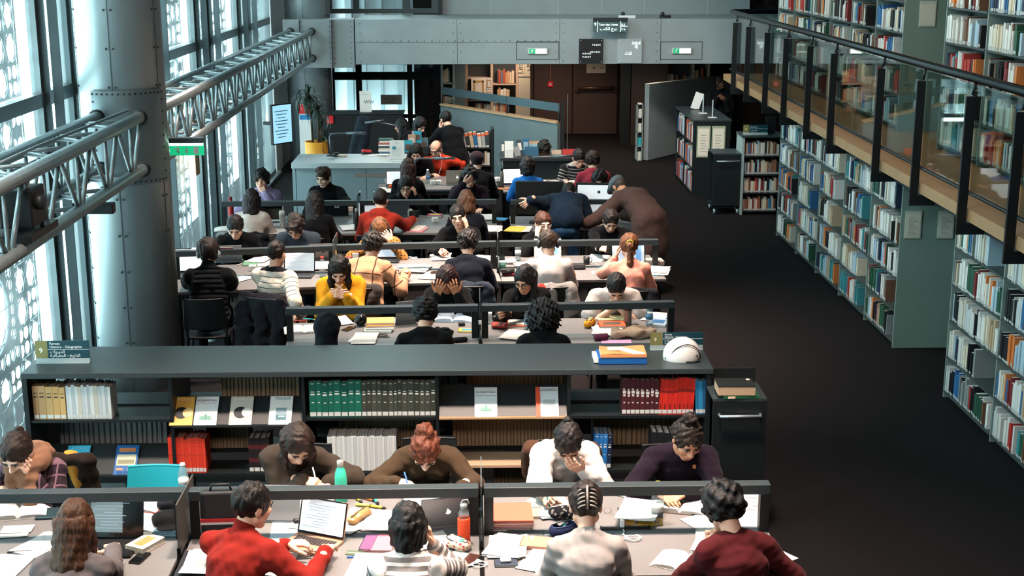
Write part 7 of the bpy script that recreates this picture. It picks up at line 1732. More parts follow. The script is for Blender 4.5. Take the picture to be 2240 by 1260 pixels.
def pouch(lab, px, py, rot=0, col='#333333', w=.21, d=.08, h=.06, name='pencil_case', cat='pencil case', zipc='#b9b5ac', seed=1, pat=None, openc=None, z=ZD):
    o = it(name, lab, cat, px, py, rot, z)
    ng = [eli((0, 0, h*1.1), (w*.36, d*.30, h*.75))] if openc else []
    v, q = sdf_mesh([cap((-w*.5+d*.45, 0, h*.45), (w*.5-d*.45, 0, h*.45), min(d, h)*.48, min(d, h)*.46, max(1, d/h), (0, 1, 0))], .006, .02, ng, .01, lambda G: wob(G, seed, 60, .005))
    v[:, 2] = np.maximum(v[:, 2], .0); v[:, 2] *= h/max(v[:, 2].max(), .01)
    link('body', np_mesh('body', [(v, q, 0)], [pat or fabric('pouch_'+col, col, bump=.4)]), o)
    if openc:
        MB().tube([(w*.37*math.cos(a), d*.36*math.sin(a), h*.93) for a in [R(x) for x in range(0, 360, 24)]], .003, 6, True).obj('rim', pc(openc), o)
        rr = random.Random(seed)
        for i, c_ in enumerate(('#d8843a', '#3a7fb0', '#c9c4bc', '#2f8f7a')): MB().cyl((rr.uniform(-w*.2, w*.1), rr.uniform(-.015, .015), h*.4), (rr.uniform(0, w*.3), rr.uniform(-.02, .02), h*1.02), .0045, 8).obj('pen', pc(c_), o)
    else: MB().tube([(-w*.42, -.004, h*.96), (0, 0, h*1.0), (w*.42, .004, h*.96)], .0035, 6).obj('zip', pc(zipc, .35), o)
    return o
def lump(lab, px, py, name, cat, col, pr, seed=1, amp=.012, fr=55, part='cloth', z=ZD, res=.008):
    o = it(name, lab, cat, px, py, 0, z); v, q = sdf_mesh(pr, res, .03, disp=lambda G: wob(G, seed, fr, amp)); v[:, 2] = np.maximum(v[:, 2], 0); link(part, np_mesh(part, [(v, q, 0)], [fabric('cloth_'+col, col, bump=.6)]), o); return o
def cable(lab, pts, col='#dadada', r=.003, loops=0, z=ZD, seed=0):
    rr = random.Random(seed); o0 = P(*pts[0], z); w = [P(a, b, z)-o0 for a, b in pts]; q = []
    for i in range(len(w)-1):
        for k in range(5): q.append(w[i].lerp(w[i+1], k/5)+Vector((rr.uniform(-.01, .01), rr.uniform(-.01, .01), r+.002)))
    e = w[-1]
    for k in range(loops*12): a = k*.52; q.append(e+Vector((.05*math.cos(a)*rr.uniform(.7, 1.1), .035*math.sin(a), r+.004+.004*(k % 3))))
    mb = MB().tube(q, r, 6); o = mb.obj('cable', pc(col), loc=tuple(o0)); return tag(o, lab, 'cable')
def boxy(lab, px, py, rot, dims, col, name, cat, parts=(), z=ZD, rough=.5, bev=.004, body='body'):
    o = it(name, lab, cat, px, py, rot, z); MB().box((0, 0, dims[2]/2), dims).obj(body, pc(col, rough), o, bev=bev)
    for (n, c, d, cl) in parts: MB().box(c, d).obj(n, pc(cl), o)
    return o
def cube_plug(lab, px, py, rot=10): return boxy(lab, px, py, rot, (.08, .07, .06), '#dcdcda', 'socket_cube', 'power socket', (('socket_face', (0, -.0355, .032), (.045, .002, .045), '#bfc0c0'), ('button', (.025, 0, .0605), (.012, .02, .002), '#9a9a9a')), bev=.008)
# ---- front row, left desk
open_book('open white book in front of the person with the scarf', 42, 1118, 14, .19, .27, .03, '#c9c6c0')
sheets('white sheet with notes beside the hair of the long-haired person', 92, 1192, -22, 2); sheets('blank white sheet at the bottom left corner of the desk', 14, 1240, -8); sheets('small white note above the pen at the left edge', 38, 1158, 4, 1, .18, .10); sheets('narrow white strip below the small note', 22, 1172, 8, 1, .20, .05)
pen('black pen lying by the loose sheets at the left edge', 44, 1208, 8, '#141518')
pouch('black padded pencil case behind the open white book', 148, 1104, 8, '#15181b', .24, .11, .085, seed=4); boxy('dark teal tablet sleeve under the black pencil case', 130, 1124, 6, (.26, .16, .012), '#1d333a', 'tablet_sleeve', 'tablet', (('edge_stripe', (0, -.079, .0125), (.24, .004, .001), '#58767c'),))
open_book('open book with a red corner mark, left of the hatched screen', 292, 1100, -10, .20, .26, .025, '#b34436'); open_book('open notebook lying against the book with the red corner', 318, 1147, -14, .12, .22, .02, '#9aa4b0', 'open_notebook', m_rough)
lump('dark woollen glove lying on top by the hatched screen', 372, 1112, 'glove', 'glove', '#23262c', [cap((-.05, 0, .03), (.05, .02, .03), .032, .03), cap((.05, .02, .03), (.09, .05, .03), .014, .012), cap((.05, .01, .03), (.10, .015, .035), .014, .012), cap((.04, -.01, .03), (.09, -.02, .03), .014, .012)], 3, .004, res=.006)
lump('black folded cap between the glove and the blue-grey box', 366, 1150, 'cap', 'hat', '#141518', [eli((0, 0, .04), (.09, .08, .055)), eli((.02, -.09, .02), (.07, .05, .014))], 5, .006)
boxy('flat blue-grey box beneath the black cap', 368, 1168, -4, (.17, .10, .022), '#46606c', 'flat_box', 'box', (('lid_line', (0, -.051, .014), (.165, .002, .003), '#8ea3aa'),))
book('thick paperback standing by the black laptop', 318, 1196, 62, .19, .13, .035, '#c9bba8', pic='#c77a4a'); phone('black phone lying beside the black laptop', 306, 1222, -14)
laptop('black laptop with dark screen and grey window in front of the long-haired person', 232, 1200, -4, '#17191c', 104, 'grey', .36, .25, keys='#0d0e10')
cable('thin white cable on the open book with the red corner', [(238, 1135), (262, 1122), (285, 1118)], '#cfc9c0', .002)
bottle('small bottle with white cap behind the hatched screen', 403, 1078, 'clear', '#dfe2e2', '#e6e8e8', .2, .032)
# ---- front row, middle desk
o = it('laptop_bag', 'upright black bag with red and white stripe left of the red polo sweater', 'bag', 487, 1186, 3)
MB().rbox((0, .03, .155), (.24, .075, .31), .03).obj('body', pc('#131417', .6), o, bev=.012); MB().box((0, -.0085, .14), (.236, .006, .022)).obj('red_stripe', pc('#b3262a'), o); MB().box((0, -.0085, .122), (.236, .006, .014)).obj('white_stripe', pc('#d9d7d4'), o); MB().tube([(-.06, .03, .308), (-.05, .03, .345), (.05, .03, .345), (.06, .03, .308)], .008, 8).obj('handle', m_black, o)
for i, (c_, n_) in enumerate((('#a33a36', 'red'), ('#2a5a8c', 'blue'), ('#c46a35', 'orange'), ('#1d1f24', 'black'))): book('%s cardboard folder in the pile left of the red polo sweater' % n_, 436+i, 1244-i*3, 4-i, .24, .32, .011, c_, 'folder', 'folder', ZD+i*.0118, 'folders piled left of the red polo sweater', pg=m_paper)
sheets('handwritten white sheet on the pile of coloured folders', 446, 1228, 2, 2, z=ZD+.049)
sheets('white sheet under the arm of the red polo sweater', 595, 1232, -16, 1)
laptop('half closed grey laptop behind the rose gold one', 606, 1128, 176, '#7e8387', 62, 'off'); boxy('black mouse beside the half closed grey laptop', 650, 1140, 20, (.06, .1, .03), '#121416', 'computer_mouse', 'mouse', (('wheel', (0, .02, .031), (.008, .02, .003), '#55585a'),), bev=.012)
sheets('bluish white sheet in front of the half closed laptop', 632, 1158, 4, 1, m=mat('paper_blue', '#b9c6d2', .8)); sheets('white sheet under the hands of the browngrey sweater', 605, 1092, 6, 2); sheets('white page right of the grey laptop', 690, 1100, -6, 1); sheets('small white sheet between the two laptops', 668, 1142, -14, 1, .15, .21)
laptop('rose gold laptop with bright document screen under the hands of the red polo sweater', 681, 1194, -24, '#c59a7e', 108, 'doc', .31, .22, keys='#1a1a1c')
bottle('turquoise steel flask with silver cap standing across the divider bar', 747, 1096, 'steel', '#3cc0a4', '#b8b4ae', .27, .038)
for (px, py, r_, c_, cc, n_) in ((783, 1094, -60, '#e8d23c', '#3a3c3a', 'yellow'), (806, 1094, -35, '#e07a2c', '#17181a', 'orange'), (822, 1098, -70, '#1f9f88', '#1a1c1d', 'teal'), (826, 1112, -25, '#e3b53c', '#202224', 'amber'), (815, 1086, 10, '#c6d63c', '#1d1f20', 'lime'), (798, 1108, -15, '#d9dc5c', '#2a2c2c', 'pale yellow')): marker('%s highlighter among those scattered by the olive sweater' % n_, px, py, r_, c_, cc)
sheets('large cream sheet under the gold pencil case', 768, 1140, -34, 1, .24, .32, curl=.03); pouch('shiny gold pencil case on the cream sheet', 786, 1138, 62, '#a8845a', .22, .075, .06, zipc='#5a4a38', seed=9, pat=mat('gold_cloth', '#b08a5c', .35, .3, noise=.1)); pouch('dark green soft pouch behind the cream sheet', 744, 1120, 10, '#1c4a40', .11, .07, .04, seed=12)
sheets('white page between the gold case and the black bob', 838, 1140, -6, 2); boxy('clear grey ruler on the page beside the amber highlighter', 818, 1122, 52, (.2, .03, .003), '#3a4450', 'ruler', 'ruler', (('scale', (0, .01, .0031), (.19, .006, .0004), '#c8ccd0'),), bev=0)
sheets('white sheet in front of the striped top at the bottom edge', 806, 1238, -8, 2); book('pink notebook left of the striped top', 832, 1190, -4, .16, .22, .012, '#d0707c', 'notebook', 'notebook'); book('violet and white booklet under the pink notebook', 806, 1190, -8, .07, .21, .016, '#6a4468', 'booklet', 'booklet', z=ZD)
pen('blue pen lying left of the striped top', 786, 1220, 0, '#2b66b0'); boxy('dark green card above the blue pen', 778, 1210, -10, (.11, .06, .002), '#4c5a48', 'card', 'card', (('stripe', (0, 0, .0021), (.1, .012, .0004), '#8c987e'),), bev=0)
laptop('silver laptop with glowing logo facing away, right of the black bob', 970, 1138, 192, '#8b8c8f', 112, 'doc', .33, .23, logo='lit', sticker=('#6f6c6c', -.11, '#3b3636'))
sheets('open pages under the hands of the olive sweater', 920, 1096, 8, 2); sheets('white page beside the glass divider behind the silver laptop', 995, 1096, -6, 1); sheets('page between the raised hand and the floral pouch', 928, 1185, -70, 1)
bottle('clear glass bottle in an orange sleeve beside the glass divider', 1015, 1188, 'sleeve', '#d9481f', '#9aa0a2', .25, .036)
fl = fabric('floral', '#d9c9b4', col2='#b04a44', pat=('leopard',)); pouch('open floral pencil pouch with black lining in front of the orange bottle', 1000, 1200, -40, '#d9c9b4', .2, .1, .065, seed=14, pat=fl, openc='#111214')
phone('black phone with earphones at the front edge by the glass divider', 1029, 1226, -24, '#3a2420'); cable('white earphone wire curled by the black phone', [(1046, 1216), (1040, 1228), (1048, 1238)], '#dcdad6', .0025, 2, seed=3)
sheets('white sheet at the right elbow of the striped top', 985, 1232, -50, 1)
# ---- front row, right desk
for i, (c_, n_) in enumerate((('#c8cccf', 'pale grey'), ('#8f2a2c', 'dark red'), ('#c23a32', 'red'), ('#d8604a', 'coral'))): book('%s folder in the pile at the glass divider' % n_, 1118+i, 1138-i*4, -2+i, .24, .31, .014, c_, 'folder', 'folder', ZD+i*.0148, 'folders piled at the glass divider', pg=m_paper)
boxy('pale beige calculator right of the red folders', 1176, 1124, 4, (.075, .15, .02), '#d3b89e', 'calculator', 'calculator', (('keys', (0, -.02, .0205), (.06, .09, .002), '#a88c78'), ('display', (0, .05, .0205), (.058, .025, .001), '#5e645c')))
boxy('small pack of paper tissues beside the beige calculator', 1196, 1132, -12, (.1, .06, .03), '#c3d3d6', 'tissue_pack', 'tissues', (('print', (0, 0, .0305), (.06, .03, .001), '#6aa0ac'),), bev=.01)
sheets('white papers under the writing hand of the white t-shirt', 1208, 1108, 10, 3); pouch('black dotted pencil case behind the light grey sweater', 1233, 1132, 12, '#17181c', .2, .1, .08, seed=17, pat=fabric('dots', '#17181c', col2='#6c6a66', pat=('leopard',)))
pouch('open navy pencil pouch with coloured pens left of the light grey sweater', 1232, 1168, 28, '#1b2440', .21, .1, .065, seed=19, openc='#2b3a66')
sheets('large pale page pile below the red folders', 1112, 1196, -10, 4, .22, .30, m=m_note, curl=.03); book('salmon notebook beside the large page pile', 1176, 1192, -12, .19, .14, .022, '#d98468', 'notebook', 'notebook', pg=mat('page_pink', '#e0a892', .7)); sheets('lower white page beside the salmon notebook', 1186, 1226, -24, 1)
boxy('grey plastic sleeve above the large page pile', 1150, 1166, -2, (.22, .06, .006), '#4b4d50', 'plastic_sleeve', 'sleeve', (('edge', (0, -.03, .0062), (.2, .006, .0004), '#9a9c9e'),), bev=0); boxy('clear ruler on the grey sleeve', 1180, 1170, 0, (.2, .025, .003), '#a9b0b2', 'ruler', 'ruler', (('scale', (0, .008, .0031), (.19, .006, .0004), '#5c6064'),), bev=0)
book('small dark blue notebook under the white earbud case', 1107, 1234, 2, .13, .085, .012, '#2c3644', 'notebook', 'notebook'); boxy('white earbud case on the small dark blue notebook', 1106, 1228, 6, (.06, .045, .022), '#e6e6e6', 'earbud_case', 'case', (('seam', (0, -.0226, .013), (.055, .001, .0015), '#b8b8b8'),), z=ZD+.0125, bev=.010)
boxy('black socket strip let into the desk with a white charger', 1368, 1156, 0, (.30, .055, .008), '#101214', 'socket_strip', 'power socket', (('rail', (0, .012, .0085), (.27, .008, .002), '#5c6064'),)); boxy('white plug charger standing on the black socket strip', 1361, 1152, 0, (.026, .03, .05), '#e2e6e8', 'charger', 'charger', (('pin_ring', (0, 0, .0505), (.012, .012, .002), '#b0b4b6'),), z=ZD+.0085); cable('white charging cable coiled in front of the socket strip', [(1362, 1160), (1368, 1178), (1385, 1180)], '#e4e2de', .003, 2, seed=5)
o = book('thick black and yellow dictionary with papers on it', 1400, 1138, 2, .25, .17, .05, '#16171a', pg=mat('page_yellow', '#cfc8b0', .7)); MB().box((.045, -.0862, .025), (.15, .002, .046)).obj('yellow_spine', pc('#d9b23a'), o); lettering(o, [('MUSIQUE', .034, -.015, 0, 'LEFT')], m_txt, basis((-1, 0, 0), (0, 0, -1), (.085, -.0876, .038)), 'spine_title'); MB().box((-.075, -.0862, .025), (.05, .002, .03)).obj('spine_mark', pc('#c9a24a'), o)
sheets('white page lying on the dictionary', 1398, 1116, -18, 2, .24, .3, z=ZD+.052, curl=.03); pen('white pen by the divider bar left of the dictionary', 1356, 1086, -30, '#d8d8d4')
bottle('clear water bottle with yellow cap and white label by the dictionary', 1437, 1146, 'clear', '#e2e4e2', '#d9b23a', .27, .036)
open_book('open book with curved pages under the plum sweater', 1490, 1108, -14, .17, .24, .03, '#6a4a3a', m=m_rough); sheets('white papers near the teal highlighter', 1560, 1094, -16, 3); sheets('white page at the right end of the front row', 1632, 1090, 8, 1); marker('teal highlighter on the papers behind the maroon sweater', 1611, 1082, 70, '#1f9f98')
phone('black phone case left of the thick black hair', 1538, 1124, 84); sheets('white loose leaf left of the maroon sweater', 1552, 1148, 30, 1); sheets('folded white leaf under the chin hand of the maroon sweater', 1560, 1186, -20, 2); open_book('open notebook in front of the maroon sweater at the bottom edge', 1492, 1232, -28, .15, .22, .02, '#d4d0c8', 'open_notebook', m_text); sheets('long white sheet right of the maroon sweater', 1676, 1222, -58, 1)
o = it('open_notebook', 'notebook standing open with one page raised behind the maroon sweater', 'notebook', 1640, 1140, -8)
for nm, M in (('lower_page', Matrix.Identity(4)), ('raised_page', Matrix.Translation((0, .1, .0)) @ Matrix.Rotation(R(64), 4, 'X') @ Matrix.Translation((0, .1, 0)))):
    mb = MB(); mb.T = M; mb.box((0, 0, .003), (.19, .2, .006)); mb.obj(nm, m_rough, o)
o = it('glasses', 'thin wire glasses on the desk right of the claw clip', 'glasses', 1318, 1124, 10); mb = MB()
for k in (-1, 1): mb.tube([(k*.032+.024*math.cos(a), .0, .022+.02*math.sin(a)) for a in [R(x) for x in range(0, 360, 30)]], .0016, 5, True); mb.tube([(k*.056, 0, .026), (k*.06, -.12, .01)], .0016, 5)
mb.obj('frame', pc('#8a7a6c', .3), o)
# ---- second row
open_book('open magazine at the left end of the second desk row', 664, 722, 10, .17, .23, .018, '#8d8f92'); pen('red pen behind the open magazine', 662, 702, 6, '#b3342c'); pen('turquoise and yellow pen beside the red one', 678, 699, -20, '#2fa3b0', capc='#d9c23c'); sheets('white page in front of the yellow hoodie', 740, 702, 20, 1); sheets('pale sheets between the hood and the orange folders', 795, 740, -12, 3)
phone('black phone left of the glossy black globe', 763, 720, -30); o = it('speaker', 'glossy black round speaker in front of the yellow hoodie', 'speaker', 789, 712, 0); MB().ell((0, 0, .052), (.056, .056, .054), None, 24, 16).obj('shell', pc('#0d1013', .12), o); MB().lathe([(.03, 0), (.034, .008), (.0, .01)], n=20).obj('foot', m_blk, o); MB().tube([(.056*math.cos(a), -.0, .052+.054*math.sin(a)) for a in [R(x) for x in range(0, 360, 24)]], .003, 5, True).obj('ring', pc('#4a5a6a', .3), o)
for i, (c_, n_, z_) in enumerate((('#c9d0bc', 'pale green', 0), ('#e6e3dd', 'white', .018), ('#d88a3c', 'dark orange', .036), ('#e5a55a', 'light orange', .054))): book('%s folder in the pile right of the round speaker' % n_, 832-(4 if i == 0 else 0), 722-i*6, -2+2*i, .25, .20, .017, c_, 'folder', 'folder', ZD+z_, 'folders piled right of the round speaker', pg=m_paper)
pen('black pen on the cable tray of the second row', 836, 738, -4, '#15171a'); cable('black earphone wire in front of the orange folders', [(800, 722), (822, 728), (838, 735)], '#1b1c1f', .003, 1, seed=8)
laptop('grey laptop seen edge-on left of the head of the black sweater', 896, 702, 196, '#7b7f82', 98, 'off'); open_book('open ring binder with bluish pages beside the black sweater', 992, 698, -6, .19, .24, .035, '#c9ccd0', 'open_binder', printed('page_blue', '#cfd8e2', '#8fa4bc', 110, .3)); lump('black knitted hat beside the open ring binder', 968, 738, 'hat', 'hat', '#14161a', [eli((0, 0, .04), (.10, .07, .05))], 21)
boxy('black sticky note holder on the open binder', 1010, 712, 4, (.06, .05, .03), '#17191c', 'note_holder', 'holder', (('lid', (0, 0, .031), (.05, .04, .003), '#3a3d40'),)); book('blue and yellow booklet below the black note holder', 1021, 724, -6, .15, .11, .012, '#d9a23c', 'booklet', 'booklet', pic='#2f7fb8'); pouch('black leather pencil roll at the shelf edge', 1002, 748, 8, '#121316', .18, .06, .045, seed=27)
pouch('open red and black pencil pouch left of the curly bob', 1092, 718, -14, '#2a1416', .2, .11, .05, seed=30, openc='#c8402a', pat=mat('pouch_red', '#8a2a22', .5, noise=.5, nscale=30)); boxy('white paper box standing beside the glass divider of the second row', 1068, 706, 0, (.07, .06, .10), '#d3cdc6', 'paper_box', 'box', (('label', (0, -.031, .05), (.05, .001, .05), '#aaa39c'),)); boxy('small black pouch behind the red pencil pouch', 1088, 702, 8, (.09, .06, .05), '#191b1f', 'small_pouch', 'pouch', (('flap', (0, -.031, .03), (.08, .002, .03), '#2b2e33'),), bev=.012)
book('white and orange workbook in front of the person looking at the phone', 1136, 710, -6, .24, .17, .012, '#d9602c', 'workbook', 'book', pg=m_paper); sheets('white sheets lying on the white and orange workbook', 1140, 706, -4, 2, .24, .16, z=ZD+.013); book('blue-edged white folder left of the curly bob', 1120, 734, -20, .16, .23, .010, '#5a86a8', 'folder', 'folder', pg=m_paper); sheets('white sheet on the blue-edged folder', 1126, 732, -20, 1, z=ZD+.011); bottle('small clear bottle hidden beside the curly bob', 1153, 722, 'clear', '#6f9fc0', '#e2e2e2', .2, .028)
pouch('open yellow pencil pouch standing right of the curly bob', 1290, 714, 62, '#d9952c', .17, .08, .075, seed=33, openc='#3a2a18'); sheets('white pages under the orange textbook', 1332, 722, -6, 3, .26, .3); book('orange textbook with a small picture in front of the pale t-shirt', 1338, 712, 2, .24, .18, .02, '#d9532c', z=ZD+.014, pic='#4a4038'); sheets('pale yellow sheet behind the orange textbook', 1340, 696, -4, 2, .28, .16, m=mat('paper_yellow', '#ddcf9c', .8))
bottle('steel tumbler with black lid in front of the pale t-shirt', 1373, 712, 'tumbler', '#7c6f68', '#15161a', .20, .040); lump('crumpled beige scarf at the right end of the second row', 1384, 738, 'scarf', 'scarf', '#9a8470', [cap((-.15, 0, .03), (.16, .03, .035), .045, .05, 1.6, (0, 1, 0)), eli((.02, .0, .05), (.1, .08, .05))], 35, .022, 45); bottle('clear water bottle with blue label at the right end of the second row', 1420, 714, 'clear', '#3f6f94', '#e0e4e6', .22, .034)
book('white and blue magazine pile behind the clear bottle', 1440, 708, -18, .17, .24, .02, '#8fa4b4', 'magazine', 'magazine', pic='#2f5f8c'); sheets('white papers at the far right end of the second row', 1434, 694, -24, 2); phone('black phone between the tumbler and the clear bottle', 1396, 714, 36); pouch('maroon makeup pouch at the shelf edge', 1314, 744, 4, '#4a1f34', .15, .08, .06, seed=37)
pen('yellow pencil on the yellow sheet', 1348, 693, 4, '#c9a23c'); sheets('lilac sheet beside the maroon pouch', 1348, 748, 0, 1, .26, .1, m=mat('paper_lilac', '#c08ab0', .8))
# ---- third row
laptop('large laptop with white screen left of the quilted jacket', 424, 604, 8, '#2a2c2f', 112, 'white', .40, .26); laptop('silver laptop seen from behind facing the cropped black sweater', 502, 570, 186, '#8f9294', 112, 'off', .30, .21, logo='lit', sticker=('#b07a5a', .07, '#8a4a3a'))
sheets('white notebook page right of the quilted jacket', 522, 610, -34, 1); pen('red and white pen right of the quilted jacket', 537, 607, -24, '#d8d4d0', capc='#c8402f'); cube_plug('white socket cube on the third row, by the quilted jacket', 553, 592); cube_plug('white socket cube on the third row, nearer the cream sweater', 573, 591, -6); cable('white cable running from the socket cubes', [(515, 582), (536, 574), (556, 578)], '#d9d9d6', .003); sheets('white papers in front of the slate t-shirt', 567, 568, -8, 4); sheets('page pile beside the arms of the slate t-shirt', 590, 574, -12, 2); book('pale book with a green cover under the white papers', 548, 577, 6, .16, .22, .014, '#5f8f72')
laptop('laptop with bright document screen in front of the cream striped sweater', 651, 604, -4, '#3a3d40', 104, 'doc', .33, .22); laptop('grey laptop with a colourful sticker seen from behind', 706, 566, 190, '#7a736e', 112, 'off', .31, .21, logo='dark', sticker=('#c9cdd8', .09, '#b0553a')); bottle('clear water bottle with red cap beside the yellow hoodie', 706, 606, 'clear', '#d4d6d6', '#d83a2f', .22, .034); book('violet folder under white papers behind the red-capped bottle', 696, 586, -4, .26, .18, .02, '#5a4a8c', 'folder', 'folder', pg=m_paper); sheets('white papers on the violet folder', 696, 582, 6, 2, z=ZD+.021)
phone('white phone in front of the slate t-shirt', 651, 563, 40, '#c8ccd0'); laptop('small laptop with white screen left of the fair-haired person with headphones', 848, 572, -2, '#33363a', 100, 'blue', .26, .18); lump('yellow plush key ring on the third row', 763, 574, 'key_ring', 'toy', '#d9b85a', [eli((0, 0, .02), (.035, .03, .022)), eli((.04, .02, .018), (.03, .025, .02))], 40, .004, res=.005); marker('pink highlighter beside the yellow key ring', 768, 565, 20, '#d0486a')
sheets('white page left of the tan jumper', 745, 580, 8, 2); boxy('grey desk card standing left of the tan jumper', 778, 566, 0, (.07, .04, .06), '#8f9294', 'card_stand', 'card', (('face', (0, -.021, .03), (.06, .001, .045), '#b9bcbd'),)); sheets('large white pages right of the tan jumper', 905, 588, -6, 4, .30, .30); sheets('white notes under the red pen writer', 962, 562, 4, 3); sheets('white page between the tan and navy jumpers', 945, 604, -12, 2); pen('row of black pens on the white pages', 916, 586, 4, '#2a2c30', L=.3, r=.006)
lump('dark brown hair comb pouch lying right of the tan jumper', 962, 600, 'pouch', 'pouch', '#33261e', [cap((-.08, 0, .015), (.08, .01, .015), .022, .02)], 41, .004); cable('white cable in front of the leopard cardigan', [(884, 566), (898, 562), (905, 566)], '#e0e0dc', .003, 1, seed=12); boxy('small dark sharpener box by the page of the red pen writer', 945, 563, 0, (.06, .03, .02), '#6a6662', 'sharpener', 'sharpener', (('blade', (0, 0, .0205), (.03, .02, .001), '#b9b9b9'),)); sheets('white pages behind the curly navy jumper', 1056, 566, -10, 3)
bottle('milky water bottle with white cap beside the glass divider of the third row', 1133, 570, 'clear', '#dfe0de', '#ecece8', .22, .034); o = it('drinking_cup', 'greenish clear cup right of the navy jumper', 'cup', 1100, 590, 0); MB().lathe([(.0, 0), (.03, 0), (.037, .09), (.034, .09), (.028, .006)], n=20).obj('wall', glassmat('cup_green', '#9fe0cc', 1.2, .15), o); MB().lathe([(.034, .085), (.039, .085), (.039, .095), (.034, .095)], n=20).obj('rim', pc('#cfeee4'), o)
boxy('black folded glasses case on the dark red pouch', 1110, 596, 14, (.15, .07, .045), '#101113', 'glasses_case', 'case', (('clasp', (0, -.036, .03), (.03, .002, .01), '#8a8a8a'),), z=ZD+.036, bev=.014); pouch('dark red pencil pouch beneath the black glasses case', 1112, 602, -10, '#5a1c24', .2, .1, .034, seed=44); lump('white crumpled tissue behind the black glasses case', 1116, 577, 'tissue', 'tissue', '#dcdad4', [eli((0, 0, .025), (.07, .045, .03))], 46, .012); sheets('white pages left of the light grey wool sweater', 1150, 582, 12, 2)
laptop('pale laptop with blue-white screen behind the light grey wool sweater', 1199, 570, 0, '#b9b9b7', 106, 'blue', .30, .21, bez='#b9b9b7'); boxy('black zipped case right of the light grey wool sweater', 1262, 588, 4, (.18, .10, .055), '#16181b', 'hard_case', 'case', (('zip_line', (0, -.051, .03), (.17, .002, .004), '#6a6d70'),), bev=.02); o = it('drinking_cup', 'black cup behind the zipped case', 'cup', 1283, 578, 0); MB().lathe([(0, 0), (.033, 0), (.036, .085), (.031, .085), (.028, .01)], n=20).obj('wall', pc('#121416'), o); MB().tube([(.036, 0, .07), (.058, 0, .06), (.055, 0, .03), (.035, 0, .02)], .005, 6).obj('handle', pc('#121416'), o)
for i, (c_, n_) in enumerate((('#c8503a', 'red'), ('#d9b84a', 'yellow'), ('#4a9a6a', 'green'), ('#4a7ab8', 'blue'), ('#b86a9a', 'pink'), ('#e0dcd4', 'white'))): pen('%s colouring pencil in the open tin on the third row' % n_, 1303+i*4, 597-i*.6, 82-i*2, c_, 'pencil', 'coloured_pencil', .11, .005, c_)
boxy('open white tin tray beneath the colouring pencils', 1313, 596, 2, (.19, .12, .002), '#cfcac2', 'tin_tray', 'tray', (('edge', (0, .0595, .004), (.19, .002, .006), '#b8b4ae'),), bev=0, z=ZD-.0008); cable('white wire tangle left of the ponytail wearer', [(1292, 574), (1306, 578), (1318, 584)], '#cfd0d0', .003, 2, seed=14); sheets('white papers left of the bright laptop', 1306, 566, -28, 2)
laptop('laptop with bright blue-white screen in front of the ponytail wearer', 1378, 588, 2, '#1c1e22', 106, 'blue', .37, .25); boxy('clear box with pink papers at the right end of the third row', 1430, 578, 6, (.20, .16, .05), '#cdb6a8', 'paper_tray', 'tray', (('papers', (0, 0, .052), (.17, .13, .006), '#dcc2b0'),)); sheets('white sheets at the right corner of the third row', 1440, 592, -14, 3); pen('light blue pen at the right corner of the third row', 1432, 603, -4, '#4a9ac8')
o = it('wooden_stamp', 'small round wooden piece right of the light grey wool sweater', 'stamp', 1256, 602, 0); MB().lathe([(.018, 0), (.02, .01), (.012, .018), (.014, .034), (0, .04)], n=16).obj('grip', pc('#c08a54'), o); MB().lathe([(.02, 0), (.02, .003)], n=16).obj('pad', pc('#4a3a2a'), o)
book('white booklet lying on the divider bar behind the headphones', 440, 546, 4, .2, .1, .012, '#d5d6d4', 'booklet', 'booklet', z=1.0415); pouch('flat dark red pencil sleeve on the divider bar', 492, 544, 2, '#3a2026', .20, .05, .014, seed=50, z=1.0415)
# ---- fourth row
bottle('bright red steel bottle at the window end of the fourth row', 506, 474, 'steel', '#b3201f', '#7a1a1c', .26, .036); open_book('open white book behind the cropped black sweater', 500, 502, 10, .17, .22, .02, '#6f7c80'); laptop('white laptop with dark screen in front of the cream-grey sweatshirt', 589, 490, 2, '#d3d6d4', 104, 'dark', .33, .23, bez='#d3d6d4'); bottle('white thermos cup right of the white laptop', 618, 500, 'tumbler', '#bfc4c4', '#cfd4d4', .22, .036); sheets('white page beside the white thermos cup', 606, 506, -10, 1)
laptop('black laptop with a white sticker seen from behind on the fourth row', 734, 470, 186, '#1a1c20', 108, 'off', .33, .22, sticker=('#dfe2e4', -.02, '#2a2c30')); bottle('slim black steel bottle left of the red hoodie', 781, 504, 'steel', '#17191c', '#8f9296', .27, .032); laptop('laptop with bright screen left of the red hoodie', 812, 488, 4, '#3a3d40', 106, 'doc', .33, .23); sheets('brown-white papers left of the black bottle', 764, 498, 14, 2); phone('dark tablet leaning by the swept-hair person', 752, 468, 20); sheets('white papers right of the red hoodie', 908, 498, -12, 3); book('pink folder under the white papers of the red hoodie', 912, 503, -16, .22, .3, .008, '#c07a84', 'folder', 'folder', z=ZD-.0005)
laptop('grey laptop seen from behind right of the red hoodie', 868, 470, 184, '#6f767a', 104, 'off', .32, .22); cable('white cable tangle on the fourth row', [(940, 460), (952, 466), (960, 472)], '#d0d2d2', .004, 4, seed=17); book('red and violet book beneath the white cable tangle', 951, 474, -4, .19, .14, .03, '#8a2f4a', pic='#c8a03a'); boxy('dark camera beside the grey laptop of the fourth row', 906, 474, 0, (.12, .07, .08), '#15171a', 'camera', 'camera', (('lens', (.0, -.04, .04), (.05, .03, .05), '#2b2e32'), ('grip', (-.05, -.04, .04), (.025, .02, .07), '#24272a'))); lump('white mug with pattern left of the dark camera', 898, 474, 'mug', 'mug', '#b9b4a8', [cap((0, 0, .02), (0, 0, .07), .036, .036)], 51, .001, part='wall'); cube_plug('white charger block on the fourth row near the wavy hair', 952, 486)
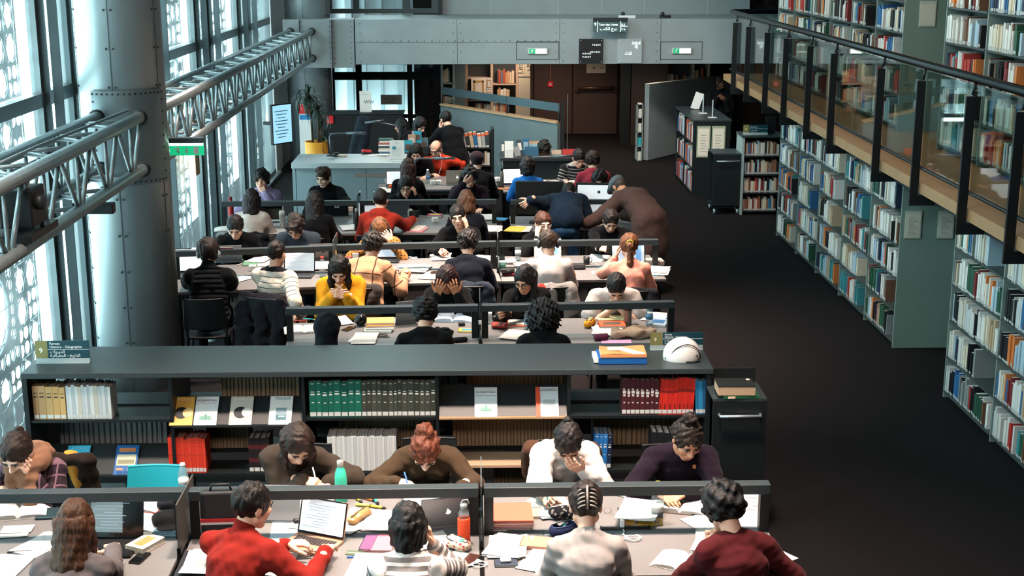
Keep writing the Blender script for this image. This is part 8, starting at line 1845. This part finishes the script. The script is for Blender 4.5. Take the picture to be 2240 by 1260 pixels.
book('blue notebook right of the dark purple hoodie', 1092, 480, -20, .2, .14, .012, '#2a86b8', 'notebook', 'notebook'); sheets('white papers beside the wavy brown hair', 1062, 474, 4, 3); sheets('pink-edged paper pile at the end of the fourth row', 1077, 500, -10, 5, m=m_note); sheets('white page on the divider of the computer desk', 1140, 500, -16, 2); book('yellow-edged open magazine on the computer desk', 1128, 502, -18, .22, .3, .010, '#d9b84a', 'magazine', 'magazine', pg=m_paper)
# ---- computers
def monitor(lab, px, py, rot, w, h, scr, col='#0d0f11'):
    o = it('computer_monitor', lab, 'monitor', px, py, rot); MB().box((0, 0, .10+h/2), (w, .045, h)).obj('housing', pc(col, .5), o, bev=.008); MB().box((0, -.0235, .10+h/2), (w-.05, .002, h-.05)).obj('screen', scr, o); MB().box((0, .05, .10), (.09, .04, .2)).obj('neck', pc(col), o); MB().rbox((0, .03, .006), (.26, .2, .012), .04).obj('foot', pc(col), o)
    if scr is m_disp: MB().box((.03, -.025, .10+h*.72), (.035, .001, .035)).box((.03, -.026, .10+h*.72), (.02, .001, .004)).obj('icon', pc('#3a4048'), o)
    return o
monitor('large black computer monitor seen from behind at the hand of the navy sweatshirt', 1180, 486, 176, .60, .42, m_dark); monitor('computer monitor with white screen and small dark icon beside the brown coat', 1304, 486, -6, .52, .40, m_disp)
boxy('black keyboard on the computer desk', 1290, 504, -6, (.42, .14, .022), '#121416', 'keyboard', 'keyboard', (('keys', (0, 0, .0235), (.40, .12, .003), '#26292d'),)); boxy('grey papers with a turquoise clip on the computer desk', 1316, 494, -20, (.2, .14, .02), '#a89a90', 'paper_pile', 'papers', (('clip', (.05, .03, .021), (.05, .02, .004), '#2aa0b8'),))
# ---- fifth row
laptop('laptop with bluish screen left of the long red-brown hair', 868, 410, 4, '#24272b', 104, 'blue', .30, .21); sheets('white papers at the left end of the fifth row', 842, 414, -10, 3); boxy('white paper box at the left end of the fifth row', 850, 400, 8, (.1, .08, .07), '#d8d4cc', 'paper_box', 'box', (('lid', (0, 0, .071), (.1, .08, .004), '#c3bfb6'),)); lump('orange fabric pouch at the left end of the fifth row', 861, 412, 'pouch', 'pouch', '#d9582c', [cap((-.04, 0, .025), (.05, 0, .025), .03, .026)], 55, .003)
bottle('small water bottle with blue label before the orange jacket', 936, 400, 'clear', '#3a6a9c', '#e4e8ea', .2, .032); cube_plug('white socket cube before the orange jacket, beside the bottle', 947, 404); cube_plug('white socket cube before the orange jacket, beside the silver laptop', 960, 403, -8); laptop('silver laptop with lit logo in front of the orange jacket', 999, 402, 184, '#a9a89f', 108, 'doc', .32, .22, logo='lit'); cable('pale cable beside the silver laptop of the fifth row', [(984, 405), (992, 402)], '#d8d8d4', .004, 2, seed=20)
bottle('slim steel flask with black cap left of the bright blue sweater', 1098, 408, 'steel', '#8a8580', '#17191b', .27, .03); laptop('laptop with pale screen left of the bright blue sweater', 1126, 408, 8, '#1c1e21', 106, 'doc', .34, .23); open_book('large open white book right of the bright blue sweater', 1192, 402, -16, .19, .26, .03, '#cfcac2', lift=.03); pen('orange pencil on the brown wooden board', 1104, 415, 10, '#c88a5a'); boxy('wooden board at the left end of the blue sweater desk', 1102, 413, 4, (.2, .1, .012), '#a06a48', 'wooden_board', 'board', (('edge', (0, -.0505, .006), (.19, .001, .01), '#c08a64'),), z=ZD-.0003)
boxy('white paper tray on the stand at the left end of the blue sweater desk', 1092, 396, 0, (.14, .10, .05), '#d8d6d0', 'paper_tray', 'tray', (('papers', (0, 0, .052), (.12, .09, .006), '#e4e2dc'),)); sheets('white book pages between the striped top and the maroon hoodie', 1268, 398, 10, 2)
for i, px in enumerate((1090, 1100)):
    a = P(px, 412, ZD); o = thing('glass_rod', 'thin upright glass edge at the left end of the blue sweater desk, %s one' % ('outer' if i == 0 else 'inner'), 'desk screen', tuple(a)); MB().box((0, .2, .17), (.008, .5, .34)).obj('pane', g_div, o); MB().box((0, .2, .004), (.03, .5, .008)).obj('foot', m_blk, o)
# floor disc and pens in hands
a = P(461, 744, 0.004); t = tag(MB().lathe([(0, 0), (.07, 0), (.07, .004), (0, .006)], n=24).obj('floor_outlet', mat('outlet_plate', '#9aa6a8', .4, .4), loc=(a.x, a.y, .001)), 'round pale floor outlet cover on the carpet under the third row', 'floor outlet')
for i, (mb, col, lab) in enumerate(PENS):
    b = sum((Vector(v) for v in mb.v), Vector())/len(mb.v); mb.v = [tuple(Vector(v)-b) for v in mb.v]
    cn = {'#e4e4e4': 'white', '#2b62c0': 'blue', '#1e7f88': 'teal', '#cc2a2a': 'red'}.get(col, 'blue')
    tag(mb.obj('pen', pc(col), loc=tuple(b)), '%s pen held by the person %s' % (cn, ' '.join(lab.split()[1:7])), 'pen')
# phones held in hands
for key, dz in (('looking at a phone', 0), ('reading a phone', 0)):
    o, lab, base, face, on, hw = PEOPLE[pidx(key)]
    c_ = Vector((0, 0, 0)); px_, py_ = (1108, 682) if 'looking' in key else (1333, 545)
    w = P(px_, py_, .90); t = thing('phone', 'phone held by the %s' % ('person with long black hair and glasses' if 'looking' in key else 'person at the end of the third desk row'), 'phone', (w.x, w.y-.02, w.z), R(face+(-20 if 'looking' in key else 0)))
    M = Matrix.Rotation(R(40), 4, 'X'); MB().box((0, 0, 0), (.07, .008, .14), M=M).obj('body', pc('#1b1c1f', .4), t); MB().box((0, .005, 0.003), (.064, .002, .13), M=M).obj('display', m_disp, t)
# ============================================================ light, world, render look
w = bpy.data.worlds.new('world'); SC.world = w; w.use_nodes = True
bg = w.node_tree.nodes['Background']; bg.inputs[0].default_value = lin('#dff4f7'); bg.inputs[1].default_value = 9.0
def area(name, loc, rot, sx, sy, e, col, spread=180):
    l = bpy.data.lights.new(name, 'AREA'); l.shape = 'RECTANGLE'; l.size = sx; l.size_y = sy; l.energy = e; l.color = lin(col)[:3]; l.spread = R(spread)
    o = bpy.data.objects.new(name, l); C.objects.link(o); o.location = loc; o.rotation_euler = rot; return o
pt = area('window_portal', (XF-.35, 14, 4.9), (0, R(-90), 0), 9.6, 23, 1, '#ffffff'); pt.data.cycles.is_portal = True
# ceiling lamps over the reading tables
for (x, y, e) in ((-2.6, 7.6, 70), (-.6, 7.6, 120), (1.0, 7.6, 120), (-.2, 13.9, 165), (1.3, 14.1, 110), (-1.8, 13.9, 90), (0.3, 19.3, 70), (.4, 11.6, 35)):
    area('ceiling_or_fill_lamp', (x, y, 6.45), (0, 0, 0), .5, .5, e, '#ffe4d2', 60)
for (x, y, z, e) in ((.6, 27.6, 2.2, 22), (1.6, 29, 2.2, 34), (3.2, 27, 2.2, 20)): area('ceiling_or_fill_lamp', (x, y, z), (0, 0, 0), .5, .5, e, '#ffdcc2', 150)
area('ceiling_or_fill_lamp', (4.35, 15, 4.38), (0, 0, 0), .3, 9, 26, '#ffcfa4', 130)  # added to brighten the gallery floor, no known fixture
area('ceiling_or_fill_lamp', (2.9, 25.6, 1.98), (R(25), 0, 0), 1.6, .2, 12, '#f2f4f2', 150)  # invented downlight under the beam, added to brighten the tall partition
area('ceiling_or_fill_lamp', (2.6, 14, 6.45), (0, R(-50), 0), 1, 12, 45, '#fff0e0', 90)  # added wash aimed at the tower books, not a known lamp
area('ceiling_or_fill_lamp', (-.5, .5, 6.3), (R(58), 0, 0), 5, 1.2, 90, '#ffeadb', 100)  # added frontal fill from above the camera, for shelf fronts and faces
area('ceiling_or_fill_lamp', (1.8, 18.5, 6.45), (R(42), 0, 0), 3, 1, 150, '#fff2e6', 90)  # added light thrown at the dark back partitions and doors
sn = bpy.data.lights.new('sun', 'SUN'); sn.energy = 1.8; sn.angle = R(9); sn.color = lin('#f4fbff')[:3]; so = bpy.data.objects.new('sun', sn); C.objects.link(so); so.rotation_euler = Vector((.74, .52, -.5)).to_track_quat('-Z', 'Y').to_euler()
s = SC.view_settings; s.view_transform = 'Standard'; s.look = 'None'; s.exposure = 0.0; s.gamma = 1; s.use_curve_mapping = False
c = SC.cycles; c.use_denoising = True; c.max_bounces = 5; c.diffuse_bounces = 3; c.glossy_bounces = 3; c.transmission_bounces = 3; c.transparent_max_bounces = 16
c.caustics_reflective = False; c.caustics_refractive = False; c.sample_clamp_indirect = 4; c.use_adaptive_sampling = True; c.adaptive_threshold = .02
